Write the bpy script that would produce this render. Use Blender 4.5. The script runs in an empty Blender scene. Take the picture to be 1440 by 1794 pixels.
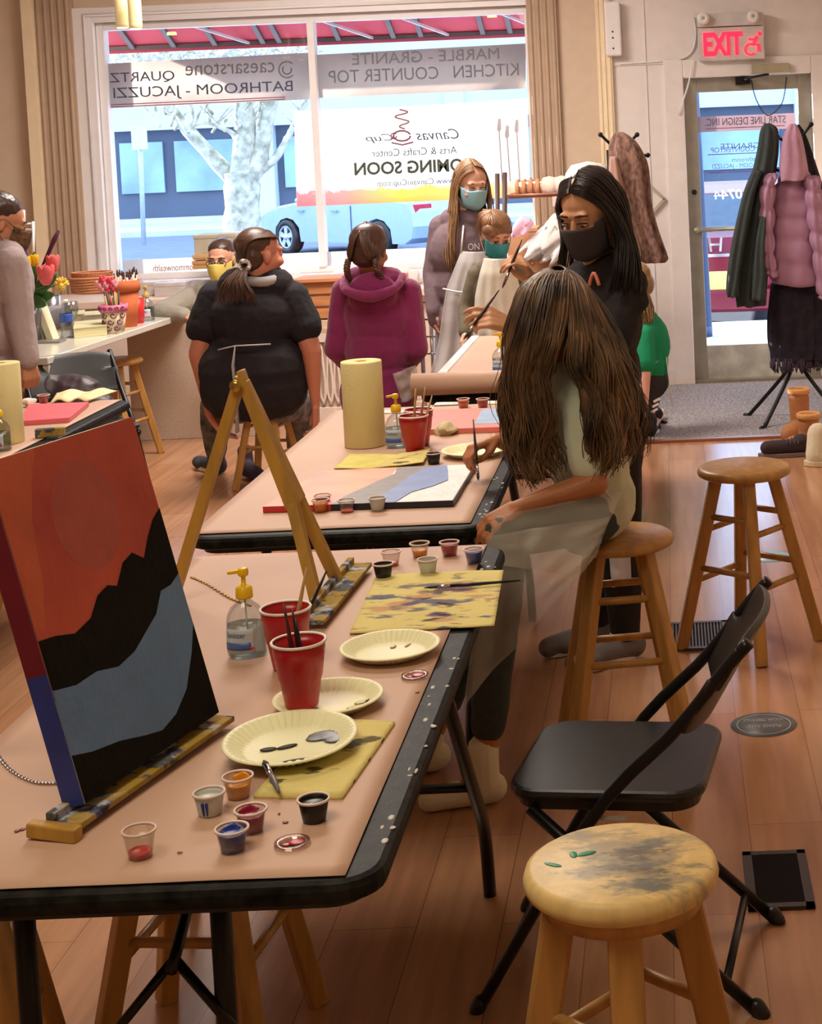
import bpy, bmesh, math, random
from mathutils import Vector, Matrix, noise
random.seed(7)
PI = math.pi
SC = bpy.context.scene
COL = SC.collection
V = Vector
# ---------------------------------------------------------------- camera
FPX, CX, CY, PITCH, ROLL, EYE = 2881.6, 1173.2, 396.35, math.radians(3.459), math.radians(2.364), 1.748
_f = V((0, math.cos(PITCH), -math.sin(PITCH))); _u = V((0, math.sin(PITCH), math.cos(PITCH))); _r = V((1, 0, 0))
CR = _r*math.cos(ROLL) - _u*math.sin(ROLL); CU = _r*math.sin(ROLL) + _u*math.cos(ROLL)
cam = bpy.data.cameras.new('camera'); camo = bpy.data.objects.new('camera', cam); COL.objects.link(camo)
camo.matrix_world = Matrix(((CR.x, CU.x, -_f.x, 0), (CR.y, CU.y, -_f.y, 0), (CR.z, CU.z, -_f.z, EYE), (0, 0, 0, 1)))
cam.sensor_fit = 'HORIZONTAL'; cam.sensor_width = 36; cam.lens = FPX/1440*36
cam.shift_x = (720-CX)/1440; cam.shift_y = -(897-CY)/1440
cam.clip_start = .05; cam.clip_end = 300
SC.camera = camo
def ray(x, y): return _f + CR*((x-CX)/FPX) - CU*((y-CY)/FPX)
def az(x, y, z):          # point of the photo on the horizontal plane of height z
    d = ray(x, y); t = (z-EYE)/d.z; return V((d.x*t, d.y*t, z))
def ay(x, y, Y):          # point of the photo at the distance Y
    d = ray(x, y); t = Y/d.y; return V((d.x*t, Y, EYE+d.z*t))
# ---------------------------------------------------------------- light
SC.view_settings.view_transform = 'Standard'; SC.view_settings.look = 'None'
SC.view_settings.gamma = 1; SC.view_settings.use_curve_mapping = False
SC.view_settings.exposure = 0.0
W = bpy.data.worlds.new('world'); SC.world = W; W.use_nodes = True
_bg = W.node_tree.nodes['Background']; _bg.inputs[0].default_value = (.60, .76, 1.0, 1); _bg.inputs[1].default_value = 4.3
def add_light(name, kind, loc, energy, color, size=1, size_y=None, direction=None, angle=None):
    l = bpy.data.lights.new(name, kind); l.energy = energy; l.color = color
    if kind == 'AREA':
        l.size = size
        if size_y: l.shape = 'RECTANGLE'; l.size_y = size_y
    elif kind == 'SUN': l.angle = angle or .01
    elif kind in ('SPOT', 'POINT'): l.shadow_soft_size = size
    o = bpy.data.objects.new(name, l); COL.objects.link(o); o.location = loc
    if direction is not None: o.rotation_euler = V(direction).to_track_quat('-Z', 'Y').to_euler()
    return o
add_light('sun', 'SUN', (-20, 30, 12), 26, (1, .90, .80), direction=(1.8, -1, -.40), angle=.01)
add_light('ceiling_lamp_light', 'AREA', (-1.2, 1.6, 3.25), 34, (1, .88, .64), 1.2, 1.2, (0, .1, -1))
add_light('ceiling_lamp_light', 'AREA', (-1.2, 5.2, 3.25), 52, (1, .88, .74), 1.2, 1.2, (0, 0, -1))
add_light('ceiling_lamp_light', 'AREA', (-1.8, 8.6, 3.25), 135, (1, .90, .82), 1.2, 1.2, (0, 0, -1))
# ---------------------------------------------------------------- materials
MATS = {}
def lin(c):
    return tuple(((v/255)/12.92 if v/255 <= .04045 else ((v/255+.055)/1.055)**2.4) for v in c)
class NT:
    def __init__(s, m): s.t = m.node_tree; s.n = s.t.nodes
    def new(s, k, **kw):
        o = s.n.new(k)
        for a, b in kw.items(): setattr(o, a, b)
        return o
    def link(s, a, b): s.t.links.new(a, b)
def mat(name, rgb, rough=.6, metal=0, var=.10, scale=12, bump=0, bscale=None, spec=.5, trans=0, sheen=0, alpha=1, emit=0, rgb2=None, stretch=None, detail=4, translucent=0, island=0):
    if name in MATS: return MATS[name]
    m = bpy.data.materials.new(name); m.use_nodes = True; N = NT(m); b = N.n['Principled BSDF']
    tc = N.new('ShaderNodeTexCoord'); mp = N.new('ShaderNodeMapping'); N.link(tc.outputs['Object'], mp.inputs[0])
    if stretch: mp.inputs['Scale'].default_value = stretch
    nz = N.new('ShaderNodeTexNoise'); nz.inputs['Scale'].default_value = scale; nz.inputs['Detail'].default_value = detail
    N.link(mp.outputs[0], nz.inputs[0])
    cr = N.new('ShaderNodeValToRGB'); c = lin(rgb); c2 = lin(rgb2) if rgb2 else c
    cr.color_ramp.elements[0].position = .3; cr.color_ramp.elements[1].position = .7
    cr.color_ramp.elements[0].color = (*[v*(1-var) for v in c], 1)
    cr.color_ramp.elements[1].color = (*[min(1, v*(1+var)) for v in c2], 1)
    N.link(nz.outputs[0], cr.inputs[0]); colout = cr.outputs[0]
    if island:
        g = N.new('ShaderNodeNewGeometry'); mx = N.new('ShaderNodeMixRGB', blend_type='MULTIPLY'); mx.inputs[0].default_value = 1
        rr = N.new('ShaderNodeMapRange'); rr.inputs[3].default_value = 1-island; rr.inputs[4].default_value = 1+island
        N.link(g.outputs['Random Per Island'], rr.inputs[0]); N.link(colout, mx.inputs[1]); N.link(rr.outputs[0], mx.inputs[2]); colout = mx.outputs[0]
    N.link(colout, b.inputs['Base Color'])
    b.inputs['Roughness'].default_value = rough; b.inputs['Metallic'].default_value = metal
    b.inputs['Specular IOR Level'].default_value = spec
    if sheen: b.inputs['Sheen Weight'].default_value = sheen
    if trans: b.inputs['Transmission Weight'].default_value = trans; b.inputs['IOR'].default_value = 1.2
    if emit: b.inputs['Emission Color'].default_value = (*c, 1); b.inputs['Emission Strength'].default_value = emit
    if bump:
        bn = N.new('ShaderNodeTexNoise'); bn.inputs['Scale'].default_value = bscale or scale*4; bn.inputs['Detail'].default_value = 5
        N.link(mp.outputs[0], bn.inputs[0]); bp = N.new('ShaderNodeBump'); bp.inputs['Strength'].default_value = bump; bp.inputs['Distance'].default_value = .01
        N.link(bn.outputs[0], bp.inputs['Height']); N.link(bp.outputs[0], b.inputs['Normal'])
    out = N.n['Material Output']; sh = b.outputs[0]
    if translucent:
        tl = N.new('ShaderNodeBsdfTranslucent'); N.link(colout, tl.inputs[0]); mx = N.new('ShaderNodeMixShader'); mx.inputs[0].default_value = translucent
        N.link(sh, mx.inputs[1]); N.link(tl.outputs[0], mx.inputs[2]); sh = mx.outputs[0]
    if alpha < 1:
        tr = N.new('ShaderNodeBsdfTransparent'); mx = N.new('ShaderNodeMixShader'); mx.inputs[0].default_value = alpha
        N.link(tr.outputs[0], mx.inputs[1]); N.link(sh, mx.inputs[2]); sh = mx.outputs[0]
    if sh != b.outputs[0]: N.link(sh, out.inputs[0])
    MATS[name] = m; return m
def glass(name, tint=(255, 255, 255), gloss=.08, rough=.02):
    if name in MATS: return MATS[name]
    m = bpy.data.materials.new(name); m.use_nodes = True; N = NT(m); N.n.remove(N.n['Principled BSDF'])
    t = N.new('ShaderNodeBsdfTransparent'); t.inputs[0].default_value = (*lin(tint), 1)
    g = N.new('ShaderNodeBsdfGlossy'); g.inputs['Roughness'].default_value = rough
    lw = N.new('ShaderNodeLayerWeight'); lw.inputs[0].default_value = .25; ad = N.new('ShaderNodeMath', operation='MULTIPLY_ADD')
    ad.inputs[1].default_value = .28; ad.inputs[2].default_value = gloss; N.link(lw.outputs['Fresnel'], ad.inputs[0])
    mx = N.new('ShaderNodeMixShader'); N.link(ad.outputs[0], mx.inputs[0]); N.link(t.outputs[0], mx.inputs[1]); N.link(g.outputs[0], mx.inputs[2])
    N.link(mx.outputs[0], N.n['Material Output'].inputs[0]); MATS[name] = m; return m
def wood(name, rgb, rough=.4, k=.25, axis=2, scale=6, island=0):
    st = [22, 22, 22]; st[axis] = 1.6
    return mat(name, rgb, rough, var=k, scale=scale/4, stretch=st, detail=6, bump=.04, bscale=4, island=island)
# ---------------------------------------------------------------- mesh building
class MB:
    def __init__(s): s.v = []; s.f = []; s.sm = []
    def add(s, vs, fs, smooth=True):
        o = len(s.v); s.v += [V(p) for p in vs]; s.f += [tuple(i+o for i in f) for f in fs]; s.sm += [smooth]*len(fs); return s
    def box(s, c, size, M=None):
        c = V(c); h = V(size)/2; M = M or Matrix.Identity(3)
        vs = [c + M @ V((sx*h.x, sy*h.y, sz*h.z)) for sz in (-1, 1) for sy in (-1, 1) for sx in (-1, 1)]
        return s.add(vs, [(0, 2, 3, 1), (4, 5, 7, 6), (0, 1, 5, 4), (1, 3, 7, 5), (3, 2, 6, 7), (2, 0, 4, 6)], False)
    def span(s, a, b):
        a = V(a); b = V(b); return s.box((a+b)/2, [abs(b[i]-a[i]) for i in range(3)])
    def bar(s, p0, p1, w, h, up=(0, 0, 1), w1=None, h1=None):
        p0 = V(p0); p1 = V(p1); d = (p1-p0).normalized(); up = V(up)
        x = d.cross(up)
        if x.length < 1e-4: x = d.cross(V((1, 0, 0)))
        x.normalize(); y = x.cross(d); w1 = w1 or w; h1 = h1 or h; vs = []
        for p, a, b in ((p0, w, h), (p1, w1, h1)):
            for sx, sy in ((-1, -1), (1, -1), (1, 1), (-1, 1)): vs.append(p + x*sx*a/2 + y*sy*b/2)
        return s.add(vs, [(0, 3, 2, 1), (4, 5, 6, 7), (0, 1, 5, 4), (1, 2, 6, 5), (2, 3, 7, 6), (3, 0, 4, 7)], False)
    def tube(s, pts, r, seg=10, closed=False, flat=1):
        pts = [V(p) for p in pts]; n = len(pts); rs = r if isinstance(r, (list, tuple)) else [r]*n
        vs = []; prev = None
        for i, p in enumerate(pts):
            if closed: d = pts[(i+1) % n]-pts[i-1]
            else: d = pts[min(i+1, n-1)]-pts[max(i-1, 0)]
            if d.length < 1e-9: d = V((0, 0, 1))
            d.normalize()
            x = (prev - d*prev.dot(d)) if prev else d.cross(V((0, 0, 1)) if abs(d.z) < .9 else V((1, 0, 0)))
            if x.length < 1e-6: x = d.orthogonal()
            x.normalize(); prev = x; y = d.cross(x)
            for k in range(seg):
                a = 2*PI*k/seg; vs.append(p + (x*math.cos(a) + y*math.sin(a)*flat)*rs[i])
        fs = []
        for i in range(n if closed else n-1):
            j = (i+1) % n
            for k in range(seg):
                k2 = (k+1) % seg; fs.append((i*seg+k, i*seg+k2, j*seg+k2, j*seg+k))
        if not closed: fs.append(tuple(reversed(range(seg)))); fs.append(tuple(range((n-1)*seg, n*seg)))
        return s.add(vs, fs)
    def lathe(s, prof, o=(0, 0, 0), M=None, seg=32, sx=1, sy=1, fn=None):
        o = V(o); M = M or Matrix.Identity(3); vs = []; n = len(prof)
        for r, z in prof:
            for k in range(seg):
                a = 2*PI*k/seg; q = fn(k, r) if fn else 1
                vs.append(o + M @ V((r*q*math.cos(a)*sx, r*q*math.sin(a)*sy, z)))
        fs = []
        for i in range(n-1):
            for k in range(seg):
                k2 = (k+1) % seg; fs.append((i*seg+k, i*seg+k2, (i+1)*seg+k2, (i+1)*seg+k))
        if prof[0][0] > .0011 and prof[-1][0] > .0011 and n > 2: fs += [((n-1)*seg+k, (n-1)*seg+(k+1) % seg, (k+1) % seg, k) for k in range(seg)]
        return s.add(vs, fs)
    def ell(s, c, r, M=None, su=14, sv=8):
        M = M or Matrix.Identity(3); r = V(r) if not isinstance(r, (int, float)) else V((r, r, r)); c = V(c)
        vs = [c + M @ V((0, 0, -r.z))]
        for j in range(1, sv):
            t = -PI/2+PI*j/sv
            for k in range(su): a = 2*PI*k/su; vs.append(c + M @ V((r.x*math.cos(t)*math.cos(a), r.y*math.cos(t)*math.sin(a), r.z*math.sin(t))))
        vs.append(c + M @ V((0, 0, r.z))); fs = []
        for k in range(su): fs.append((0, 1+(k+1) % su, 1+k))
        for j in range(sv-2):
            for k in range(su): a = 1+j*su; fs.append((a+k, a+(k+1) % su, a+su+(k+1) % su, a+su+k))
        e = len(vs)-1; a = 1+(sv-2)*su
        for k in range(su): fs.append((a+k, a+(k+1) % su, e))
        return s.add(vs, fs)
    def cap(s, p0, p1, r0, r1=None, seg=12):
        p0 = V(p0); p1 = V(p1); r1 = r0 if r1 is None else r1; d = p1-p0; L = d.length
        if L < 1e-5: return s.ell(p0, r0)
        d.normalize(); pts = []; rs = []
        for t in (-1, -.85, -.5): pts.append(p0+d*t*r0*.999); rs.append(max(1e-4, r0*math.sqrt(max(0, 1-t*t))))
        pts.append(p0); rs.append(r0); pts.append(p1); rs.append(r1)
        for t in (.5, .85, 1): pts.append(p1+d*t*r1*.999); rs.append(max(1e-4, r1*math.sqrt(max(0, 1-t*t))))
        return s.tube(pts, rs, seg)
    def chain(s, pts, rs, seg=12):
        for i in range(len(pts)-1): s.cap(pts[i], pts[i+1], rs[i], rs[i+1], seg)
        return s
    def prism(s, poly, z0, z1, M=None, o=(0, 0, 0)):
        M = M or Matrix.Identity(3); o = V(o); n = len(poly)
        vs = [o+M @ V((x, y, z0)) for x, y in poly]+[o+M @ V((x, y, z1)) for x, y in poly]
        fs = [tuple(reversed(range(n))), tuple(range(n, 2*n))]+[(i, (i+1) % n, n+(i+1) % n, n+i) for i in range(n)]
        return s.add(vs, fs, False)
    def sheet(s, fn, nu, nv, th=.002):
        P = [[V(fn(i/nu, j/nv)) for i in range(nu+1)] for j in range(nv+1)]; top = []; bot = []
        for j in range(nv+1):
            for i in range(nu+1):
                a = P[j][min(i+1, nu)]-P[j][max(i-1, 0)]; b = P[min(j+1, nv)][i]-P[max(j-1, 0)][i]; n = a.cross(b)
                n = n.normalized() if n.length > 1e-9 else V((0, 0, 1))
                top.append(P[j][i]+n*th/2); bot.append(P[j][i]-n*th/2)
        w = nu+1; n0 = len(top); fs = []
        for j in range(nv):
            for i in range(nu):
                a = j*w+i; fs.append((a, a+1, a+w+1, a+w)); fs.append((n0+a, n0+a+w, n0+a+w+1, n0+a+1))
        for i in range(nu): a = i; fs.append((a, n0+a, n0+a+1, a+1)); a = nv*w+i; fs.append((a, a+1, n0+a+1, n0+a))
        for j in range(nv): a = j*w; fs.append((a, a+w, n0+a+w, n0+a)); a = j*w+nu; fs.append((a, n0+a, n0+a+w, a+w))
        return s.add(top+bot, fs)
    def build(s, name, m, parent=None, bevel=0, label=None, sub=0):
        me = bpy.data.meshes.new(name); vs = s.v; org = V((0, 0, 0))
        if parent is None and vs:
            lo = [min(p[i] for p in vs) for i in range(3)]; hi = [max(p[i] for p in vs) for i in range(3)]
            org = V(((lo[0]+hi[0])/2, (lo[1]+hi[1])/2, lo[2]))
        me.from_pydata([tuple(p-org) for p in vs], [], s.f); me.polygons.foreach_set('use_smooth', s.sm); me.update()
        o = bpy.data.objects.new(name, me); COL.objects.link(o); o.location = org
        if m: me.materials.append(m)
        if parent is not None:
            o.parent = parent; o.matrix_parent_inverse = Matrix.Translation(PO.get(parent.name, V((0, 0, 0)))).inverted() @ Matrix.Identity(4)
            if parent.type == 'MESH': o.matrix_parent_inverse = Matrix.Identity(4) if parent.parent else Matrix.Translation(parent.location).inverted()
        if bevel:
            b = o.modifiers.new('bevel', 'BEVEL'); b.width = bevel; b.segments = 2; b.limit_method = 'ANGLE'; b.harden_normals = False
        if sub: u = o.modifiers.new('subdivision', 'SUBSURF'); u.levels = sub; u.render_levels = sub
        if label: o['label'] = label
        return o
PO = {}
def tag(o, label, cat, group=None, kind=None):
    if label: o['label'] = label
    if cat: o['category'] = cat
    if group: o['group'] = group
    if kind: o['kind'] = kind
    return o
def thing(name, label, cat, loc=(0, 0, 0), group=None):
    o = bpy.data.objects.new(name, None); o.empty_display_size = .1; COL.objects.link(o); o.location = loc; PO[o.name] = V(loc)
    return tag(o, label, cat, group)
def proto(name, label, cat, group=None):
    return thing(name, label, cat, (0, 0, 0), group)
def struct(o): o['kind'] = 'structure'; return o
def place(o, loc, rz=0, s=1): o.location = loc; o.rotation_euler = (0, 0, rz); o.scale = (s, s, s); return o
def dup(o, loc, rz=0, label=None, group=None, s=1, parent=None):
    c = o.copy(); COL.objects.link(c)
    if parent is None:
        place(c, loc, rz, s)
        if label: c['label'] = label
        if group: c['group'] = group
    else: c.parent = parent
    for ch in list(o.children): dup(ch, None, parent=c)
    return c
def text_mesh(txt, width, height, fn, m, name, parent, depth=.002, off=0, shear=0):
    cu = bpy.data.curves.new('t', 'FONT'); cu.body = txt; cu.extrude = 0; cu.offset = off; cu.shear = shear; cu.resolution_u = 3
    o = bpy.data.objects.new('t', cu); COL.objects.link(o); dg = bpy.context.evaluated_depsgraph_get(); dg.update()
    me = bpy.data.meshes.new_from_object(o.evaluated_get(dg)); bpy.data.objects.remove(o); bpy.data.curves.remove(cu)
    bm = bmesh.new(); bm.from_mesh(me); r = bmesh.ops.extrude_face_region(bm, geom=bm.faces[:])
    for g in r['geom']:
        if isinstance(g, bmesh.types.BMVert): g.co.z += depth
    xs = [v.co.x for v in bm.verts]; ys = [v.co.y for v in bm.verts]; x0, x1, y0, y1 = min(xs), max(xs), min(ys), max(ys)
    mb = MB(); bm.verts.index_update()
    mb.add([fn((v.co.x-x0)/(x1-x0)*width, (v.co.y-y0)/(y1-y0)*height, v.co.z) for v in bm.verts], [[v.index for v in f.verts] for f in bm.faces], False)
    bm.free(); bpy.data.meshes.remove(me)
    return mb.build(name, m, parent)
def blob(mb, name, m, parent, voxel=.006, smooth=4, fold=0, fscale=.08, label=None):
    o = mb.build(name, m, parent, label=label)
    r = o.modifiers.new('remesh', 'REMESH'); r.mode = 'VOXEL'; r.voxel_size = voxel; r.use_smooth_shade = True
    if smooth: q = o.modifiers.new('smooth', 'SMOOTH'); q.factor = .6; q.iterations = smooth
    fold *= .6
    if fold:
        t = bpy.data.textures.new('folds', 'CLOUDS'); t.noise_scale = fscale; t.noise_depth = 2
        d = o.modifiers.new('folds', 'DISPLACE'); d.texture = t; d.strength = fold; d.mid_level = .5; d.texture_coords = 'LOCAL'
    return o
def R3(a, axis='Z'): return Matrix.Rotation(a, 3, axis)
def basis(x, y, z): return Matrix((x, y, z)).transposed()
def frame(fwd, up=(0, 0, 1)):        # x right, y forward, z up
    y = V(fwd).normalized(); x = y.cross(V(up)).normalized(); z = x.cross(y); return basis(x, y, z)
def lerp(a, b, t): return a+(b-a)*t
def catmull(P, n):
    P = [V(p) for p in P]; out = []
    m = len(P)-1
    for i in range(n):
        t = i/(n-1)*m; k = min(int(t), m-1); t -= k
        p0, p1, p2, p3 = P[max(k-1, 0)], P[k], P[k+1], P[min(k+2, m)]
        out.append(.5*((2*p1)+(p2-p0)*t+(2*p0-5*p1+4*p2-p3)*t*t+(3*p1-p0-3*p2+p3)*t**3))
    return out
# ================================================================ materials used
m_wallb = mat('beige_wall_paint', (214, 192, 168), .7, var=.03, bump=.02)
m_wallw = mat('white_wall_paint', (236, 228, 224), .6, var=.03, bump=.02)
m_case = mat('taupe_casing_paint', (186, 160, 136), .6, var=.04)
m_cream = mat('cream_trim_paint', (242, 222, 188), .55, var=.03)
m_whitef = mat('white_frame_paint', (240, 236, 236), .45, var=.02)
m_alu = mat('aged_aluminium', (168, 164, 152), .4, .6, var=.1)
m_black = mat('black_plastic', (26, 25, 27), .38, var=.2, bump=.02)
m_blackm = mat('black_metal', (20, 20, 22), .35, .3, var=.2)
m_chrome = mat('chrome', (200, 200, 205), .18, 1, var=.03)
m_glass = glass('window_glass', (240, 248, 255), .02)
m_clear = glass('clear_plastic', (235, 238, 238), .07, .08)
m_stool = wood('stool_wood', (184, 136, 72), .38, .22)
m_easel = wood('easel_wood', (180, 138, 58), .45, .2)
m_kraft = mat('kraft_paper', (198, 162, 140), .62, var=.05, scale=3, bump=.12, bscale=7)
m_white = mat('white_plastic', (235, 235, 232), .4, var=.03)
m_yel = mat('yellow_plastic', (235, 190, 10), .35, var=.05)
m_plate = mat('paper_plate', (242, 240, 198), .5, var=.03)
m_red = mat('red_cup_plastic', (176, 22, 32), .28, var=.08)
m_skin = mat('skin', (214, 158, 130), .5, var=.05, scale=8)
m_skin2 = mat('tan_skin', (176, 112, 72), .5, var=.06, scale=8)
m_mask_b = mat('black_cloth_mask', (56, 50, 58), .8, var=.1, bump=.1)
m_card = mat('cardboard', (190, 140, 100), .75, var=.06)

# ================================================================ room shell
WY = 11.1
def floor_mat():
    m = bpy.data.materials.new('laminate_floor'); m.use_nodes = True; N = NT(m); b = N.n['Principled BSDF']
    tc = N.new('ShaderNodeTexCoord'); mp = N.new('ShaderNodeMapping'); mp.inputs['Rotation'].default_value = (0, 0, PI/2)
    N.link(tc.outputs['Object'], mp.inputs[0])
    br = N.new('ShaderNodeTexBrick'); br.offset = .37; br.inputs['Scale'].default_value = 1; br.inputs['Mortar Size'].default_value = .0012
    br.inputs['Brick Width'].default_value = 1.25; br.inputs['Row Height'].default_value = .19; br.inputs['Bias'].default_value = 0
    br.inputs['Color1'].default_value = (*lin((190, 142, 106)), 1); br.inputs['Color2'].default_value = (*lin((178, 128, 93)), 1); br.inputs['Mortar'].default_value = (*lin((140, 94, 66)), 1)
    N.link(mp.outputs[0], br.inputs[0])
    m2 = N.new('ShaderNodeMapping'); m2.inputs['Scale'].default_value = (14, .9, 1); N.link(tc.outputs['Object'], m2.inputs[0])
    nz = N.new('ShaderNodeTexNoise'); nz.inputs['Scale'].default_value = 2; nz.inputs['Detail'].default_value = 7; N.link(m2.outputs[0], nz.inputs[0])
    cr = N.new('ShaderNodeValToRGB'); cr.color_ramp.elements[0].position = .3; cr.color_ramp.elements[1].position = .7
    cr.color_ramp.elements[0].color = (.82, .80, .78, 1); cr.color_ramp.elements[1].color = (1.12, 1.12, 1.12, 1); N.link(nz.outputs[0], cr.inputs[0])
    mx = N.new('ShaderNodeMixRGB', blend_type='MULTIPLY'); mx.inputs[0].default_value = 1; N.link(br.outputs[0], mx.inputs[1]); N.link(cr.outputs[0], mx.inputs[2])
    N.link(mx.outputs[0], b.inputs['Base Color']); b.inputs['Roughness'].default_value = .19; b.inputs['Specular IOR Level'].default_value = .8
    return m
struct(MB().span((-6.2, -1.5, -.1), (1.15, WY, 0)).build('floor', floor_mat()))
struct(MB().span((-6.2, -1.5, 3.4), (1.15, WY+.2, 3.5)).build('ceiling', m_wallw))
struct(MB().span((-6.35, -1.5, -.1), (-6.2, WY+.2, 3.4)).build('wall_left', m_wallb))
struct(MB().span((1.15, -1.5, -.1), (1.3, WY+.2, 3.4)).build('wall_right', m_wallb))
struct(MB().span((-6.2, -1.6, 0), (1.15, -1.5, 3.4)).build('wall_back', m_wallb))
wf = MB()
X0, X1, Z0, Z1 = -3.80, -.90, .86, 2.60           # shop window opening
DX0, DX1, DZ = .10, 1.02, 2.10                     # door opening
wf.span((-6.2, WY, 0), (X0, WY+.2, 3.4)).span((X0, WY, 0), (X1, WY+.2, Z0)).span((X0, WY, Z1), (X1, WY+.2, 3.4)).span((X1, WY, 0), (-.42, WY+.2, 3.4))
struct(wf.build('wall_front', m_wallb))
struct(MB().span((-.42, WY-.01, 0), (DX0, WY+.2, 3.4)).span((DX0, WY-.01, DZ), (DX1, WY+.2, 3.4)).span((DX1, WY-.01, 0), (1.15, WY+.2, 3.4)).build('wall_front_white', m_wallw))
def fluted(x0, x1, z0, z1, y, n, th, name, m):
    mb = MB().span((x0, y-th, z0), (x1, y, z1)); w = (x1-x0)/n
    for i in range(n):
        x = x0+w*(i+.5); mb.tube([(x, y-th, z0), (x, y-th, z1)], w*.3, 8)
    return struct(mb.build(name, m))
fluted(-4.17, -3.93, 0, 3.4, WY, 5, .07, 'trim_1', m_case)
fluted(-.90, -.70, 0, 3.4, WY, 4, .05, 'trim_2', m_case)
struct(MB().span((-4.24, WY-.12, 0), (-4.17, WY, 3.4)).build('trim_3', m_cream))
fluted(-.44, -.34, 0, 3.4, WY-.01, 3, .04, 'trim_4', m_cream)
struct(MB().span((-.12, WY-.018, .12), (-.112, WY-.01, 3.4)).span((-.34, WY-.03, 0), (DX0-.1, WY-.01, .1)).build('baseboard_front', m_wallw))
struct(MB().span((-.34, WY-.02, 2.17), (1.15, WY-.01, 2.19)).build('trim_5', m_wallw))
# window
win = struct(bpy.data.objects.new('window_1', None)); COL.objects.link(win); PO['window_1'] = V((0, 0, 0))
fr = MB()
fr.span((X0-.13, WY-.04, Z0-.04), (X0, WY+.02, Z1+.1)).span((X1, WY-.03, Z0-.04), (X1+.012, WY+.02, Z1+.1)).span((X0+.001, WY-.038, Z1), (X1-.001, WY+.018, Z1+.098))
fr.span((X0+.002, WY+.021, Z0), (X0+.05, WY+.12, Z1)).span((X1-.02, WY+.021, Z0), (X1-.002, WY+.12, Z1)).span((X0+.051, WY+.023, Z1-.05), (X1-.021, WY+.118, Z1-.001)).span((X0+.051, WY+.023, Z0+.001), (X1-.021, WY+.118, Z0+.04))
fr.tube([(X0-.05, WY-.05, Z0), (X0-.05, WY-.05, Z1+.05), (X1, WY-.05, Z1+.05)], .012, 6)
fr.build('window_frame', m_whitef, win)
MB().span((-2.38, WY+.005, Z0+.041), (-2.335, WY+.1, Z1-.051)).build('mullion', m_whitef, win)
MB().span((X0, WY+.07, Z0), (-2.38, WY+.075, Z1)).build('pane', m_glass, win)
MB().span((-2.335, WY+.07, Z0), (X1, WY+.075, Z1)).build('pane', m_glass, win)
MB().span((X0-.15, WY-.16, Z0-.05), (X1+.05, WY, Z0)).build('window_sill', m_whitef, win, bevel=.005)
# low display platform under the window
plat = MB().span((-4.7, 10.45, 0), (-.62, WY-.02, .06)).span((-4.7, 10.5, .06), (-.62, WY-.02, .74))
plat.span((-4.75, 10.42, .74), (-.58, WY-.02, .79))
struct(plat.build('trim_6', mat('platform_white', (236, 214, 200), .5, var=.03), bevel=.006))
# ---------------------------------------------------------------- door
door = struct(bpy.data.objects.new('door_1', None)); COL.objects.link(door); PO['door_1'] = V((0, 0, 0))
y0 = WY+.03
dm = MB().span((DX0+.03, y0, .02), (DX0+.12, y0+.045, DZ-.03)).span((DX1-.12, y0, .02), (DX1-.03, y0+.045, DZ-.03))
dm.span((DX0+.12, y0, DZ-.13), (DX1-.12, y0+.045, DZ-.03)).build('door_frame', m_alu, door, bevel=.004)
MB().span((DX0+.12, y0-.001, .02), (DX1-.12, y0+.046, .25)).build('kick_plate', mat('scuffed_aluminium', (196, 194, 184), .5, .35, var=.25, scale=9), door, bevel=.004)
MB().span((DX0+.12, y0+.02, .25), (DX1-.12, y0+.026, DZ-.13)).build('pane', m_glass, door)
MB().tube([(DX0+.08, y0-.06, 1.045), (DX1-.08, y0-.06, 1.045)], .017, 10).cap((DX0+.08, y0-.06, 1.045), (DX0+.08, y0, 1.045), .02).cap((DX1-.08, y0-.06, 1.045), (DX1-.08, y0, 1.045), .02).build('push_bar', m_alu, door)
MB().tube([(DX0+.075, y0-.012, 1.30), (DX0+.075, y0, 1.30)], .018, 14).build('lock_cylinder', m_blackm, door)
MB().span((DX0-.10, WY-.05, 0), (DX0+.03, WY+.1, DZ+.09)).span((DX1-.03, WY-.05, 0), (DX1+.10, WY+.1, DZ+.09)).span((DX0+.03, WY-.05, DZ-.032), (DX1-.03, WY+.1, DZ+.09)).build('door_jamb', m_wallw, door, bevel=.008)
c = ay(1350, 120, WY)
cl = MB().span((c.x-.14, WY-.10, c.z-.035), (c.x+.12, WY-.05, c.z+.03)); cl.build('door_closer', mat('closer_metal', (190, 184, 160), .35, .6), door, bevel=.006)
MB().tube([(c.x-.02, WY-.08, c.z-.04), (c.x-.16, WY-.12, c.z-.06), (c.x-.20, WY+.0, c.z-.07)], .009, 6).span((c.x-.24, WY-.02, c.z-.10), (c.x-.14, WY+.03, c.z-.05)).build('closer_arm', m_blackm, door)
MB().span((DX0-.02, WY-.03, 0), (DX1+.02, WY+.15, .022)).build('threshold', m_alu, door)
def chainmesh(P, r, n):
    mb = MB(); P = catmull(P, n)
    for i in range(n-1):
        d = (P[i+1]-P[i]); q = d.normalized(); s = q.orthogonal() if i % 2 else q.cross(q.orthogonal())
        s.normalize(); c = (P[i]+P[i+1])/2; L = d.length*.68
        mb.tube([c+q*L*math.cos(a*PI/3)+s*r*2.2*math.sin(a*PI/3) for a in range(6)], r, 4, closed=True)
    return mb
p0, p1, p2 = ay(1316, 140, WY-.03), ay(1345, 202, WY-.03), ay(1378, 135, WY-.03)
tag(chainmesh([p0, ay(1325, 175, WY-.04), p1, ay(1370, 180, WY-.04), p2], .0022, 46).build('safety_chain', m_blackm), 'thin dark safety chain looped below the door closer', 'chain')
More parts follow.
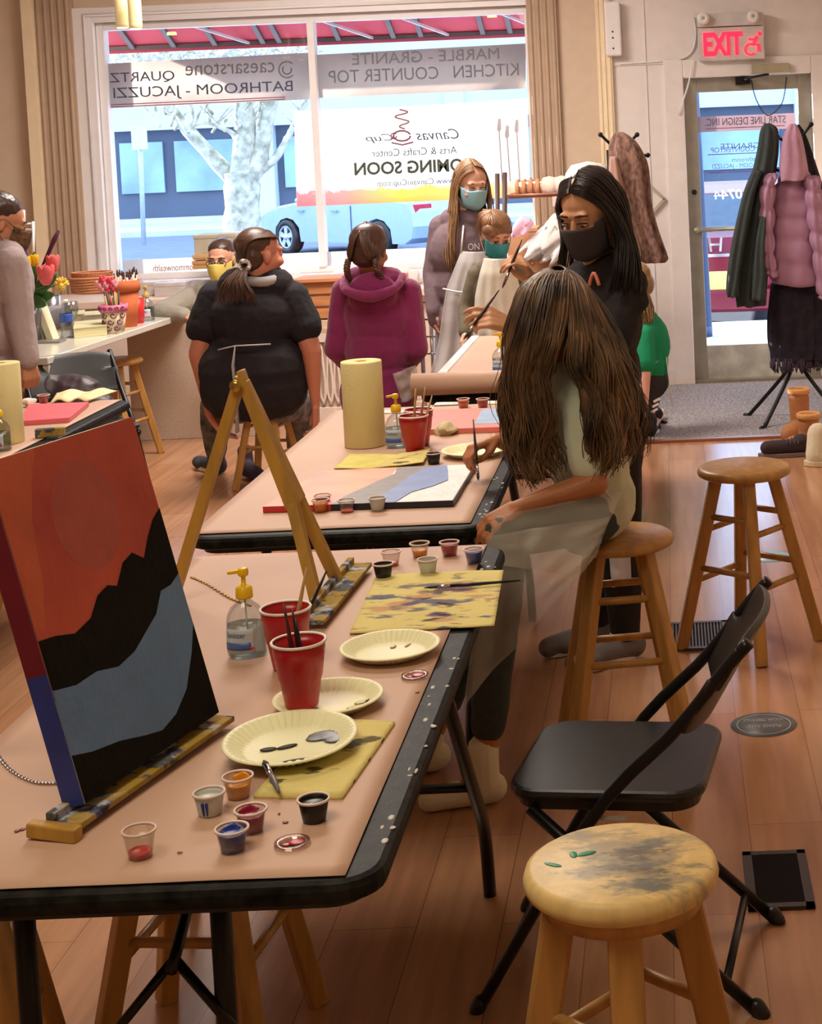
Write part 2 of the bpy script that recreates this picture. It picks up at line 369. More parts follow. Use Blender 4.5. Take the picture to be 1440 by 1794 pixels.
# signs on the door glass, written for the street side, so mirrored from inside
YG = y0+.032
def vinyl_text(txt, xl, yt, xr, yb, Y, m, name, parent, off=0, shear=0):
    a = ay(xl, yt, Y); b = ay(xr, yt+(xr-xl)*-.045, Y); c = ay(xl, yb, Y); w = b.x-a.x; h = a.z-c.z
    return text_mesh(txt, w, h, lambda x, y, z: V((b.x-x, Y+z, c.z+y)), m, name, parent, off=off, shear=shear)
m_gray_l = mat('grey_lettering', (128, 116, 122), .6); m_wh_l = mat('white_lettering', (250, 250, 250), .5, translucent=.8)
a = ay(1220, 205, YG); b = ay(1392, 190, YG); c = ay(1220, 232, YG)
sg = MB().span((a.x, YG, c.z), (b.x, YG+.002, a.z)).build('door_sign', mat('pinkish_vinyl', (216, 190, 190), .6, var=.03, translucent=.5))
tag(sg, 'pinkish strip sign with mirrored company name stuck on the door glass', 'sign')
vinyl_text('STAR LINE DESIGN INC.', 1235, 208, 1376, 221, YG-.003, m_gray_l, 'lettering', sg)
MB().span((ay(1235, 226, YG).x, YG-.002, ay(1235, 226, YG).z-.002), (ay(1375, 226, YG).x, YG-.001, ay(1235, 226, YG).z+.003)).build('underline', mat('rose_line', (170, 110, 120), .6), sg)
dl = thing('door_lettering', 'small violet mirrored service words on the door glass', 'lettering', ay(1290, 300, YG))
m_viol = mat('violet_vinyl', (150, 130, 190), .6)
for t, xl, yt, xr, yb in (('GRANITE', 1262, 252, 1330, 262), ('COUNTERTOP', 1245, 259, 1322, 268), ('bathroom', 1282, 276, 1330, 284), ('BATHROOM - JACUZZI', 1248, 288, 1350, 298)):
    vinyl_text(t, xl, yt, xr, yb, YG-.002, m_viol, 'words', dl)
for yy in (272, 304):
    q = ay(1240, yy, YG); q2 = ay(1345, yy, YG); MB().span((q.x, YG-.002, q.z), (q2.x, YG-.001, q.z+.006)).build('line', mat('magenta_line', (170, 90, 170), .6), dl)
pn = thing('phone_number', 'white mirrored phone number digits on the door glass', 'lettering', ay(1280, 350, YG))
vinyl_text('718-225-0744', 1250, 333, 1392, 350, YG-.002, m_wh_l, 'digits', pn, off=.012)
q = ay(1402, 145, YG); tag(MB().span((q.x-.03, YG-.003, q.z-.025), (q.x+.025, YG-.001, q.z+.025)).build('glass_sticker', mat('grey_sticker', (150, 150, 160), .6)), 'small grey square sticker in the top corner of the door glass', 'sticker')
# ---------------------------------------------------------------- exit sign, boxes, cable
e0 = ay(1222, 52, WY-.12); e1 = ay(1340, 100, WY-.12)
ex = thing('exit_sign', 'lit exit sign with red letters and wheelchair symbol over the door', 'sign', ((e0.x+e1.x)/2, WY-.05, e1.z))
MB().span((e0.x, WY-.12, e1.z-.01), (e1.x, WY-.05, e0.z+.01)).span((e0.x-.0, WY-.14, e0.z+.015), (e1.x, WY-.05, e0.z+.10)).build('housing', mat('sign_housing', (205, 200, 198), .5), ex, bevel=.006)
m_led = mat('red_led', (255, 30, 60), .4, emit=2.2)
text_mesh('EXIT', .26, .155, lambda x, y, z: V((e0.x+.035+x, WY-.122-z, e1.z+.022+y)), m_led, 'letters', ex, depth=.006, off=.03)
wcx, wcz = e1.x-.075, e1.z+.07
wb = MB(); P = lambda x, z: (wcx+x, WY-.126, wcz+z)
wb.tube([P(-.02+.036*math.cos(a*.35+.9), -.015+.036*math.sin(a*.35+.9)) for a in range(14)], .006, 6)
wb.tube([P(.03, .07), P(.005, .05), P(-.03, .055)], .008, 6); wb.tube([P(.02, .062), P(0, .018), P(.034, .016), P(.036, -.03)], .010, 6); wb.ell(P(.045, .087), (.014, .006, .014))
wb.build('wheelchair_symbol', m_led, ex)
for xx in (e0.x+.04, e1.x-.07):
    h = MB().lathe([(.01, -.05), (.034, -.045), (.042, -.01), (.042, .03), (.03, .045)], (xx, WY-.15, e0.z+.07), frame((0, 0, 1), (0, 1, 0)), 20).build('lamp_head', m_white, ex)
    MB().ell((xx, WY-.19, e0.z+.07), (.028, .01, .028)).build('lens', mat('lamp_lens', (170, 170, 175), .15), h)
q = ay(1075, 98, WY-.1)
bx = thing('alarm_box', 'white wall box high up beside the white trim', 'box', (q.x, WY-.03, q.z))
MB().span((q.x-.05, WY-.11, q.z), (q.x+.055, WY-.02, q.z+.36)).build('cover', m_whitef, bx, bevel=.012)
for zz in (.05, .12, .16): MB().cap((q.x+.0, WY-.112, q.z+zz), (q.x+.0, WY-.11, q.z+zz), .006).build('screw', m_blackm, bx)
Yc = WY-.025
tag(MB().tube(catmull([ay(1215, 30, Yc), ay(1219, 60, Yc), ay(1212, 90, Yc), ay(1190, 104, Yc), ay(1150, 108, Yc), ay(1086, 112, Yc)], 24), .006, 6).build('white_cable', m_white), 'white cable curving across the white wall from the alarm box', 'cable')
tag(MB().tube(catmull([ay(1215, 104, WY-.07), ay(1205, 150, WY-.08), ay(1188, 200, WY-.07)], 10), .006, 6).build('white_cable', m_white), 'white cord hanging diagonally over the top left door corner', 'cable')
# diamond frame
c = ay(1132, 350, WY-.03); s = .125
df = thing('picture_frame', 'small empty frame hung as a diamond beside the brown coat', 'frame', (c.x, WY-.02, c.z-s))
K = [(c.x-s, WY-.03, c.z), (c.x, WY-.03, c.z+s), (c.x+s, WY-.03, c.z), (c.x, WY-.03, c.z-s)]
fm = MB()
for i in range(4): fm.bar(K[i], K[(i+1) % 4], .018, .02, (0, 1, 0))
fm.build('moulding', mat('silver_taupe', (190, 178, 160), .4), df)
# entrance mat, threshold strip, vents, stickers
mm = mat('grey_carpet', (156, 148, 148), .95, var=.6, scale=70, bump=.5, bscale=200)
tag(MB().span((-.30, 9.07, 0), (1.10, 11.0, .012)).build('entrance_mat', mm), 'grey speckled carpet at the glass entrance door', 'mat')
struct(MB().span((-.30, 9.02, 0), (1.15, 9.07, .016)).build('trim_7', wood('strip_wood', (150, 96, 66), .4, .2, 0)))
def vent(p, w, l, name, label, slats, m1):
    t = thing(name, label, 'vent', (p.x, p.y, 0)); mb = MB(); b = .02
    mb.span((p.x-w/2, p.y-l/2, .001), (p.x-w/2+b, p.y+l/2, .009)).span((p.x+w/2-b, p.y-l/2, .001), (p.x+w/2, p.y+l/2, .009)).span((p.x-w/2, p.y-l/2, .001), (p.x+w/2, p.y-l/2+b, .009)).span((p.x-w/2, p.y+l/2-b, .001), (p.x+w/2, p.y+l/2, .009))
    mb.build('vent_frame', m1, t); MB().span((p.x-w/2+b, p.y-l/2+b, .0005), (p.x+w/2-b, p.y+l/2-b, .002)).build('backing', mat('dark_hole', (14, 12, 12), .9), t)
    sm = MB()
    for i in range(slats): x = p.x-w/2+b+(w-2*b)*(i+.5)/slats; sm.span((x-.002, p.y-l/2+b, .002), (x+.003, p.y+l/2-b, .008))
    sm.build('grille', m1, t)
vent(az(1213, 1116, 0), .25, .30, 'floor_register', 'dark slatted floor register between the two tall stools', 19, mat('register_metal', (90, 84, 82), .4, .4))
vent(az(1362, 1544, 0), .15, .285, 'floor_return', 'black square floor grille with grey frame beside the splattered stool', 40, mat('return_metal', (70, 66, 66), .4, .4))
def sticker(px, py, rx, label, col, ltr):
    p = az(px, py, 0); t = thing('floor_sticker', label, 'sticker', (p.x, p.y, 0), None)
    MB().lathe([(rx, .0004), (rx, .0016), (.0001, .0016)], (p.x, p.y, 0), seg=40).build('disc', col, t)
    rg = MB()
    rg.lathe([(rx*.82, .0016), (rx*.82, .0024), (rx*.79, .0024), (rx*.79, .0016)], (p.x, p.y, 0), seg=40).build('ring', ltr, t)
    text_mesh('PLEASE KEEP', rx*1.0, rx*.2, lambda x, y, z: V((p.x+rx*.5-x, p.y-y+.0-rx*.05, .0018+z)), ltr, 'lettering', t, depth=.0008)
    text_mesh('SOCIAL DISTANCE', rx*1.2, rx*.2, lambda x, y, z: V((p.x+rx*.6-x, p.y-y+rx*.45, .0018+z)), ltr, 'lettering', t, depth=.0008)
sticker(1338, 1270, .097, 'round grey floor sticker with a ring of lettering, nearer the camera', mat('sticker_grey', (92, 94, 100), .4, var=.1), mat('sticker_print', (170, 170, 168), .5))
sticker(1352, 975, .085, 'round pale blue floor sticker seen between far stool legs', mat('sticker_blue', (150, 196, 214), .3, var=.1), mat('sticker_print2', (220, 235, 240), .5))
# ceiling spot lamps hanging in the window's top left
sp = proto('track_spot', 'cream double spotlight cylinder at the top left of the window, left one', 'lamp')
MB().lathe([(.0, 0), (.034, 0), (.036, .02), (.036, .16), (.02, .19), (.0, .19)], seg=20).build('shade', mat('spot_cream', (226, 206, 150), .35, emit=.25), sp)
MB().lathe([(.001, -.004), (.03, -.004), (.03, .003)], seg=20).build('bulb', mat('spot_glow', (255, 236, 190), .4, emit=6), sp)
MB().tube([(0, 0, .18), (0, 0, .75)], .008, 8).build('stem', m_white, sp)
a = ay(215, 48, 9.2); place(sp, a); dup(sp, ay(238, 50, 9.1), 0, 'cream double spotlight cylinder at the top left of the window, right one')
struct(MB().span((-3.4, 9.05, 3.36), (-2.4, 9.25, 3.4)).build('trim_8', m_white))
MBl = MB().span((-1.8, 1.0, 3.36), (-.6, 2.2, 3.4)).span((-1.8, 4.6, 3.36), (-.6, 5.8, 3.4)).span((-2.4, 8.0, 3.36), (-1.2, 9.2, 3.4))
struct(MBl.build('trim_9', mat('lamp_panel', (255, 236, 200), .5, emit=1.0)))
# ================================================================ street
m_grd = mat('pavement', (206, 204, 204), .8, var=.08, scale=1.5)
m_road = mat('asphalt', (118, 124, 138), .85, var=.12, scale=3)
struct(MB().span((-40, WY+.2, -.3), (30, 15.2, -.08)).build('ground_sidewalk', m_grd))
struct(MB().span((-60, 15.2, -.5), (40, 38, -.3)).build('ground_road', m_road))
struct(MB().span((-60, 38, -.5), (40, 43, -.18)).build('ground_verge', m_grd))
bd = thing('building', 'long pale storefront building across the street behind the tree', 'building', (-10, 42, -.3))
m_bw = mat('facade_pale', (206, 214, 226), .8, var=.05, scale=.4); m_bd = mat('facade_dark', (84, 92, 110), .6, var=.2, scale=.5)
MB().span((-40, 42.3, 3.4), (25, 46, 6.5)).span((-40, 42.3, -.3), (25, 46, 3.5)).build('wall', m_bd, bd)
MB().span((-40, 42, 2.2), (25, 42.3, 6.5)).span((-40, 42, -.3), (25, 42.3, -.05)).build('fascia', m_bw, bd)
for x in (-19, -16.2, -10.5, -5.6, .2, 3.3, 6.2): MB().span((x, 41.9, -.3), (x+.5, 42.3, 3.5)).build('pillar', m_bw, bd)
m_bwin = mat('shop_window', (150, 178, 206), .15, var=.3, scale=.8)
for x0, x1 in ((-18.3, -17.2), (-17, -16.3), (-15.5, -14.3), (-14, -12.9), (-12.6, -11), (-9.8, -8), (-7.8, -6), (-4.8, -2.5), (-2.3, 0), (.9, 2.9), (3.9, 6)):
    MB().span((x0, 42.2, .6), (x1, 42.28, 1.9)).build('window', m_bwin, bd)
# tree outside
tr = thing('street_tree', 'bare street tree with forked trunk behind the left window pane', 'tree', ay(420, 560, 20))
m_bark = mat('bark', (160, 158, 136), .9, var=.3, scale=9, bump=1, bscale=24, rgb2=(196, 194, 178))
Yt = 20
tk = MB(); T = lambda x, y, d=0: ay(x, y, Yt+d)
def limb(P, rs, n=14, mb=tk):
    pts = catmull(P, n); r = [lerp(rs[0], rs[1], i/(n-1))*(1+.08*math.sin(i*2.1)) for i in range(n)]; mb.tube(pts, r, 10)
limb([T(425, 560), T(424, 480), T(424, 400), T(424, 330), T(420, 300)], (.24, .20))
limb([T(420, 330), T(400, 306), T(360, 262), T(318, 215), T(285, 170), T(262, 120)], (.11, .05))
limb([T(418, 320), T(428, 260), T(430, 210), T(420, 150), T(400, 90)], (.15, .09))
limb([T(430, 320), T(452, 290), T(462, 240), T(472, 190), T(490, 130)], (.12, .07))
limb([T(440, 310), T(480, 280), T(510, 230), T(530, 190), T(545, 150)], (.06, .02))
limb([T(420, 290), T(412, 240), T(390, 225), T(360, 215), T(330, 225)], (.04, .012)); limb([T(360, 262), T(340, 230), T(338, 200), T(330, 160)], (.03, .01))
for k in range(46):
    random.seed(k); x = random.uniform(270, 540); y = random.uniform(190, 235) if k % 3 else random.uniform(100, 190); a = random.uniform(-1.2, 1.2); L = random.uniform(30, 80)
    limb([T(x, y, random.uniform(-.5, .5)), T(x+L*.5*math.sin(a), y-L*.5, random.uniform(-.5, .5)), T(x+L*math.sin(a*1.3), y-L, random.uniform(-.6, .6))], (.018, .006), 6)
tk.build('trunk', m_bark, tr)
random.seed(3); lf = MB()
for k in range(1500):
    p = T(random.uniform(150, 560), random.gauss(92, 13), random.uniform(-1, 1.5)); a = random.random()*PI; s = random.uniform(.03, .07)
    M = R3(a, 'X') @ R3(random.random()*6, 'Z'); lf.add([p+M @ V(q) for q in ((-s, 0, 0), (0, -s*.5, 0), (s, 0, 0), (0, s*.5, 0))], [(0, 1, 2, 3)], False)
tag(lf.build('foliage', mat('leaves', (176, 182, 96), .7, var=.3, translucent=.4, rgb2=(190, 180, 210)), tr), None, None, kind='stuff')
b = az(245, 412, -.2); po = thing('street_sign', 'thin street sign post with blank pale plate across the road', 'sign', (b.x, 30, -.3))
q = ay(247, 262, 30); q0 = ay(252, 430, 30)
MB().tube([q0, ay(245, 225, 30)], .045, 8).build('post', mat('galvanised', (190, 200, 215), .5), po)
MB().span((q.x-.14, 29.93, q.z), (q.x+.14, 29.96, q.z+.42)).build('plate', mat('sign_back', (216, 228, 240), .5), po)
# cars
def wheel(c, ax, r, parent, spokes=5):
    M = basis(V((0, 0, 1)).cross(ax), V((0, 0, 1)), ax)
    t = MB().lathe([(r*.62, -.1), (r*.93, -.1), (r, -.06), (r, .06), (r*.93, .1), (r*.62, .1)], c, M, 36).build('tyre', m_black, parent)
    h = MB().lathe([(.001, .03), (r*.62, .03), (r*.62, .05), (.001, .05)], c, M, 30)
    h.build('wheel_well_disc', mat('brake_dark', (50, 54, 64), .5), parent)
    rim = MB().lathe([(r*.56, .06), (r*.66, .06), (r*.66, .1), (r*.56, .1)], c, M, 30).ell(V(c)+ax*.08, (.06, .06, .06))
    for k in range(spokes):
        a = 2*PI*k/spokes+.3; d = M @ V((math.cos(a), math.sin(a), 0)); e = M @ V((-math.sin(a), math.cos(a), 0))
        rim.bar(V(c)+ax*.08, V(c)+ax*.08+d*r*.6, .07, .03, ax, .1, .03)
    rim.build('rim', mat('alloy', (205, 212, 222), .3, .5), parent)
def sedan(root, o, ang, col, sc=1):
    Mz = R3(ang); f = lambda x, y, z: V(o)+Mz @ (V((x, y, z))*sc)
    # x forward, y left; side profile
    prof = [(-2.3, .35), (-2.35, .55), (-2.33, .80), (-2.25, .97), (-1.9, 1.01), (-1.2, .99), (.6, .97), (1.1, .96), (1.6, .90), (2.0, .80), (2.25, .66), (2.33, .5), (2.3, .36)]
    und = [(2.1, .25), (1.76, .25), (1.72, .5), (1.55, .64), (1.35, .68), (1.15, .64), (.98, .5), (.94, .25), (-.94, .25), (-.98, .5), (-1.15, .64), (-1.35, .68), (-1.55, .64), (-1.72, .5), (-1.76, .25), (-2.1, .25)]
    poly = prof+und; mb = MB(); rows = []
    for y, zf, xf in ((-.88, .95, .97), (-.84, .985, .99), (-.74, 1, 1), (.74, 1, 1), (.84, .985, .99), (.88, .95, .97)):
        rows.append([f(x*xf, y, z*zf if z > .7 else z) for x, z in poly])
    n = len(poly); vs = [p for r in rows for p in r]
    fs = [(r*n+i, r*n+(i+1) % n, (r+1)*n+(i+1) % n, (r+1)*n+i) for r in range(5) for i in range(n)]+[tuple(range(n)), tuple(reversed(range(5*n, 6*n)))]
    mb.add(vs, fs, False)
    cab = [(-1.85, .98), (-1.15, 1.37), (-.75, 1.44), (-.2, 1.46), (.3, 1.40), (1.1, .95)]; k_ = len(cab); yz = lambda z: .80-(z-.95)*.36
    mb.add([f(x, s*yz(z), z) for s in (-1, 1) for x, z in cab], [tuple(range(k_)), tuple(reversed(range(k_, 2*k_)))]+[(i, k_+i, k_+i+1, i+1) for i in range(k_-1)], False); mb.build('body', col, root)
    g = MB(); wn = [(-1.55, 1.03), (-1.05, 1.34), (-.3, 1.40), (.25, 1.34), (.88, 1.0)]
    for s in (-1, 1):
        g.add([f(x, s*(yz(z)+.008), z) for x, z in wn], [tuple(range(5))], False)
    g.add([f(-1.80, s*.68, 1.025) for s in (-1, 1)]+[f(-1.20, s*.60, 1.36) for s in (1, -1)], [(0, 1, 2, 3)], False)
    g.add([f(1.03, s*.70, 1.01) for s in (-1, 1)]+[f(.38, s*.60, 1.37) for s in (1, -1)], [(0, 1, 2, 3)], False)
    g.build('windows', mat('car_glass', (60, 76, 96), .1), root)
    for x in (-1.35, 1.35):
        for s in (-1, 1): wheel(f(x, s*.80, .325), Mz @ V((0, s, 0)), .325*sc, root)
    for s in (-1, 1):
        MB().box(f(-2.27, s*.66, .82), (.08*sc, .36*sc, .20*sc), Mz).build('tail_light', mat('tail_red', (200, 20, 60), .3), root, bevel=.01)
        for x in (-.15, .85): MB().box(f(x, s*.90, .80), (.16*sc, .04, .04), Mz).build('door_handle', mat('handle_blue', (140, 160, 190), .3), root)
        MB().box(f(.32, s*.885, .6), (.012, .02, .6*sc), Mz).box(f(-.6, s*.885, .6), (.012, .02, .6*sc), Mz).build('door_seam', mat('seam', (90, 100, 120), .6), root)
        MB().ell(f(.75, s*.98, 1.0), (.09, .06, .06)).build('mirror', col, root)
    return f
w1 = V((-7.0, 30.0, -.3)); w2 = V((-5.0, 28.2, -.3)); mid = (w1+w2)/2; d = (w1-w2).normalized()
lft = V((-d.y, d.x, 0)); o = mid-lft*(.88 if lft.y < 0 else -.88)
sv = thing('sedan', 'silver blue sedan parked across the street beyond the banner', 'car', o)
sedan(sv, o, math.atan2(d.y, d.x), mat('silver_paint', (176, 194, 220), .25, .3, var=.03))
hc = V((.62, 18.2, -.3)); rs = thing('sedan', 'maroon sedan parked rear first outside the glass door', 'car', hc)
f = sedan(rs, hc, PI/2-.08, mat('maroon_paint', (120, 20, 44), .2, .2, var=.05), .98)
MB().box(f(-2.34, 0, .55), (.02, .34, .18), R3(PI/2-.08)).build('licence_plate', mat('plate_yellow', (230, 210, 120), .5), rs)
MB().box(f(-2.33, .0, .80), (.03, 1.5, .03), R3(PI/2-.08)).build('trunk_trim', m_chrome, rs)
hb = MB()
for s in (-1, 1): hb.bar(f(-2.36, s*.045, .84), f(-2.36, s*.06, .98), .022, .02, (0, 1, 0))
hb.bar(f(-2.36, -.05, .91), f(-2.36, .05, .91), .02, .02, (0, 1, 0)).build('rear_emblem', m_chrome, rs)
MB().box(f(-2.36, 0, .35), (.1, 1.7, .22), R3(PI/2-.08)).build('bumper', mat('maroon_paint', (0, 0, 0)), rs, bevel=.03)
lp = thing('street_lamp', 'dark ornate street lamp post beyond the glass door', 'street lamp', ay(1262, 400, 14.2))
b0 = ay(1262, 570, 14.2)
MB().lathe([(.09, 0), (.09, .1), (.07, .2), (.07, .5), (.045, .7), (.04, 1.3), (.055, 1.34), (.035, 1.5), (.03, 3.6)], (b0.x-.16, 14.2, -.1), seg=14).build('post', mat('lamp_blue_black', (60, 74, 110), .5), lp)
# awning
aw = thing('awning', 'maroon shop awning with grey ribs seen from below outside the window', 'awning', (-1.5, 11.6, 2.4))
ax0, ax1, za, zb, yb_ = -4.5, 1.6, 2.82, 2.48, WY+.95
MB().add([(ax0, WY+.2, za), (ax1, WY+.2, za), (ax1, yb_, zb+.02), (ax0, yb_, zb+.02), (ax0, WY+.2, za+.02), (ax1, WY+.2, za+.02), (ax1, yb_, zb+.04), (ax0, yb_, zb+.04)], [(0, 1, 2, 3), (4, 7, 6, 5), (0, 4, 5, 1), (3, 2, 6, 7), (0, 3, 7, 4), (1, 5, 6, 2)], False).span((ax0, yb_, zb-.035), (ax1, yb_+.01, zb+.04)).build('canopy', mat('maroon_canvas', (190, 86, 104), .8, var=.05, translucent=.35), aw)
m_rib = mat('awning_rib', (92, 84, 88), .5, .3)
for i, x in enumerate((-4.2, -3.85, -3.55, -3.25, -2.9, -2.78, -2.35, -1.95, -1.75, -1.3, -1.1, -.6)): MB().bar((x, WY+.2, za-.02), (x, yb_, zb+.0), .035, .03).build('rib', m_rib, aw)
MB().bar((ax0, WY+.55, 2.64), (ax1, WY+.55, 2.64), .03, .03).bar((ax0, yb_, zb), (ax1, yb_, zb), .03, .03).build('rail', m_rib, aw)
for x in (-3.0, -2.1, -1.55, -.85): MB().bar((x-.3, WY+.4, 2.60), (x, yb_, zb), .018, .018).build('brace', mat('pale_brace', (200, 190, 195), .5, .3), aw)
# vinyl band inside the glass
YV = WY+.085
def band(px0, y00, y01, px1, y10, y11, name, label, m):
    a, b_, c_, d_ = ay(px0, y00, YV), ay(px1, y10, YV), ay(px1, y11, YV), ay(px0, y01, YV)
    o = MB().sheet(lambda u, v: lerp(lerp(a, b_, u), lerp(d_, c_, u), v), 4, 2, .002).build(name, m); return tag(o, label, 'sign')
m_vin = mat('grey_vinyl', (226, 212, 202), .6, var=.03, translucent=.72)
bL = band(182, 112, 190, 543, 92, 174, 'window_sign', 'pale window band with mirrored quartz and bathroom words', m_vin)
bR = band(552, 96, 172, 921, 76, 155, 'window_sign', 'grey window band with mirrored marble and counter top words', m_vin)
m_lt = mat('slate_lettering', (104, 94, 106), .6)
for t, xl, yt, xr, yb, p in (('QUARTZ', 192, 126, 305, 146, bL), ('caesarstone', 324, 110, 480, 131, bL), ('BATHROOM - JACUZZI', 198, 152, 512, 176, bL), ('MARBLE - GRANITE', 616, 92, 874, 112, bR), ('KITCHEN   COUNTER TOP', 575, 122, 908, 144, bR)):
    vinyl_text(t, xl, yt+2, xr, yb+2, YV-.004, m_lt if p is bL and t != 'caesarstone' else mat('taupe_lettering', (150, 132, 124), .6), 'lettering', p)
q = ay(503, 122, YV); MB().tube([(q.x+.055*math.cos(a*PI/8), YV-.004, q.z+.055*math.sin(a*PI/8)) for a in range(2, 15)], .005, 6).tube([(q.x+.03*math.cos(a*PI/8), YV-.004, q.z+.03*math.sin(a*PI/8)) for a in range(6, 18)], .005, 6).build('round_mark', mat('taupe_lettering', (0, 0, 0)), bL)
for yy in (184, 188):
    q0 = ay(190, yy, YV); q1 = ay(500, yy-14, YV); MB().bar(q0+V((0, -.004, 0)), q1+V((0, -.004, 0)), .003, .006, (0, 0, 1)).build('red_line', mat('red_line', (190, 96, 110), .6), bL)
# coming soon banner, hung outside
YB = WY+.20
def banner_mat():
    m = bpy.data.materials.new('banner_print'); m.use_nodes = True; N = NT(m); b = N.n['Principled BSDF']
    tc = N.new('ShaderNodeTexCoord'); sp = N.new('ShaderNodeSeparateXYZ'); N.link(tc.outputs['Generated'], sp.inputs[0])
    nz = N.new('ShaderNodeTexNoise'); nz.inputs['Scale'].default_value = 9; N.link(tc.outputs['Generated'], nz.inputs[0])
    ad = N.new('ShaderNodeMath', operation='MULTIPLY_ADD'); ad.inputs[1].default_value = -.18; N.link(nz.outputs[0], ad.inputs[0]); N.link(sp.outputs[2], ad.inputs[2])
    th = N.new('ShaderNodeMath', operation='LESS_THAN'); th.inputs[1].default_value = .06; N.link(ad.outputs[0], th.inputs[0])
    cr = N.new('ShaderNodeValToRGB'); e = cr.color_ramp.elements; e[0].position = 0; e[0].color = (*lin((250, 150, 150)), 1); e[1].position = 1; e[1].color = (*lin((250, 210, 170)), 1)
    x = e.new(.45); x.color = (*lin((240, 214, 130)), 1); x = e.new(.2); x.color = (*lin((250, 180, 170)), 1)
    N.link(sp.outputs[0], cr.inputs[0]); mx = N.new('ShaderNodeMixRGB'); mx.inputs[1].default_value = (.93, .91, .88, 1); N.link(th.outputs[0], mx.inputs[0]); N.link(cr.outputs[0], mx.inputs[2])
    N.link(mx.outputs[0], b.inputs['Base Color']); b.inputs['Roughness'].default_value = .5
    tl = N.new('ShaderNodeBsdfTranslucent'); N.link(mx.outputs[0], tl.inputs[0]); ms = N.new('ShaderNodeMixShader'); ms.inputs[0].default_value = .6
    N.link(b.outputs[0], ms.inputs[1]); N.link(tl.outputs[0], ms.inputs[2]); N.link(ms.outputs[0], N.n['Material Output'].inputs[0]); return m
a, b_, c_, d_ = ay(515, 194, YB), ay(924, 172, YB), ay(930, 345, YB), ay(520, 362, YB)
def bf(u, v):
    p = lerp(lerp(a, b_, u), lerp(d_, c_, u), v); return p+V((0, .012*math.sin(u*17)*math.sin(v*3), -.012*math.sin(u*PI)*(1-v)))
bn = tag(MB().sheet(bf, 24, 8, .002).build('banner', banner_mat()), 'large white coming soon banner with mirrored text hung behind the right window pane', 'banner')
m_bt = mat('banner_brown', (96, 88, 60), .6); m_bt2 = mat('banner_grey', (84, 74, 80), .6)
YB2 = YB-.022
for t, xl, yt, xr, yb, mm_, of, sh in (('Canvas', 728, 228, 803, 246, m_bt2, 0, .3), ('Cup', 640, 236, 688, 252, m_bt2, 0, .3), ('Arts & Crafts Center', 650, 262, 800, 275, m_bt2, 0, 0), ('COMING SOON', 620, 285, 832, 308, m_bt, .03, 0), ('www.CanvainCup.com', 660, 316, 795, 330, m_bt2, 0, 0)):
    vinyl_text(t, xl, yt, xr, yb, YB2, mm_, 'lettering', bn, off=of, shear=sh)
P = [ay(700+14*math.sin(k*1.25)*(1-.04*k)+k*1.0, 192+k*3.4, YB2) for k in range(11)]
MB().tube(catmull(P, 50), .006, 5).build('steam_mark', mat('steam_rose', (190, 120, 110), .6), bn)
P = [ay(704+15*math.cos(k*.5), 238+9*math.sin(k*.5), YB2) for k in range(13)]
MB().tube(P, .007, 5).tube([ay(686, 250, YB2), ay(705, 254, YB2), ay(724, 249, YB2)], .006, 5).tube([ay(690+5*math.cos(k*.8), 238+5*math.sin(k*.8), YB2) for k in range(8)], .005, 5).build('cup_mark', mat('cup_maroon', (170, 90, 90), .6), bn)
for x0, y0_, y1_ in ((872, 210, 320), (886, 222, 318), (903, 212, 320)):
    MB().cap(ay(x0+3, y0_, YB2), ay(x0+2, y0_+16, YB2), .012, .016).tube([ay(x0+2, y0_+14, YB2), ay(x0+8, y1_, YB2)], .006, 5).build('brush_picture', mat('brush_print', (230, 200, 186), .7), bn)
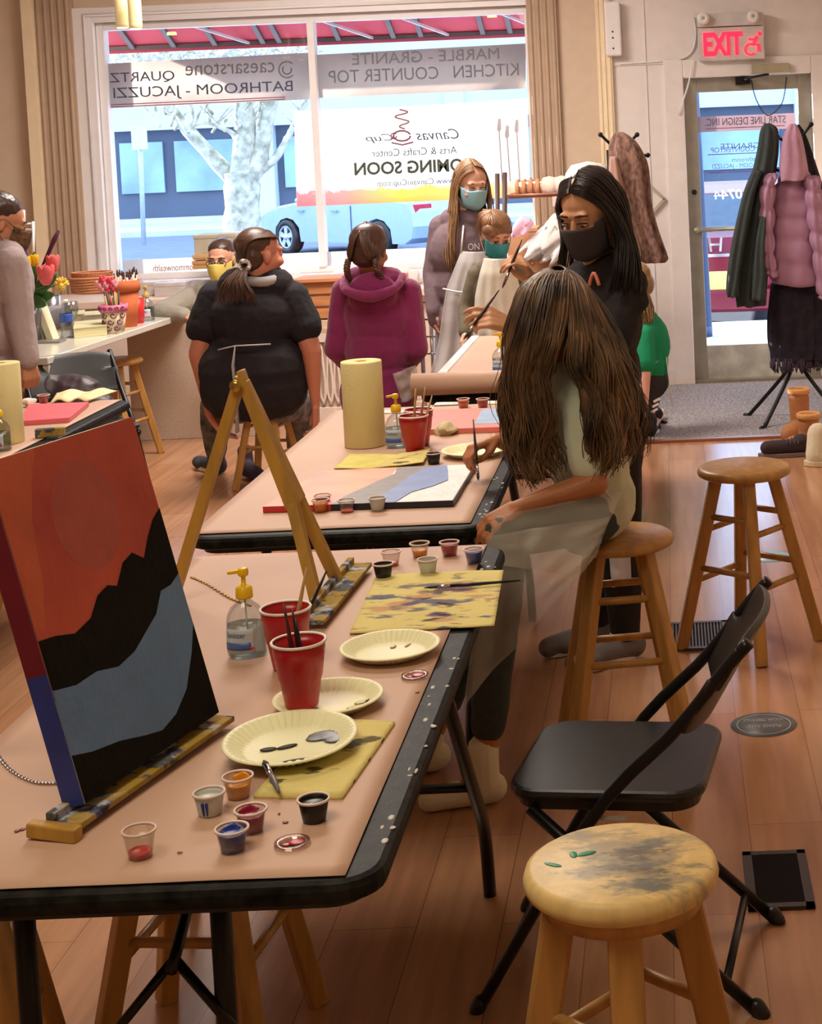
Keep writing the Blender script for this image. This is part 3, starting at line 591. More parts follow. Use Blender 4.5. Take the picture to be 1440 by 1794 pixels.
# ================================================================ folding tables
def rrect(x0, y0, x1, y1, r, n=6):
    P = []
    for cx_, cy_, a0 in ((x1-r, y1-r, 0), (x0+r, y1-r, PI/2), (x0+r, y0+r, PI), (x1-r, y0+r, 1.5*PI)):
        for i in range(n+1): a = a0+PI/2*i/n; P.append((cx_+r*math.cos(a), cy_+r*math.sin(a)))
    return P
m_tedge = mat('worn_black_plastic', (17, 17, 17), .5, var=.5, scale=30, rgb2=(34, 34, 31), bump=.1, spec=.10)
m_paint_spots = mat('paint_spots', (190, 190, 180), .5)
def table(x0, y0, x1, y1, label, ztop=.738, spots=0, legs=True, inset=.08):
    t = thing('folding_table', label, 'table', ((x0+x1)/2, (y0+y1)/2, 0))
    MB().prism(rrect(x0, y0, x1, y1, .07), ztop-.034, ztop).build('tabletop', m_tedge, t, bevel=.012)
    MB().prism(rrect(x0+.03, y0+.03, x1-.03, y1-.03, .05), ztop-.048, ztop-.03).build('skirt', m_black, t)
    if legs:
        for s, yy, i_ in ((1, y0+.62, inset), (-1, y1-.86, .045)):
            if s > 0 and inset > .1:
                for x in (x0+.155, x1-.308): MB().tube([(x, y0+.30, ztop-.05), (x, y0+.30, 0)], .017, 12).build('leg', m_blackm, t)
                continue
            for x in (x0+i_, x1-i_):
                MB().tube(catmull([(x, yy, ztop-.06), (x, yy-s*.30, .38), (x, yy-s*.50, .18), (x, yy-s*.55, 0)], 14), .015, 10).build('leg', m_blackm, t)
            MB().tube([(x0+i_, yy-s*.34, .34), (x1-i_, yy-s*.34, .34)], .011, 8).build('cross_bar', m_blackm, t)
        for s, yy in ((1, y0+.30), (-1, y1-.30)):
            MB().tube([((x0+x1)/2, yy+s*.32, ztop-.06), ((x0+x1)/2, yy+.02*s, .50), ((x0+x1)/2-.0, yy-s*.02, .48)], .010, 8).tube([((x0+x1)/2, yy, .49), (x0+.25, yy-s*.03, .34)], .008, 8).tube([((x0+x1)/2, yy, .49), (x1-.25, yy-s*.03, .34)], .008, 8).build('brace', m_blackm, t)
    if spots:
        random.seed(spots); sp = MB()
        for k in range(26): y = random.uniform(y0+.1, y1-.05); sp.ell((x1-random.uniform(.005, .04), y, ztop), (random.uniform(.002, .006), random.uniform(.003, .012), .0012), su=8, sv=4)
        sp.build('paint_spots', m_paint_spots, t)
    return t
def paper(x0, y0, x1, y1, z, label, droop=0, name='kraft_paper', m=None, seed=1):
    def fn(u, v):
        x = lerp(x0, x1, u); y = lerp(y0, y1, v); w = .0012*noise.noise(V((x*5, y*5, seed)))
        return V((x, y, z+.002+w+.001))
    return tag(MB().sheet(fn, 24, 48, .0012).build(name, m or m_kraft), label, 'paper')
T1 = (-1.20, 2.185, -.432, 4.00)
table(*T1, 'nearest black folding table, covered in brown paper and paint cups', spots=4, inset=.22)
paper(T1[0]+.0, T1[1]+.018, T1[2]-.050, T1[3]-.005, .738, 'brown paper sheet taped over the nearest table')
T2 = (-1.285, 4.19, -.505, 6.12)
table(*T2, 'second black folding table, with the paper towel roll and flat painting', spots=9)
paper(T2[0]+.005, T2[1]+.04, T2[2]-.045, T2[3]-.01, .738, 'brown paper sheet covering the second table', seed=4)
T3 = (-1.01, 6.40, -.22, 8.20)
t3 = table(*T3, 'third folding table, with the unrolled brown paper and paper roll')
paper(T3[0]+.035, T3[1]+.0, T3[2]-.0, T3[3]-.01, .738, 'pink brown paper unrolled along the third table', seed=8)
tag(MB().span((T3[0]-.004, T3[1]+.02, .7395), (T3[0]+.034, T3[3], .7435)).build('tape_strip', mat('masking_white', (222, 214, 214), .6)), 'long pale tape strip down the left edge of the third table', 'tape')
rl = thing('paper_roll', 'thick roll of brown paper lying at the near end of the third table', 'paper roll', (-.62, 6.36, .74))
MB().tube([(-1.03, 6.37, .785), (-.25, 6.37, .785)], .044, 24).build('roll', m_kraft, rl)
TL = (-2.95, 4.74, -2.19, 6.60)
table(*TL, 'left folding table with a pink canvas and paper towel roll')
paper(TL[0]+.02, TL[1]+.02, TL[2]-.05, TL[3]-.01, .738, 'brown paper sheet covering the left table', seed=12)

# ================================================================ stools
def stool(name, label, group, H, rs, foot, m, thick=.032, rungs=(.24, .40), rot=PI/4, lw=.040):
    t = proto(name, label, 'stool', group)
    MB().lathe([(.001, H-thick), (rs-.012, H-thick), (rs-.002, H-thick*.8), (rs, H-thick*.5), (rs-.004, H-.006), (rs-.014, H), (.001, H)], seg=48).build('seat', m, t)
    top = [(rs*.60*math.cos(rot+k*PI/2), rs*.60*math.sin(rot+k*PI/2)) for k in range(4)]
    bot = [(foot*math.cos(rot+k*PI/2), foot*math.sin(rot+k*PI/2)) for k in range(4)]
    def at(k, z): f = 1-z/(H-thick); return V((lerp(top[k][0], bot[k][0], f), lerp(top[k][1], bot[k][1], f), z))
    for k in range(4):
        MB().bar(at(k, 0), at(k, H-thick+.002), lw, lw, (math.cos(rot+k*PI/2), math.sin(rot+k*PI/2), 0)).build('leg', m, t, bevel=.006)
    for j, z in enumerate(rungs):
        for k in range(4):
            zz = z+(.045 if k % 2 else 0); MB().tube([at(k, zz), at((k+1) % 4, zz)], .0105, 10).build('rung', m, t)
    return t
def paint_seat_mat():
    m = wood('splattered_seat_wood', (228, 198, 132), .45, .14); m = m.copy(); m.name = 'splattered_seat'; N = NT(m); b = N.n['Principled BSDF']
    src = b.inputs['Base Color'].links[0].from_socket; tc = N.new('ShaderNodeTexCoord')
    for sc, th, col, lo in ((5.5, .42, (140, 134, 120), .0), (9, .47, (84, 98, 104), .3), (16, .50, (96, 84, 70), 1.3)):
        nz = N.new('ShaderNodeTexNoise'); nz.inputs['Scale'].default_value = sc; nz.inputs['Detail'].default_value = 9; nz.inputs['Roughness'].default_value = .7
        mp = N.new('ShaderNodeMapping'); mp.inputs['Location'].default_value = (lo*7, lo*3, lo); mp.inputs['Scale'].default_value = (1, 2, 1); N.link(tc.outputs['Object'], mp.inputs[0]); N.link(mp.outputs[0], nz.inputs[0])
        r = N.new('ShaderNodeMapRange'); r.inputs[1].default_value = th-.05; r.inputs[2].default_value = th+.03; r.inputs[4].default_value = .7
        g = N.new('ShaderNodeVectorMath', operation='DISTANCE'); N.link(tc.outputs['Object'], g.inputs[0]); g.inputs[1].default_value = (.02, 0, .61); r0 = N.new('ShaderNodeMath', operation='MULTIPLY_ADD'); r0.inputs[1].default_value = -1.5; N.link(g.outputs['Value'], r0.inputs[0]); N.link(nz.outputs[0], r0.inputs[2]); N.link(r0.outputs[0], r.inputs[0])
        mx = N.new('ShaderNodeMixRGB'); N.link(r.outputs[0], mx.inputs[0]); N.link(src, mx.inputs[1]); mx.inputs[2].default_value = (*lin(col), 1); src = mx.outputs[0]
    N.link(src, b.inputs['Base Color']); return m
st = stool('wooden_stool', 'paint-splattered round wooden stool nearest the camera', None, .61, .153, .20, wood('pale_stool_wood', (190, 142, 78), .42, .2), .038, (.20, .33), rot=-PI/2+.06, lw=.052)
place(st, az(1087, 1508, .61)-V((0, 0, .61)))
[o for o in st.children if o.name.startswith('seat')][0].data.materials[0] = paint_seat_mat()
ap = MB().lathe([(.118, .545), (.125, .545), (.125, .574), (.118, .574)], seg=40); ap.build('apron_ring', MATS['pale_stool_wood'], st)
g = MB(); random.seed(2)
for (x, y, a, b_, r_) in ((-.055, .03, .017, .007, .4), (-.105, -.005, .016, .005, -.5), (-.075, .028, .006, .012, .2)): g.ell((x, y, .6105), (a, b_, .0012), R3(r_))
g.build('green_paint', mat('green_paint', (24, 140, 104), .4), st)
far = stool('wooden_stool', 'wooden stool farthest right, standing free by the pale blue floor sticker', None, .61, .157, .235, m_stool, rungs=(.23, .40), rot=-PI/2+.10)
place(far, az(1303, 815, .61)-V((0, 0, .61)))
place(dup(far, (0, 0, 0)), az(1083, 935, .61)-V((0, 0, .61)), .80); bpy.context.view_layer.update()
def stool_at(p, rz, label, s=1): return dup(far, V((p[0], p[1], 0)), rz, label, None, s)
[o for o in COL.objects if o.name == 'wooden_stool.002'][0]['label'] = 'wooden stool behind the long-haired girl in the clear apron'
q = az(418, 880, 0)
stool_at((-2.10, 8.34), .5, 'short wooden stool under the woman in the black tee', .78)
stool_at((-.955, 3.10), .576, 'wooden stool pushed under the nearest table, right one of the two', .97)
stool_at((-1.30, 2.78), .95, 'wooden stool pushed under the nearest table, left one of the two', .97)
stool_at((-1.10, 6.02), .35, 'wooden stool pushed under the second table', .97)
stool_at((-2.08, 4.10), .6, 'wooden stool behind the big canvas at the left edge', 1.0)
stool_at((-3.16, 9.25), .4, 'orange wooden stool tucked at the right end of the stone counter', .93)
# ================================================================ folding chairs (local: faces -x)
def fchair(label):
    t = proto('folding_chair', label, 'chair')
    P = rrect(-.20, -.20, .20, .195, .07)
    def sf(u, v): x = lerp(-.215, .20, u); y = lerp(-.205, .205, v); e = max(abs(u-.5), abs(v-.5)); return V((x, y, .445-.012*math.cos((u-.5)*2.6)*math.cos((v-.5)*3)+.008*math.cos(u*3)))
    o = MB().prism(P, .425, .448).build('seat', m_black, t, bevel=.010)
    MB().prism(rrect(-.185, -.185, .185, .18, .06), .405, .426).build('seat_underside', m_black, t)
    for s in (-1, 1):
        y = s*.215
        MB().tube(catmull([(-.27, y, .0), (-.02, y, .40), (.155, y, .58), (.255, y, .70), (.305, y, .755)], 18), .0125, 10).build('front_leg', m_blackm, t)
        MB().tube([(-.15, s*.19, .41), (.30, s*.19, .0)], .0125, 10).build('rear_leg', m_blackm, t)
        MB().cap((-.27, y, .004), (-.262, y, .02), .016).build('foot_cap', m_black, t); MB().cap((.30, s*.19, .004), (.29, s*.19, .02), .016).build('foot_cap', m_black, t)
    MB().tube([(-.215, -.215, .09), (-.215, .215, .09)], .009, 8).build('front_cross_bar', m_blackm, t); MB().tube([(.23, -.19, .062), (.23, .19, .062)], .009, 8).build('rear_cross_bar', m_blackm, t)
    def bk(u, v): y = lerp(-.225, .225, u); return V((.185+.12*v+.035*math.cos((u-.5)*PI)-.02, y, .56+.20*v-.02*abs(2*u-1)**4*(1 if v > .5 else -1)))
    MB().sheet(bk, 16, 8, .016).build('backrest', m_black, t, bevel=.004)
    MB().span((-.03, -.2148, .398), (.05, -.2135, .407)).build('label_strip', mat('pale_label', (170, 168, 160), .5), t)
    return t
ch = fchair('black folding chair facing the nearest table, right of it'); place(ch, (-.150, 3.36, 0), -.15)
dup(ch, (-2.80, 7.75, 0), 2.2, 'black folding chair with a jacket, pushed under the white counter')
def napkin_mat(name, cols, base=(222, 208, 132), fade=.35):
    m = mat(name, base, .9, var=.04, bump=.25, bscale=120).copy(); N = NT(m); b = N.n['Principled BSDF']; src = b.inputs['Base Color'].links[0].from_socket; tc = N.new('ShaderNodeTexCoord')
    for i, (sc, th, col, st_, loc) in enumerate(cols):
        mp = N.new('ShaderNodeMapping'); mp.inputs['Scale'].default_value = st_; mp.inputs['Location'].default_value = loc; N.link(tc.outputs['Object'], mp.inputs[0])
        nz = N.new('ShaderNodeTexNoise'); nz.inputs['Scale'].default_value = sc; nz.inputs['Detail'].default_value = 4; N.link(mp.outputs[0], nz.inputs[0])
        # stains fade towards the napkin's border
        g = N.new('ShaderNodeVectorMath', operation='DISTANCE'); N.link(tc.outputs['Generated'], g.inputs[0]); g.inputs[1].default_value = (.5, .5, .5)
        r0 = N.new('ShaderNodeMath', operation='MULTIPLY_ADD'); r0.inputs[1].default_value = -fade; N.link(g.outputs['Value'], r0.inputs[0]); N.link(nz.outputs[0], r0.inputs[2])
        r = N.new('ShaderNodeMapRange'); r.inputs[1].default_value = th-.02-.10; r.inputs[2].default_value = th+.03-.10; r.inputs[4].default_value = .85; N.link(r0.outputs[0], r.inputs[0])
        mx = N.new('ShaderNodeMixRGB'); N.link(r.outputs[0], mx.inputs[0]); N.link(src, mx.inputs[1]); mx.inputs[2].default_value = (*lin(col), 1); src = mx.outputs[0]
    N.link(src, b.inputs['Base Color']); return m
# ================================================================ easels
def smear_wood():
    if 'paint_smeared_wood' in MATS: return MATS['paint_smeared_wood']
    m = napkin_mat('x', [(14, .50, (40, 66, 140), (1, 1, 1), (0, 0, 0)), (20, .56, (186, 190, 200), (1, 1, 1), (4, 0, 0)), (22, .60, (30, 36, 30), (1, 1, 1), (8, 2, 0)), (18, .58, (170, 140, 40), (1, 1, 1), (2, 7, 0))], (178, 144, 72), 0); MATS['paint_smeared_wood'] = m; return m
def easel(name, label, loc, rz, chain_len=True):
    # local: front faces +x, tray along y at x=0, top leans towards -x
    t = proto(name, label, 'easel')
    lean = V((-.20, 0, .52)); apex = V((-.195, -.02, .50))
    MB().bar((-.19, -.02, .49), (-.095, -.002, .215), .022, .028, (0, 1, 0), .030, .074).bar((-.195, -.02, .515), (-.185, -.02, .48), .014, .03, (0, 1, 0)).build('head_board', m_easel, t, bevel=.002)
    MB().bar((-.097, -.024, .225), (-.03, -.100, .0), .024, .026, (0, 1, 0)).build('front_leg', m_easel, t, bevel=.002)
    MB().bar((-.097, .020, .225), (-.025, .075, .0), .024, .026, (0, 1, 0)).build('front_leg', m_easel, t, bevel=.002)
    MB().bar(apex, (-.385, .0, 0), .024, .024, (0, 1, 0)).build('back_leg', m_easel, t, bevel=.002)
    MB().cap((-.20, -.045, .485), (-.20, .02, .485), .006).ell((-.20, -.048, .485), (.013, .007, .013)).build('hinge_bolt', mat('brass', (180, 150, 80), .3, .9), t)
    tr = MB().span((-.04, -.235, .012), (-.025, .215, .034)).span((-.03, -.235, .010), (.016, .215, .020)).build('tray', smear_wood(), t, bevel=.002)
    return t
es = easel('table_easel', 'wooden table easel without a canvas, tray towards the red cups', None, 0)
place(es, (-.752, 3.575, .742), -.04)
e2 = dup(es, (-.858, 2.590, .742), -math.atan2(.097, .367), 'wooden table easel holding the sunset mountain painting')
MB().bar((-.06, -.245, .014), (.022, -.245, .010), .022, .022).build('base_bar', m_easel, e2, bevel=.003).matrix_parent_inverse = Matrix.Identity(4)
# chain lying on the near table left of the canvas
tag(chainmesh([az(-6, 1322, .742), az(20, 1352, .742), az(60, 1372, .742), az(105, 1374, .742), az(150, 1372, .742)], .0018, 60).build('easel_chain', m_chrome), 'thin chain lying on brown paper left of the big canvas', 'chain')
tag(chainmesh([az(335, 1012, .742), az(365, 1026, .742), az(405, 1050, .742), az(440, 1062, .742)], .0016, 44).build('easel_chain', mat('brass', (0, 0, 0))), 'thin chain on the paper behind the hand sanitiser', 'chain')
# ================================================================ the big painting
B0, B1 = V((-.909, 2.404, .775)), V((-.812, 2.771, .775)); bd_ = (B1-B0).normalized(); nn = V((bd_.y, -bd_.x, 0)); th = math.radians(14.5)
up = (-nn*math.sin(th)+V((0, 0, 1))*math.cos(th)); fn_ = up.cross(bd_)
if fn_.dot(nn) < 0: fn_ = -fn_
CW, CHh = .385, .53; TH = .035
pt = thing('painting', 'big canvas of a red sunset, black mountains and blue river on the easel', 'painting', tuple((B0+B1)/2))
C3 = lambda u, v, d=0: B0+bd_*u*CW+up*v*CHh+fn_*d
def slab(poly, d0, d1, mb=None):
    mb = mb or MB(); n = len(poly); vs = [C3(u, v, d0) for u, v in poly]+[C3(u, v, d1) for u, v in poly]
    return mb.add(vs, [tuple(range(n)), tuple(reversed(range(n, 2*n)))]+[(i, n+i, n+(i+1) % n, (i+1) % n) for i in range(n)], False)
m_p_red = mat('sunset_red_paint', (168, 52, 42), .5, var=.14, scale=5, rgb2=(182, 72, 46), bump=.15, bscale=60)
m_p_blk = mat('black_paint', (13, 11, 11), .7, var=.3, scale=40, bump=.2, bscale=80, spec=.12)
m_p_blue = mat('river_blue_paint', (84, 120, 166), .42, var=.12, scale=14, bump=.15, bscale=70)
slab([(0, 0), (1, 0), (1, 1), (0, 1)], -TH, 0).build('canvas', mat('canvas_white', (226, 230, 216), .7, bump=.1, bscale=300), pt)
slab([(0, .30), (1, .12), (1, 1), (0, 1)], .0002, .0010).build('red_sky', m_p_red, pt)
ridge = [(0, .475), (.10, .468), (.22, .448), (.34, .468), (.42, .520), (.50, .535), (.56, .520), (.64, .578), (.72, .595), (.79, .562), (.86, .62), (.93, .665), (1, .69)]
low = [(1, .47), (.92, .448), (.84, .445), (.76, .385), (.66, .352), (.55, .315), (.42, .298), (.28, .318), (.14, .312), (.0, .330)]
slab(ridge+low, .0012, .0020).build('mountain', m_p_blk, pt)
rv = low[::-1]; rb = [(1, .30), (.93, .22), (.82, .125), (.70, .075), (.58, .055), (.46, .072), (.30, .10), (.12, .118), (0, .14)]
slab(rv+rb, .0012, .0018).build('river', m_p_blue, pt)
slab(rb[::-1]+[(1, 0), (0, 0)], .0012, .0020).build('dark_shore', m_p_blk, pt)
side = MB(); vs = [C3(-.0015/CW*1, v, d) for v, d in ((.38, .001), (1, .001), (1, -TH), (.38, -TH))]+[C3(-.004/CW, v, d) for v, d in ((.38, .001), (1, .001), (1, -TH), (.38, -TH))]
side.add(vs, [(0, 1, 2, 3), (7, 6, 5, 4), (0, 4, 5, 1), (1, 5, 6, 2), (2, 6, 7, 3), (3, 7, 4, 0)], False).build('maroon_edge', mat('maroon_paint_edge', (108, 18, 40), .45, var=.15), pt)
side = MB(); vs = [C3(-.0015/CW*1, v, d) for v, d in ((0, .001), (.38, .001), (.38, -TH), (0, -TH))]+[C3(-.004/CW, v, d) for v, d in ((0, .001), (.38, .001), (.38, -TH), (0, -TH))]
side.add(vs, [(0, 1, 2, 3), (7, 6, 5, 4), (0, 4, 5, 1), (1, 5, 6, 2), (2, 6, 7, 3), (3, 7, 4, 0)], False).build('blue_edge', mat('blue_paint_edge', (38, 56, 140), .45, var=.2), pt)
sun_ = [(.50+.22*math.cos(k*PI/16), .76+.17*math.sin(k*PI/16)) for k in range(32)]
slab(sun_, .0008, .00125).build('pale_sun', mat('sun_glow_paint', (164, 66, 56), .42, var=.12, scale=10, bump=.15, bscale=60), pt)
og = [(0, .5), (.06, .5), (.12, .62), (.16, .8), (.22, .9), (.30, 1), (0, 1)]
slab(og, .0006, .0012).build('orange_streak', mat('orange_streak_paint', (184, 78, 44), .42, var=.16, scale=8, bump=.15, bscale=60), pt)
# ================================================================ things on the near table
ZP = .7425
def cup_proto(name, label, group=None, h=.12, rb=.030, rt=.048, wallm=None):
    t = proto(name, label, 'cup', group)
    pr_ = [(.001, .002), (rb-.001, .002), (rb, .008), (lerp(rb, rt, .45)-.0012, h*.42), (lerp(rb, rt, .5), h*.45), (lerp(rb, rt, .78), h*.76), (lerp(rb, rt, .82)+.001, h*.8), (rt-.001, h-.004)]
    inn = [(r-.0014, z+.001) for r, z in pr_[::-1]]
    MB().lathe(pr_+inn, seg=36).build('cup_wall', wallm or m_red, t)
    MB().lathe([(rt-.003, h-.004), (rt+.001, h-.005), (rt+.002, h-.002), (rt, h), (rt-.003, h-.001)], seg=36).build('rim', mat('cup_rim_white', (238, 226, 220), .4), t)
    MB().lathe([(.001, h*.62), (lerp(rb, rt, .62)-.003, h*.62)], seg=30).build('paint_water', mat('murky_water', (110, 70, 66), .1), t)
    return t
c1 = cup_proto('plastic_cup', 'red plastic cup with brushes standing on a paper plate', None); place(c1, V((-.688, 2.868, ZP+.006)))
c2 = dup(c1, V((-.765, 3.10, ZP)), 0, 'red plastic cup with brushes behind the front red cup')
c3 = dup(c1, V((-.845, 5.22, ZP)), 0, 'red plastic cup with brushes on the second table, in front')
c4 = dup(c1, V((-.845, 5.33, ZP)), 0, 'red plastic cup on the second table, hidden behind the other')
def brush(p0, p1, label, col=(60, 34, 30), r=.0035, bl=.03, tip=(40, 34, 34), name='paint_brush'):
    # p0 bristle end, p1 handle end
    p0 = V(p0); p1 = V(p1); t = thing(name, label, 'paint brush', tuple((p0+p1)/2)); d = (p1-p0).normalized(); L = (p1-p0).length
    a = p0+d*bl; b_ = p0+d*(bl+.028)
    MB().tube([b_, b_+d*(L-bl-.028)*.3, b_+d*(L-bl-.028)*.7, p1], [r, r*1.3, r*.9, r*.5], 10).build('handle', mat('brush_handle_%d_%d_%d' % col, col, .35), t)
    MB().tube([a, b_], [r*1.25, r*1.0], 10).build('ferrule', m_chrome, t)
    MB().tube([p0, lerp(p0, a, .5), a], [r*.3, r*1.3, r*1.2], 10, flat=.6).build('bristles', mat('bristle_%d_%d_%d' % tip, tip, .8), t)
    return t
z1 = ZP
brush((-.690, 2.870, z1+.02), ay(497, 1058, 2.87), 'dark brush leaning left in the front red cup', (84, 30, 34))
brush((-.680, 2.872, z1+.02), ay(512, 1068, 2.87), 'thin dark brush standing in the front red cup', (50, 26, 28))
brush((-.675, 2.860, z1+.02), ay(518, 1085, 2.86), 'short black brush in the front red cup', (24, 22, 24))
brush((-.760, 3.09, z1+.02), ay(537, 995, 3.09), 'tan brush upright in the rear red cup', (190, 150, 100))
brush((-.765, 3.11, z1+.02), ay(572, 1000, 3.13), 'black brush leaning right in the rear red cup', (30, 30, 34))
brush((-.85, 5.22, z1+.02), ay(728, 680, 5.22), 'left light brush in the second table red cup', (200, 160, 110))
brush((-.84, 5.23, z1+.02), ay(745, 678, 5.23), 'middle light brush in the second table red cup', (188, 140, 90))
brush((-.835, 5.22, z1+.02), ay(757, 693, 5.22), 'right light brush in the second table red cup', (206, 168, 120))
# paint pots
def pot(name, label, paint, level=.7, h=.034, rb=.0165, rt=.0225, frost=None, smear=False):
    t = proto(name, label, 'paint pot')
    pr_ = [(.001, .0), (rb, .0), (rb+.0005, .001), (rt, h-.003)]; inn = [(r-.0008, z+.0006) for r, z in pr_[::-1]]
    MB().lathe(pr_+inn, seg=28).build('pot_wall', frost or glass('pot_plastic', (250, 248, 246), .03, .15), t)
    MB().lathe([(rt-.001, h-.003), (rt+.0022, h-.003), (rt+.0024, h), (rt-.001, h)], seg=28).build('rim', mat('pot_rim', (226, 206, 198), .35), t)
    rl_ = lerp(rb, rt, level)-.0014
    MB().lathe([(.001, .0012), (rb-.0012, .0012), (rl_, h*level), (rl_*.6, h*level-.002), (.001, h*level-.003)], seg=24).build('paint', mat('paint_%d_%d_%d' % paint, paint, .32, var=.1, scale=60), t)
    if smear:
        def sf(u, v): a = smear+u*1.6; r = lerp(rb, rt, .35+.6*v)-.0010; return V((r*math.cos(a), r*math.sin(a), h*(.35+.6*v*(1-.3*abs(2*u-1)))))
        MB().sheet(sf, 10, 4, .0008).build('paint_smear', mat('paint_%d_%d_%d' % paint, paint), t)
    return t
fr_ = mat('frosted_pot', (214, 214, 206), .3, alpha=.75)
def putpot(px, py, *a, z=ZP, **k): t = pot('paint_pot', *a, **k); place(t, az(px, py, z)); return t
putpot(408, 1490, 'blue paint pot at the front of the nearest table', (34, 58, 150), .78, smear=1.0)
putpot(441, 1456, 'dark magenta paint pot behind the blue one', (150, 18, 62), .75, smear=1.2)
putpot(368, 1425, 'whitish pot with blue drips left of the orange pot', (196, 204, 200), .8, frost=fr_)
putpot(418, 1396, 'orange yellow paint pot in front of the large paper plate', (226, 146, 16), .62, smear=.6)
putpot(551, 1437, 'black paint pot on the nearest table beside the folded napkin', (20, 17, 17), .85, frost=mat('black_smeared_pot', (30, 26, 26), .3), smear=.2)
putpot(246, 1500, 'nearly empty clear pot with red paint at its bottom', (200, 24, 30), .22, h=.040)
dr = MB()
for a in (-1.8, -1.5): 
    dr.cap(az(368, 1425, ZP)+V((.0215*math.cos(a), .0215*math.sin(a), .022)), az(368, 1425, ZP)+V((.0185*math.cos(a), .0185*math.sin(a), .004)), .0026, .0012)
tag(dr.build('paint_drip', mat('paint_34_58_150', (34, 58, 150))), 'two dark blue drips down the whitish paint pot', 'paint drip')
putpot(736, 975, 'orange paint pot in the back row of the nearest table', (236, 150, 20), .5)
putpot(788, 973, 'crimson paint pot in the back row of the nearest table', (168, 20, 46), .8)
putpot(831, 986, 'blue paint pot at the right end of the back row', (36, 74, 168), .8)
putpot(750, 1004, 'pale greenish paint pot in front of the back row', (196, 200, 170), .7, frost=fr_)
putpot(672, 1012, 'black paint pot at the left of the back row', (26, 22, 22), .85, frost=MATS['black_smeared_pot'])
putpot(686, 990, 'clear pot with a red bottom behind the black pot', (214, 70, 50), .25)
Z2 = ZP
putpot(522, 897, 'blue paint pot in front of the flat canvas on the second table', (44, 70, 150), .8)
putpot(562, 896, 'orange paint pot right of the blue one on the second table', (230, 130, 20), .7)
putpot(566, 888, 'magenta rimmed pot tucked behind the orange pot', (120, 24, 50), .8)
putpot(608, 897, 'clear pot with a red streak on the second table', (200, 60, 50), .2)
putpot(662, 893, 'pale grey paint pot at the front of the second table', (206, 206, 182), .85, frost=fr_)
putpot(760, 812, 'black paint pot behind the flat canvas', (30, 26, 26), .8, frost=MATS['black_smeared_pot'])
putpot(846, 714, 'red paint pot at the far end of the second table', (190, 24, 50), .85)
putpot(812, 714, 'orange paint pot at the far end of the second table', (230, 110, 40), .8)
putpot(77, 706, 'red pot beside the pink canvas on the left table', (190, 20, 70), .85)
for px, py, lb in ((512, 1480, 'clear pot lid with red paint at the front of the nearest table'), (727, 1186, 'clear pot lid with magenta paint right of the far plate'), (1118-0, 0, None)):
    if not lb: continue
    p = az(px, py, ZP); t = thing('pot_lid', lb, 'lid', p)
    MB().lathe([(.001, .001), (.017, .001), (.0175, .004), (.0245, .004), (.025, .001), (.026, .001), (.0255, .0055), (.017, .0055), (.016, .0025), (.001, .0025)], p, seg=30).build('lid_plastic', glass('lid_plastic', (240, 230, 228), .12, .1), t)
    MB().ell(p+V((.006, .003, .003)), (.012, .010, .0014)).ell(p+V((-.008, -.005, .003)), (.006, .005, .001)).build('paint', mat('lid_red', (186, 30, 60), .35), t)
m_stain_k = mat('black_stain', (40, 34, 34), .6, var=.2)
# plates
def plate(name, label, R=.098):
    t = proto(name, label, 'plate'); N_ = 192
    MB().lathe([(.001, .002), (R*.66, .002), (R*.72, .005), (R*.90, .019), (R*.96, .021), (R, .0195), (R, .018), (R*.95, .019), (R*.72, .003), (R*.64, 0), (.001, 0)], seg=N_, fn=lambda k, r: 1+(.030 if k % 4 < 2 else -.02)*(1 if R*.7 < r < R*.96 else 0)).build('plate_body', m_plate, t)
    return t
def splats(L, m, parent, name='paint_smear'):
    mb = MB()
    for x, y, z, a, b_, r_ in L: mb.ell((x, y, z), (a, b_, .0012), R3(r_), su=12, sv=4)
    return mb.build(name, m, parent)
pl1 = plate('paper_plate', 'front paper plate with a brush and grey and black paint', .110)
MB_ = splats([(.050, .035, .004, .030, .020, .3), (.068, .020, .004, .018, .016, .8), (.036, .022, .004, .016, .010, .1)], mat('grey_blue_paint', (120, 124, 140), .4, var=.3, scale=60), pl1)
splats([(-.005, -.004, .004, .018, .007, .5), (-.034, -.012, .004, .014, .008, .2), (.02, -.06, .004, .024, .006, .3)], m_stain_k, pl1, 'dark_smear')
pl1.location = az(510, 1322, .742)+V((.0, 0, .012)); pl1.rotation_euler = (math.radians(3), 0, 0)
pl2 = plate('paper_plate', 'paper plate under the front red cup'); place(pl2, az(576, 1237, ZP), .4)
splats([(.055, -.02, .004, .016, .008, .4), (.04, -.038, .004, .018, .006, .2)], mat('olive_smear', (168, 160, 70), .4), pl2); splats([(.07, -.02, .006, .012, .004, .6)], m_stain_k, pl2, 'dark_smear')
pl3 = plate('paper_plate', 'clean looking paper plate left of the painted napkin'); place(pl3, az(684, 1146, ZP), 1)
splats([(.03, .02, .004, .010, .006, .4), (.05, .0, .004, .012, .003, .2)], mat('pinkish_smear', (220, 180, 150), .4), pl3)
pl4 = plate('paper_plate', 'paper plate under the painting hand on the second table', .105); place(pl4, az(832, 797, ZP), 1)
# brush lying on plate 1
brush(az(462, 1332, .775), az(489, 1388, .755), 'grey paint-covered brush resting on the front plate', (110, 104, 108), .0042, .018, (60, 54, 60))
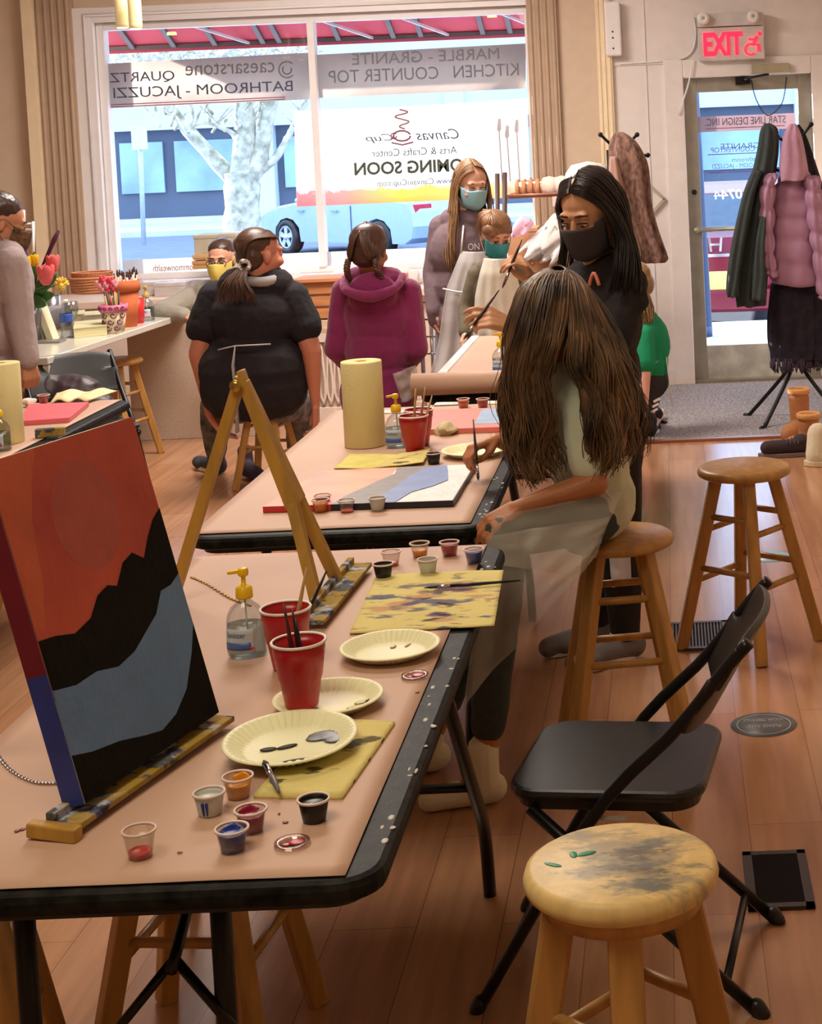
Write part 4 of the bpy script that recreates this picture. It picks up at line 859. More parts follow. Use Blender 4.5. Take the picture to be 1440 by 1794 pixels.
# napkins
def cloth(P4, z, label, name, m, nu=16, amp=.002, th=.002, seed=0, layers=1):
    a, b_, c_, d_ = [V((p[0], p[1], z)) for p in P4]
    def f(u, v): p = lerp(lerp(a, b_, u), lerp(d_, c_, u), v); p.z += amp*(1+noise.noise(V((p.x*14, p.y*14, seed)))); return p
    return tag(MB().sheet(f, nu, nu, th).build(name, m), label, 'napkin')
nA = [az(612, 1112, ZP), az(866, 1098, ZP), az(882, 1000, ZP), az(660, 1008, ZP)]
cloth(nA, ZP, 'yellow napkin with blue and black paint marks near the table edge', 'napkin', napkin_mat('napkin_blue', [(7, .52, (196, 150, 110), (1, 2, 1), (7, 2, 0)), (9, .56, (90, 100, 118), (1, 2.4, 1), (3, 1, 0)), (8, .53, (58, 78, 128), (1, 2.2, 1), (0, 0, 0)), (10, .60, (146, 90, 100), (1, 2.4, 1), (9, 4, 0)), (12, .60, (36, 32, 36), (1, 2.4, 1), (5, 5, 0))]), 24)
brush(az(742, 1030, ZP+.010), az(912, 1017, ZP+.010), 'long black brush lying across the painted napkin', (28, 24, 28), .0034, .03)
nB = [az(444, 1398, ZP), az(600, 1400, ZP), az(692, 1268, ZP), az(560, 1262, ZP)]
nb = cloth(nB, ZP, 'folded yellow napkin with black paint under the front plate', 'napkin', napkin_mat('napkin_black', [(12, .53, (40, 34, 36), (1, 2, 1), (1, 0, 0)), (9, .60, (120, 112, 90), (1, 1.5, 1), (2, 3, 0))]), 14, th=.008, amp=.001)
cloth([az(585, 822, ZP), az(690, 822, ZP), az(752, 797, ZP), az(612, 796, ZP)], ZP, 'pale yellow paper towel in front of the upright roll', 'paper_towel', mat('yellow_towel', (228, 218, 130), .9, bump=.2, bscale=120))
cloth([az(655, 822, ZP+.006), az(742, 812, ZP+.006), az(755, 785, ZP+.012), az(700, 795, ZP+.01)], ZP+.004, 'paper towel with black brush marks beside the red cup', 'paper_towel', napkin_mat('towel_black', [(16, .56, (50, 46, 40), (1, 2, 1), (1, 0, 0))]), amp=.006)
m_smear = mat('pink_smear', (150, 84, 70), .5)
spt = MB(); random.seed(5)
for px, py in ((731, 1212), (40, 1452), (30, 1455), (489, 1425), (500, 1440), (315, 1493), (610, 985)): spt.ell(az(px, py, ZP+.0006), (random.uniform(.002, .005), random.uniform(.002, .006), .0009), su=8, sv=4)
tag(spt.build('paint_spots', m_smear), 'small dried paint spots on the brown paper of the nearest table', 'paint spots', kind='stuff')
# hand sanitiser
def sanit(label, col=m_yel, lab=(70, 110, 180)):
    t = proto('sanitiser_bottle', label, 'bottle')
    P = [(.001, 0), (.034, 0), (.038, .004), (.038, .07), (.036, .082), (.028, .098), (.016, .108), (.013, .112), (.013, .118)]
    MB().lathe(P, seg=32, sy=.72).build('bottle_body', m_clear, t)
    MB().lathe([(.001, .003), (.0355, .004), (.0355, .066), (.001, .066)], seg=28, sy=.72).build('gel', glass('gel', (214, 226, 226), .05, .05), t)
    def lf_(z0, z1, a0, a1, r=.0386): return lambda u, v: V((r*math.cos(lerp(a0, a1, u)), .72*r*math.sin(lerp(a0, a1, u)), lerp(z0, z1, v)))
    MB().sheet(lf_(.012, .060, -2.9, -1.1), 12, 4, .0006).build('front_label', mat('label_pale', (200, 214, 224), .4, alpha=.85), t)
    MB().sheet(lf_(.018, .033, -2.9, -1.3, .0392), 12, 2, .0005).build('label_band', mat('label_band_%d' % lab[0], lab, .4), t)
    text_mesh('Sanitizer', .042, .011, lambda x, y, z: V((.0396*math.cos(-2.65+x/.038), .72*.0396*math.sin(-2.65+x/.038)-z, .043+y)), mat('label_ink', (70, 110, 160), .5), 'lettering', t, depth=.0004)
    MB().ell((.012, -.027, .022), (.004, .002, .003)).build('red_mark', mat('label_red', (210, 50, 50), .5), t)
    MB().lathe([(.001, .116), (.0165, .116), (.017, .119), (.016, .136), (.010, .140), (.005, .141), (.004, .160), (.006, .163), (.001, .164)], seg=24).build('pump_collar', col, t)
    MB().lathe([(.006, .158), (.010, .161), (.011, .168), (.009, .175), (.001, .176)], seg=20).bar((.004, 0, .170), (-.030, -.004, .168), .013, .008, w1=.008, h1=.006).build('pump_head', col, t, bevel=.001)
    MB().tube([(0, 0, .12), (.004, 0, .01)], .0022, 6).build('dip_tube', m_white, t)
    return t
sb = sanit('hand sanitiser bottle with yellow pump on the nearest table'); place(sb, az(434, 1148, ZP), .15)
for p, lb in ((az(697, 783, ZP), 'hand sanitiser bottle with yellow pump behind the second table cup'), (az(879, 655, ZP), 'clear bottle half hidden by long hair on the third table'), (az(0, 790, ZP), 'clear bottle cut off at the left edge of the left table')):
    dup(sb, p, .2, lb)
# paper towel rolls
def ptowel(label, h=.28):
    t = proto('paper_towel_roll', label, 'paper towel')
    MB().lathe([(.021, 0), (.0655, 0), (.067, .003), (.067, h-.003), (.0655, h), (.021, h), (.020, h-.002), (.020, .002)], seg=48).build('towel_paper', mat('towel_paper', (228, 216, 158), .9, var=.03, bump=.15, bscale=90), t)
    MB().lathe([(.0175, .001), (.0205, .001), (.0205, h-.001), (.0175, h-.001), (.0175, .001)], seg=24).build('core', m_card, t)
    return t
pr1 = ptowel('tall upright paper towel roll on the second table'); place(pr1, az(640, 780, ZP)+V((0, 0, 0)))
dup(pr1, az(8, 775, ZP), 0, 'upright paper towel roll at the left photo edge')
# flat painting on table 2
A = az(461, 889, .757); Bq = az(792, 878, .757); Cq = az(832, 814, .757); Dq = az(560, 826, .757)
Z0c = .7425; f2 = thing('painting', 'unfinished landscape canvas lying flat on the second table', 'painting', (-.87, 4.65, ZP))
A, Bq, Cq, Dq = [V((p.x, p.y, 0)) for p in (A, Bq, Cq, Dq)]
F2 = lambda u, v: lerp(lerp(A, Bq, u), lerp(Dq, Cq, u), v)
def flat(poly, z0, z1): P = [F2(u, v) for u, v in poly]; return MB().prism([(p.x, p.y) for p in P], z0, z1)
flat([(0, 0), (1, 0), (1, 1), (0, 1)], ZP, ZP+.016).build('canvas', mat('canvas_paint_white', (232, 226, 224), .5, var=.08, scale=20, bump=.2), f2)
flat([(0, 0), (.40, 0), (.46, .35), (.52, .7), (.50, 1), (0, 1)], ZP+.016, ZP+.0168).build('coral_sky', mat('coral_paint', (236, 128, 104), .45, var=.08, scale=9, rgb2=(240, 150, 100)), f2)
flat([(.36, 0), (.60, 0), (.58, .12), (.66, .35), (.66, .55), (.78, .8), (.80, 1), (.50, 1), (.53, .8), (.47, .6), (.44, .45), (.38, .2)], ZP+.0165, ZP+.0175).build('grey_mountain', mat('grey_brown_paint', (104, 96, 92), .45, var=.2, scale=20), f2)
flat([(.55, 0), (.70, 0), (.74, .25), (.84, .4), (.90, .55), (.86, .8), (.82, 1), (.70, .95), (.64, .7), (.62, .4)], ZP+.017, ZP+.018).build('blue_river', mat('mid_blue_paint', (84, 116, 178), .45, var=.12, scale=16), f2)
ed = MB(); ed.bar(F2(.36, -.004)+V((0, 0, ZP+.009)), F2(1.003, -.004)+V((0, 0, ZP+.009)), .003, .0165).bar(F2(1.004, -.004)+V((0, 0, ZP+.009)), F2(1.004, 1)+V((0, 0, ZP+.009)), .003, .0165).build('dark_edge', mat('navy_edge', (26, 28, 44), .4, var=.3), f2)
MB().bar(F2(0, -.004)+V((0, 0, ZP+.009)), F2(.36, -.004)+V((0, 0, ZP+.009)), .003, .0165).build('red_edge', mat('red_edge', (206, 52, 50), .45), f2)
def canvas_flat(P, z, label, col, th=.018):
    t = thing('canvas', label, 'canvas', (sum(p.x for p in P)/4, sum(p.y for p in P)/4, z)); MB().prism([(p.x, p.y) for p in P], z, z+th).build('stretched_canvas', mat('pink_canvas_%d' % col[1], col, .5, var=.05), t, bevel=.001); return t
t = canvas_flat([az(36, 746, ZP), az(122, 740, ZP), az(156, 712, ZP), az(50, 716, ZP)], ZP, 'pink painted canvas lying on the left table', (226, 104, 116))
t = canvas_flat([az(737, 762, ZP), az(905, 756, ZP), az(900, 722, ZP), az(760, 726, ZP)], ZP, 'half painted pink and blue canvas on the far end of the second table', (234, 130, 120))
q = [az(832, 752, ZP), az(905, 750, ZP), az(900, 722, ZP), az(845, 726, ZP)]
MB().prism([(p.x, p.y) for p in q], ZP+.018, ZP+.019).build('blue_patch', mat('sky_blue_patch', (150, 180, 214), .5, var=.15, scale=18), t)
# booklet and scraps
bk = thing('notebook', 'open cream pages lying at the far corner of the left table', 'paper', az(145, 703, ZP))
a, b_, c_, d_ = az(88, 712, ZP), az(152, 708, ZP), az(205, 690, ZP), az(100, 694, ZP)
MB().sheet(lambda u, v: lerp(lerp(a, b_, u), lerp(d_, c_, u), v)+V((0, 0, .012+.014*math.sin(u*PI*2)**2)), 20, 4, .004).build('pages', mat('cream_page', (232, 222, 170), .7), bk)
def crumple(p, r, label, m, seed=0, name='crumpled_tissue'):
    mb = MB(); mb.ell(p+V((0, 0, r*.55)), (r, r*.8, r*.6), su=18, sv=12); random.seed(seed)
    for i, v in enumerate(mb.v): mb.v[i] = v+V((1, 1, .7))*noise.noise(v*38/(r/.03))*r*.6
    return tag(mb.build(name, m), label, 'tissue')
m_tis = mat('tissue_white', (238, 226, 216), .9)
crumple(az(50, 712, ZP), .03, 'crumpled tissue left of the red pot on the left table', m_tis, 1)
crumple(az(782, 762, ZP), .036, 'crumpled tissue behind the plate on the second table', mat('tissue_cream', (214, 200, 160), .9), 2)
crumple(az(722, 750, ZP), .02, 'small crumpled scrap beside the second table cups', m_tis, 3)
for k, (px, py, s, lb) in enumerate(((690, 722, .028, 'white paper scraps near the sanitiser on the second table'), (790, 708, .03, 'ink marked paper behind the red cups'), (870, 706, .03, 'white paper by the red pot near the long hair'))):
    p = az(px, py, ZP); cloth([p+V((-s*2, -s, 0)), p+V((s*2, -s, 0)), p+V((s*2.2, s, 0)), p+V((-s*2, s*1.4, 0))], ZP, lb, 'paper_scrap', napkin_mat('scrap_%d' % k, [(26, .58, (70, 66, 90), (1, 2, 1), (k, 0, 0))], (238, 232, 226)))
MBb = MB().box(az(88, 757, .76), (.10, .03, .03), R3(.25)); tag(MBb.build('wood_block', mat('paint_smeared_wood', (0, 0, 0)), bevel=.003), 'paint stained wooden easel end lying on the left table', 'wood block')
# ================================================================ people
def hand(mb, wr, fdir, palmn, ts=1, s=1, curl=(.5, .5, .5, .5), thumb=.5, spread=1):
    wr = V(wr); Y = V(fdir).normalized(); Z = V(palmn); Z = (Z-Y*Z.dot(Y)).normalized(); X = Y.cross(Z)*ts
    for i, x in enumerate((.030, .010, -.010, -.028)):
        k = wr+(Y*.082+X*x*spread)*s; mb.cap(wr+X*x*.5*s+Y*.008*s, k, .0165*s, .0125*s, 8)
        L = (.041, .046, .042, .033)[i]*s; p = k; a = 0
        for j, f in enumerate((1, .62, .5)):
            a += curl[i]*(.8, 1.1, .8)[j]; d = Y*math.cos(a)+Z*math.sin(a)+X*(x*2.0*spread if j == 0 else 0)
            q = p+d.normalized()*L*f; mb.cap(p, q, (.0092, .0083, .0076)[j]*s, (.0083, .0076, .0068)[j]*s, 8); p = q
    a = wr+(X*.020+Y*.018+Z*.004)*s; b = wr+(X*(.046-.012*thumb)+Y*.046+Z*(.012+.014*thumb))*s; c = wr+(X*(.052-.030*thumb)+Y*.078+Z*(.016+.026*thumb))*s; d = c+(Y*.024-X*.012*thumb+Z*.004)*s
    mb.cap(a, b, .0165*s, .013*s, 8).cap(b, c, .012*s, .0105*s, 8).cap(c, d, .0100*s, .0082*s, 8)
def head(mb, c, M, s=1, wide=1):
    f = lambda x, y, z: c+M @ (V((x*wide, y, z))*s)
    E = lambda x, y, z, a, b, d: mb.ell(f(x, y, z), (a*s*wide, b*s, d*s), M, 18, 12)
    E(0, -.012, .035, .076, .096, .084); E(0, .030, -.020, .062, .062, .086); E(0, .048, -.078, .040, .042, .032); E(0, .01, -.05, .058, .062, .055)
    mb.cap(f(0, .090, .012), f(0, .106, -.028), .009*s, .014*s, 8); mb.cap(f(-.036, .080, .030), f(.036, .080, .030), .012*s, .012*s, 8)
    for sx in (-1, 1): E(sx*.036, .068, -.026, .024, .024, .024); E(sx*.074, -.006, -.006, .010, .017, .029); E(sx*.030, .085, .006, .014, .008, .009)
    mb.cap(f(-.018, .088, -.057), f(.018, .088, -.057), .008*s, .008*s, 8)
def eyes(root, c, M, s=1, half=.5, col=(50, 34, 26), brow=(50, 36, 30)):
    f = lambda x, y, z: c+M @ (V((x, y, z))*s)
    for sx in (-1, 1):
        e = MB().ell(f(sx*.031, .088, .006), (.0135*s, .0065*s, .0062*s*half*1.6), M).build('eye', mat('eye_white', (226, 216, 208), .3), root)
        MB().ell(f(sx*.031, .0928, .005), (.0062*s, .003*s, .0058*s*half*1.5), M, 10, 6).build('iris', mat('iris_%d' % col[0], col, .2), e)
        MB().tube([f(sx*.015, .094, .011), f(sx*.031, .0965, .014), f(sx*.047, .088, .010)], .0022*s, 6).build('eyelash', mat('lash', (30, 22, 22), .7), root)
        MB().tube([f(sx*.013, .092, .032), f(sx*.030, .094, .036), f(sx*.052, .080, .030)], [.003*s, .0042*s, .0018*s], 6).build('eyebrow', mat('brow_%d' % brow[0], brow, .8), root)
def mask(root, c, M, m, s=1, loops=True, loopm=None, wide=1, drop=0):
    def fn(u, v):
        a = (u-.5)*2.5; mid = math.exp(-(a/.55)**2); z = lerp(-.006+.012*mid, -.108-.006*mid, v)+.0*drop
        pr_ = (1-.10*v*v)+.10*mid*math.sin(v*PI)*1.0
        x = .0775*math.sin(a)*(1-.22*v*v); y = .012+.100*math.cos(a)*pr_+.010*mid
        if v > .8: y -= (v-.8)*.12
        return c+M @ (V((x*wide, y, z+(.012 if abs(a) > .9 else 0)*(1-v)))*s)
    o = MB().sheet(fn, 24, 14, .003*s).build('face_mask', m, root)
    if loops:
        f = lambda x, y, z: c+M @ (V((x*wide, y, z))*s); lb = MB()
        for sx in (-1, 1): lb.tube(catmull([f(sx*.072, .045, .0), f(sx*.083, .0, .022), f(sx*.086, -.022, .005), f(sx*.080, -.012, -.03), f(sx*.068, .04, -.085)], 14), .0016*s, 6)
        lb.build('ear_loops', loopm or m, root)
    return o
def tframe(J):
    up = (J['neck']-J['pel']).normalized(); r = (J['rsh']-J['lsh']); r = (r-up*r.dot(up)).normalized(); return basis(r, up.cross(r), up)
def torso(mb, J, e=0, w=1, s=1, hips=True):
    M = tframe(J); pel, ch = J['pel'], J['chest']
    if hips: mb.ell(pel, ((.150*w+e)*s, (.112*w+e)*s, (.115+e)*s), M)
    mb.ell(lerp(pel, ch, .5), ((.138*w+e)*s, (.105*w+e)*s, (.16)*s), M); mb.ell(ch, ((.150*w+e)*s, (.105*w+e)*s, (.165+e)*s), M, 18, 12)
    mb.cap(J['lsh'], J['rsh'], (.048*w+e)*s); mb.cap(lerp(J['lsh'], J['neck'], .5), lerp(J['rsh'], J['neck'], .5), (.055*w+e)*s)
def arm(mb, J, sd, e=0, s=1, to=1.0, w=1):
    a, b, c = J[sd+'sh'], J[sd+'el'], J[sd+'wr']
    if to <= .5: mb.cap(a, lerp(a, b, to*2), (.047*w+e)*s, (.043*w+e*1.6)*s); return
    mb.cap(a, b, (.047*w+e)*s, (.039*w+e)*s); t = (to-.5)*2; mb.cap(b, lerp(b, c, t), (.039*w+e)*s, (lerp(.038*w, .026, t)+e)*s)
def leg(mb, J, sd, e=0, s=1, to=1.0, w=1):
    a, b, c = J[sd+'hip'], J[sd+'kn'], J[sd+'an']
    mb.cap(a, b, (.084*w+e)*s, (.056*w+e)*s); mb.cap(b, lerp(b, c, .3), (.054*w+e)*s, (.056*w+e)*s); mb.cap(lerp(b, c, .3), lerp(b, c, to), (.056*w+e)*s, (lerp(.056*w, .036, to)+e)*s)
def body(root, J, skin, s=1, w=1, voxel=.0055, hands=None, legs=True, wide=1):
    mb = MB(); torso(mb, J, -.006, w, s); M = J['hM']; head(mb, J['head'], M, J.get('hs', s), wide)
    mb.cap(J['neck'], J['head']+M @ V((0, -.020, -.05))*s, .054*s*w**.5, .050*s*w**.5)
    for sd in 'lr': arm(mb, J, sd, -.004, s, 1.0, w)
    if legs:
        for sd in 'lr':
            leg(mb, J, sd, -.006, s, 1, w)
            f = J.get(sd+'toe')
            if f is not None: mb.cap(J[sd+'an']-V((0, 0, .035)), f, .036*s, .026*s)
    for h in (hands or []): hand(mb, *h[0], **h[1])
    return blob(mb, 'body', skin, root, voxel, 3)
def shirt(root, J, m, s=1, w=1, e=.014, to=1.0, name='shirt', voxel=.007, fold=.012, hem=None, collar=True, fscale=.09, hips=True, arms='lr', extra=None):
    mb = MB(); torso(mb, J, e, w, s, hips)
    for sd in arms: arm(mb, J, sd, e, s, to, w)
    if collar: mb.cap(J['neck']-V((0, 0, .03)), J['neck']+V((0, 0, -.005)), .066*s, .056*s)
    if extra: extra(mb)
    return blob(mb, name, m, root, voxel, 5, fold, fscale)
def pants(root, J, m, s=1, w=1, e=.014, to=.96, name='trousers', voxel=.008, fold=.014):
    mb = MB(); M = tframe(J); mb.ell(J['pel'], ((.150*w+e)*s, (.112*w+e)*s, (.11+e)*s), M)
    for sd in 'lr': leg(mb, J, sd, e, s, to, w)
    return blob(mb, name, m, root, voxel, 5, fold, .07)
def shoe(root, an, toe, m, solem, name='shoe', s=1):
    an = V((an.x, an.y, 0)); d = V((toe.x-an.x, toe.y-an.y, 0)).normalized(); mb = MB()
    h = an-d*.03*s; t = an+d*.20*s; mb.cap(h+V((0, 0, .05)), t+V((0, 0, .035)), .042*s, .034*s).cap(h+V((0, 0, .045)), an+V((0, 0, .10)), .042*s, .040*s).ell(lerp(h, t, .75)+V((0, 0, .035)), (.05*s, .05*s, .035*s))
    o = blob(mb, name, m, root, .006, 3); x = V((-d.y, d.x, 0)); Mx = basis(x, d, V((0, 0, 1)))
    P = [(.036*s*math.cos(a*PI/10)*(1.1 if math.sin(a*PI/10) > 0 else .9), .128*s*math.sin(a*PI/10)) for a in range(20)]
    MB().prism(P, .001, .026, Mx, lerp(h, t, .5)).build('sole', solem, o, bevel=.004)
    lc = MB()
    for k in range(4): p = lerp(an, t, .25+.14*k)+V((0, 0, .094-.012*k)); lc.tube([p-x*.018*s, p+x*.018*s], .003, 5)
    lc.build('laces', mat('lace_white', (224, 216, 204), .8), o); return o
def strands(guides, n, r, wave=.006, freq=5, seed=0, jit=.008, npt=22, spread=1, mb=None, closed=False, taper=.35, gap=None, coh=0, gapu=.45):
    random.seed(seed); mb = mb or MB(); G = [catmull(g, npt) for g in guides]; m = len(G)
    for i in range(n):
        t = (i+random.random())/n*(m if closed else m-1); k = int(t) % m; k2 = (k+1) % m if closed else min(k+1, m-1); f = t-int(t)
        ph = random.random()*6.28; L = random.uniform(.84, 1.0); off = V((random.gauss(0, jit), random.gauss(0, jit), random.gauss(0, jit))); pts = []; rs = []
        for j in range(npt):
            u = j/(npt-1)*L; q = u*(npt-1); a = int(q); b = min(a+1, npt-1); ff = q-a
            fe = f
            if gap == k and u > gapu-.2: e = min(1, (u-gapu+.2)/.3); fe = lerp(f, (0 if f < .5 else 1), e)
            p = lerp(lerp(G[k][a], G[k2][a], fe), lerp(G[k][b], G[k2][b], fe), ff)
            if coh: q3 = V((t*2.2, u*5.2, seed*.1)); p = p+V((noise.noise(q3), noise.noise(q3+V((9, 3, 5))), 0))*coh*min(1, max(0, u-.12)*1.6)
            g = u; p = p+off*g*spread+V((math.sin(ph+u*freq*6.28), math.cos(ph*1.3+u*freq*6.28), 0))*wave*min(1, u*2)
            pts.append(p); rs.append(r*(1-(1-taper)*u)*(.6 if j == 0 else 1))
        mb.tube(pts, rs, 5, flat=.55)
    return mb
def hairm(name, c, k=.4, rough=.38): return mat(name, c, rough, var=.2, scale=30, island=k, spec=.5)
def hairshell(root, c, M, s, m, back=1.0, long_=None, name='hair', voxel=.006, low=-.06, fold=.004, face=.02):
    # cap of hair round the skull, open at the face
    mb = MB(); f = lambda x, y, z: c+M @ (V((x, y, z))*s)
    mb.ell(f(0, -.028, .052), (.086*s, .094*s, .080*s), M, 20, 12).ell(f(0, -.050, .0), (.080*s, .068*s, .085*s), M, 18, 12)
    if long_: long_(mb, f)
    return blob(mb, name, m, root, voxel, 2, fold, .03)
S8 = 1.0
# ---------------------------------------------------------------- the long-haired girl painting (front)
m_hair8 = mat('dark_brown_hair', (50, 34, 24), .44, var=.4, scale=9, rgb2=(110, 84, 58), island=.45, stretch=(1, 1, .8), detail=3)  # hair highlights put into the colour as lighter noise patches
m_jean = mat('dark_jeans', (52, 62, 60), .85, var=.15, scale=60, bump=.2)
m_tee8 = mat('pale_grey_green_tee', (206, 212, 190), .85, var=.04, bump=.15, bscale=30)
R8 = thing('person', 'girl with very long wavy brown hair in pale tee and clear apron, painting', 'person', (-.30, 4.5, 0))
J = dict(pel=ay(1040, 872, 4.52), chest=ay(1022, 742, 4.50), neck=ay(985, 640, 4.48), head=ay(966, 576, 4.46),
         lsh=ay(1018, 700, 4.36), lel=ay(1042, 845, 4.24), lwr=ay(905, 890, 4.22),
         rsh=ay(965, 680, 4.66), rel=ay(930, 790, 4.80), rwr=ay(868, 770, 4.78),
         lhip=ay(1035, 900, 4.44), lkn=ay(885, 935, 4.22), lan=az(840, 1330, .10),
         rhip=ay(1035, 890, 4.64), rkn=ay(892, 925, 4.46), ran=az(795, 1345, .10))
J['lan'] = V((-.52, 4.27, .09)); J['ran'] = V((-.58, 4.36, .09)); J['ltoe'] = V((-.70, 4.16, .03)); J['rtoe'] = V((-.70, 4.28, .03))
J['ltoe'] = az(752, 1402, .03); J['lan'] = az(848, 1352, .085); J['ran'] = az(838, 1352, .08)+V((-.16, .22, 0)); J['rtoe'] = J['ran']+V((-.14, -.05, -.05))
J['hM'] = frame((-.80, .30, -.42))
body(R8, J, m_skin2, .92, 1.12, voxel=.0045, hands=[((J['rwr'], ay(835, 782, 4.74)-J['rwr'], (0, -.3, -1)), dict(ts=1, s=.92, curl=(.7, .75, .8, .8), thumb=1)), ((J['lwr'], ay(872, 912, 4.20)-J['lwr'], (.1, .6, -1)), dict(ts=-1, s=.92, curl=(.5, .5, .6, .6), thumb=.6))])
shirt(R8, J, m_tee8, .92, to=.38, e=.016)
pants(R8, J, m_jean, .92, to=.80, e=.012)
for sd in 'lr':
    mb = MB(); a = J[sd+'an']; t = J[sd+'toe']; a = V(a); lo = V((a.x, a.y, .04))
    mb.cap(a+V((0, 0, .06)), lo, .042, .040).cap(lo-(t-lo).normalized()*.02, t, .040, .030); blob(mb, 'sock', mat('cream_sock', (226, 218, 190), .95, var=.04, bump=.2), R8, .005, 3)
hc = J['head']
gd = []
def G8(*p): gd.append([ay(x, y-(9 if i_ == 0 else 6 if i_ == 1 else 0), Y) for i_, (x, y, Y) in enumerate(p)])
G8((985, 492, 4.44), (925, 500, 4.34), (893, 560, 4.30), (884, 640, 4.30), (884, 720, 4.32), (896, 790, 4.34), (912, 838, 4.34))
G8((985, 488, 4.45), (945, 492, 4.32), (915, 560, 4.24), (903, 660, 4.24), (908, 750, 4.28), (925, 830, 4.30), (940, 852, 4.30))
G8((988, 484, 4.46), (965, 492, 4.32), (945, 570, 4.22), (935, 660, 4.22), (940, 740, 4.24), (950, 800, 4.26), (960, 840, 4.27))
G8((990, 482, 4.47), (985, 495, 4.33), (975, 570, 4.23), (960, 650, 4.22), (958, 720, 4.24), (965, 780, 4.25), (972, 825, 4.26))
G8((990, 480, 4.48), (1005, 500, 4.35), (1012, 570, 4.25), (1015, 640, 4.22), (1030, 700, 4.21), (1035, 770, 4.20), (1035, 815, 4.20))
G8((990, 480, 4.50), (1015, 502, 4.38), (1035, 565, 4.28), (1052, 640, 4.24), (1065, 720, 4.22), (1068, 790, 4.22), (1062, 835, 4.22))
G8((988, 478, 4.50), (1020, 500, 4.42), (1052, 565, 4.34), (1080, 640, 4.28), (1095, 715, 4.27), (1096, 770, 4.27), (1088, 815, 4.28))
G8((985, 476, 4.52), (1020, 498, 4.48), (1060, 560, 4.44), (1098, 640, 4.38), (1118, 710, 4.36), (1122, 760, 4.36), (1105, 800, 4.38))
G8((980, 474, 4.54), (1015, 492, 4.56), (1055, 560, 4.58), (1095, 640, 4.54), (1118, 700, 4.50), (1120, 750, 4.50), (1108, 790, 4.50))
G8((975, 474, 4.56), (990, 484, 4.64), (1020, 560, 4.68), (1060, 660, 4.66), (1090, 720, 4.62), (1100, 770, 4.60), (1090, 800, 4.60))
G8((965, 478, 4.56), (930, 492, 4.62), (905, 560, 4.64), (892, 650, 4.62), (888, 730, 4.58), (895, 780, 4.54), (905, 815, 4.50))
h8 = MB(); strands(gd, 900, .0036, .004, 1.6, 11, .008, 26, mb=h8, closed=True, gap=3, coh=.040, taper=.3)
strands(gd, 120, .0024, .012, 2.0, 12, .016, 26, mb=h8, closed=True, gap=3, coh=.04)
hb = MB(); M8 = J['hM']; f = lambda x, y, z: hc+M8 @ V((x, y, z))
hb.ell(f(0, -.012, .030), (.074, .084, .076), M8).ell(f(0, -.045, 0), (.074, .066, .085), M8)
G_ = [catmull(g, 9) for g in gd]
cen = [sum((g[j] for g in G_), V())/len(G_) for j in range(9)]
rows = [[lerp(cen[j], g[j], .90) for g in G_] for j in range(8)]
for a, b in ((0, 4), (4, 8), (8, 11)):
    for j in range(2, 7):
        for k in range(a, min(b, 10)):
            k2 = k+1
            if j >= 3 and (k, k2) in ((3, 4),): continue
            q_ = .012 if j < 3 else .019; hb.cap(rows[j][k], rows[j+1][k], q_, .018, 7).cap(rows[j][k], rows[j][k2], q_, q_, 7)
blob(hb, 'hair_base', m_hair8, R8, .008, 3, .006, .03)
h8.build('hair', m_hair8, R8)
m_apron = mat('clear_apron_plastic', (226, 224, 216), .35, var=.05, scale=8, bump=.25, bscale=9, alpha=.20)
def quadsheet(P, nu, nv, amp, seed, th=.0015, gather=0):
    A_, B_, C_, D_ = [V(p) for p in P]
    def fn(u, v):
        p = lerp(lerp(A_, B_, u), lerp(D_, C_, u), v); n = (B_-A_).cross(D_-A_).normalized()
        return p+n*(amp*(.25+v)*math.sin(u*gather+seed)*.6+amp*noise.noise(V((u*4, v*5, seed))))
    return MB().sheet(fn, nu, nv, th)
sk = quadsheet([ay(868, 905, 4.10), ay(1095, 858, 4.30), ay(1010, 1010, 4.15), ay(850, 985, 4.08)], 20, 14, .012, 2, gather=9); sk.build('apron_lap', m_apron, R8)
sk = quadsheet([ay(852, 940, 4.10), ay(1070, 905, 4.14), ay(1045, 975, 4.12), ay(812, 1235, 4.06)], 26, 20, .022, 4, gather=16); sk.build('apron_skirt', m_apron, R8)
bk_ = quadsheet([ay(1052, 845, 4.48), ay(1110, 790, 4.62), ay(1095, 905, 4.66), ay(1050, 915, 4.50)], 10, 10, .02, 6, gather=8); bk_.build('apron_back', m_apron, R8)
MB().tube(catmull([ay(1000, 690, 4.34), ay(1030, 780, 4.30), ay(1060, 860, 4.32), ay(1085, 880, 4.5)], 14), .004, 6).build('apron_tie', mat('apron_tie_white', (214, 214, 204), .6), R8)
brush(ay(838, 842, 4.62), ay(829, 735, 4.74), 'dark brush held upright in the painting hand above the flat canvas', (48, 30, 30), .0034, .022)
# ---------------------------------------------------------------- woman in black with the black mask
m_blk = mat('black_top_fabric', (34, 29, 33), .9, var=.2, scale=30, bump=.25, bscale=40)
R7 = thing('person', 'woman in black with long straight dark hair and black face mask', 'person', (-.2, 5.35, 0))
J = dict(pel=ay(1050, 745, 5.36), chest=ay(1048, 560, 5.36), neck=ay(1050, 470, 5.36), hs=1.1, head=ay(1034, 372, 5.30),
         lsh=ay(1098, 500, 5.26), lel=ay(1062, 640, 5.18), lwr=ay(895, 570, 5.10), rsh=ay(1010, 505, 5.52), rel=ay(975, 590, 5.60), rwr=ay(938, 490, 5.40),
         lhip=ay(1072, 770, 5.28), lkn=ay(1085, 950, 5.30), lan=V((-.20, 5.33, .09)), rhip=ay(1035, 770, 5.46), rkn=ay(1060, 950, 5.48), ran=V((-.30, 5.50, .09)), ltoe=V((-.36, 5.22, .03)), rtoe=V((-.44, 5.40, .03)))
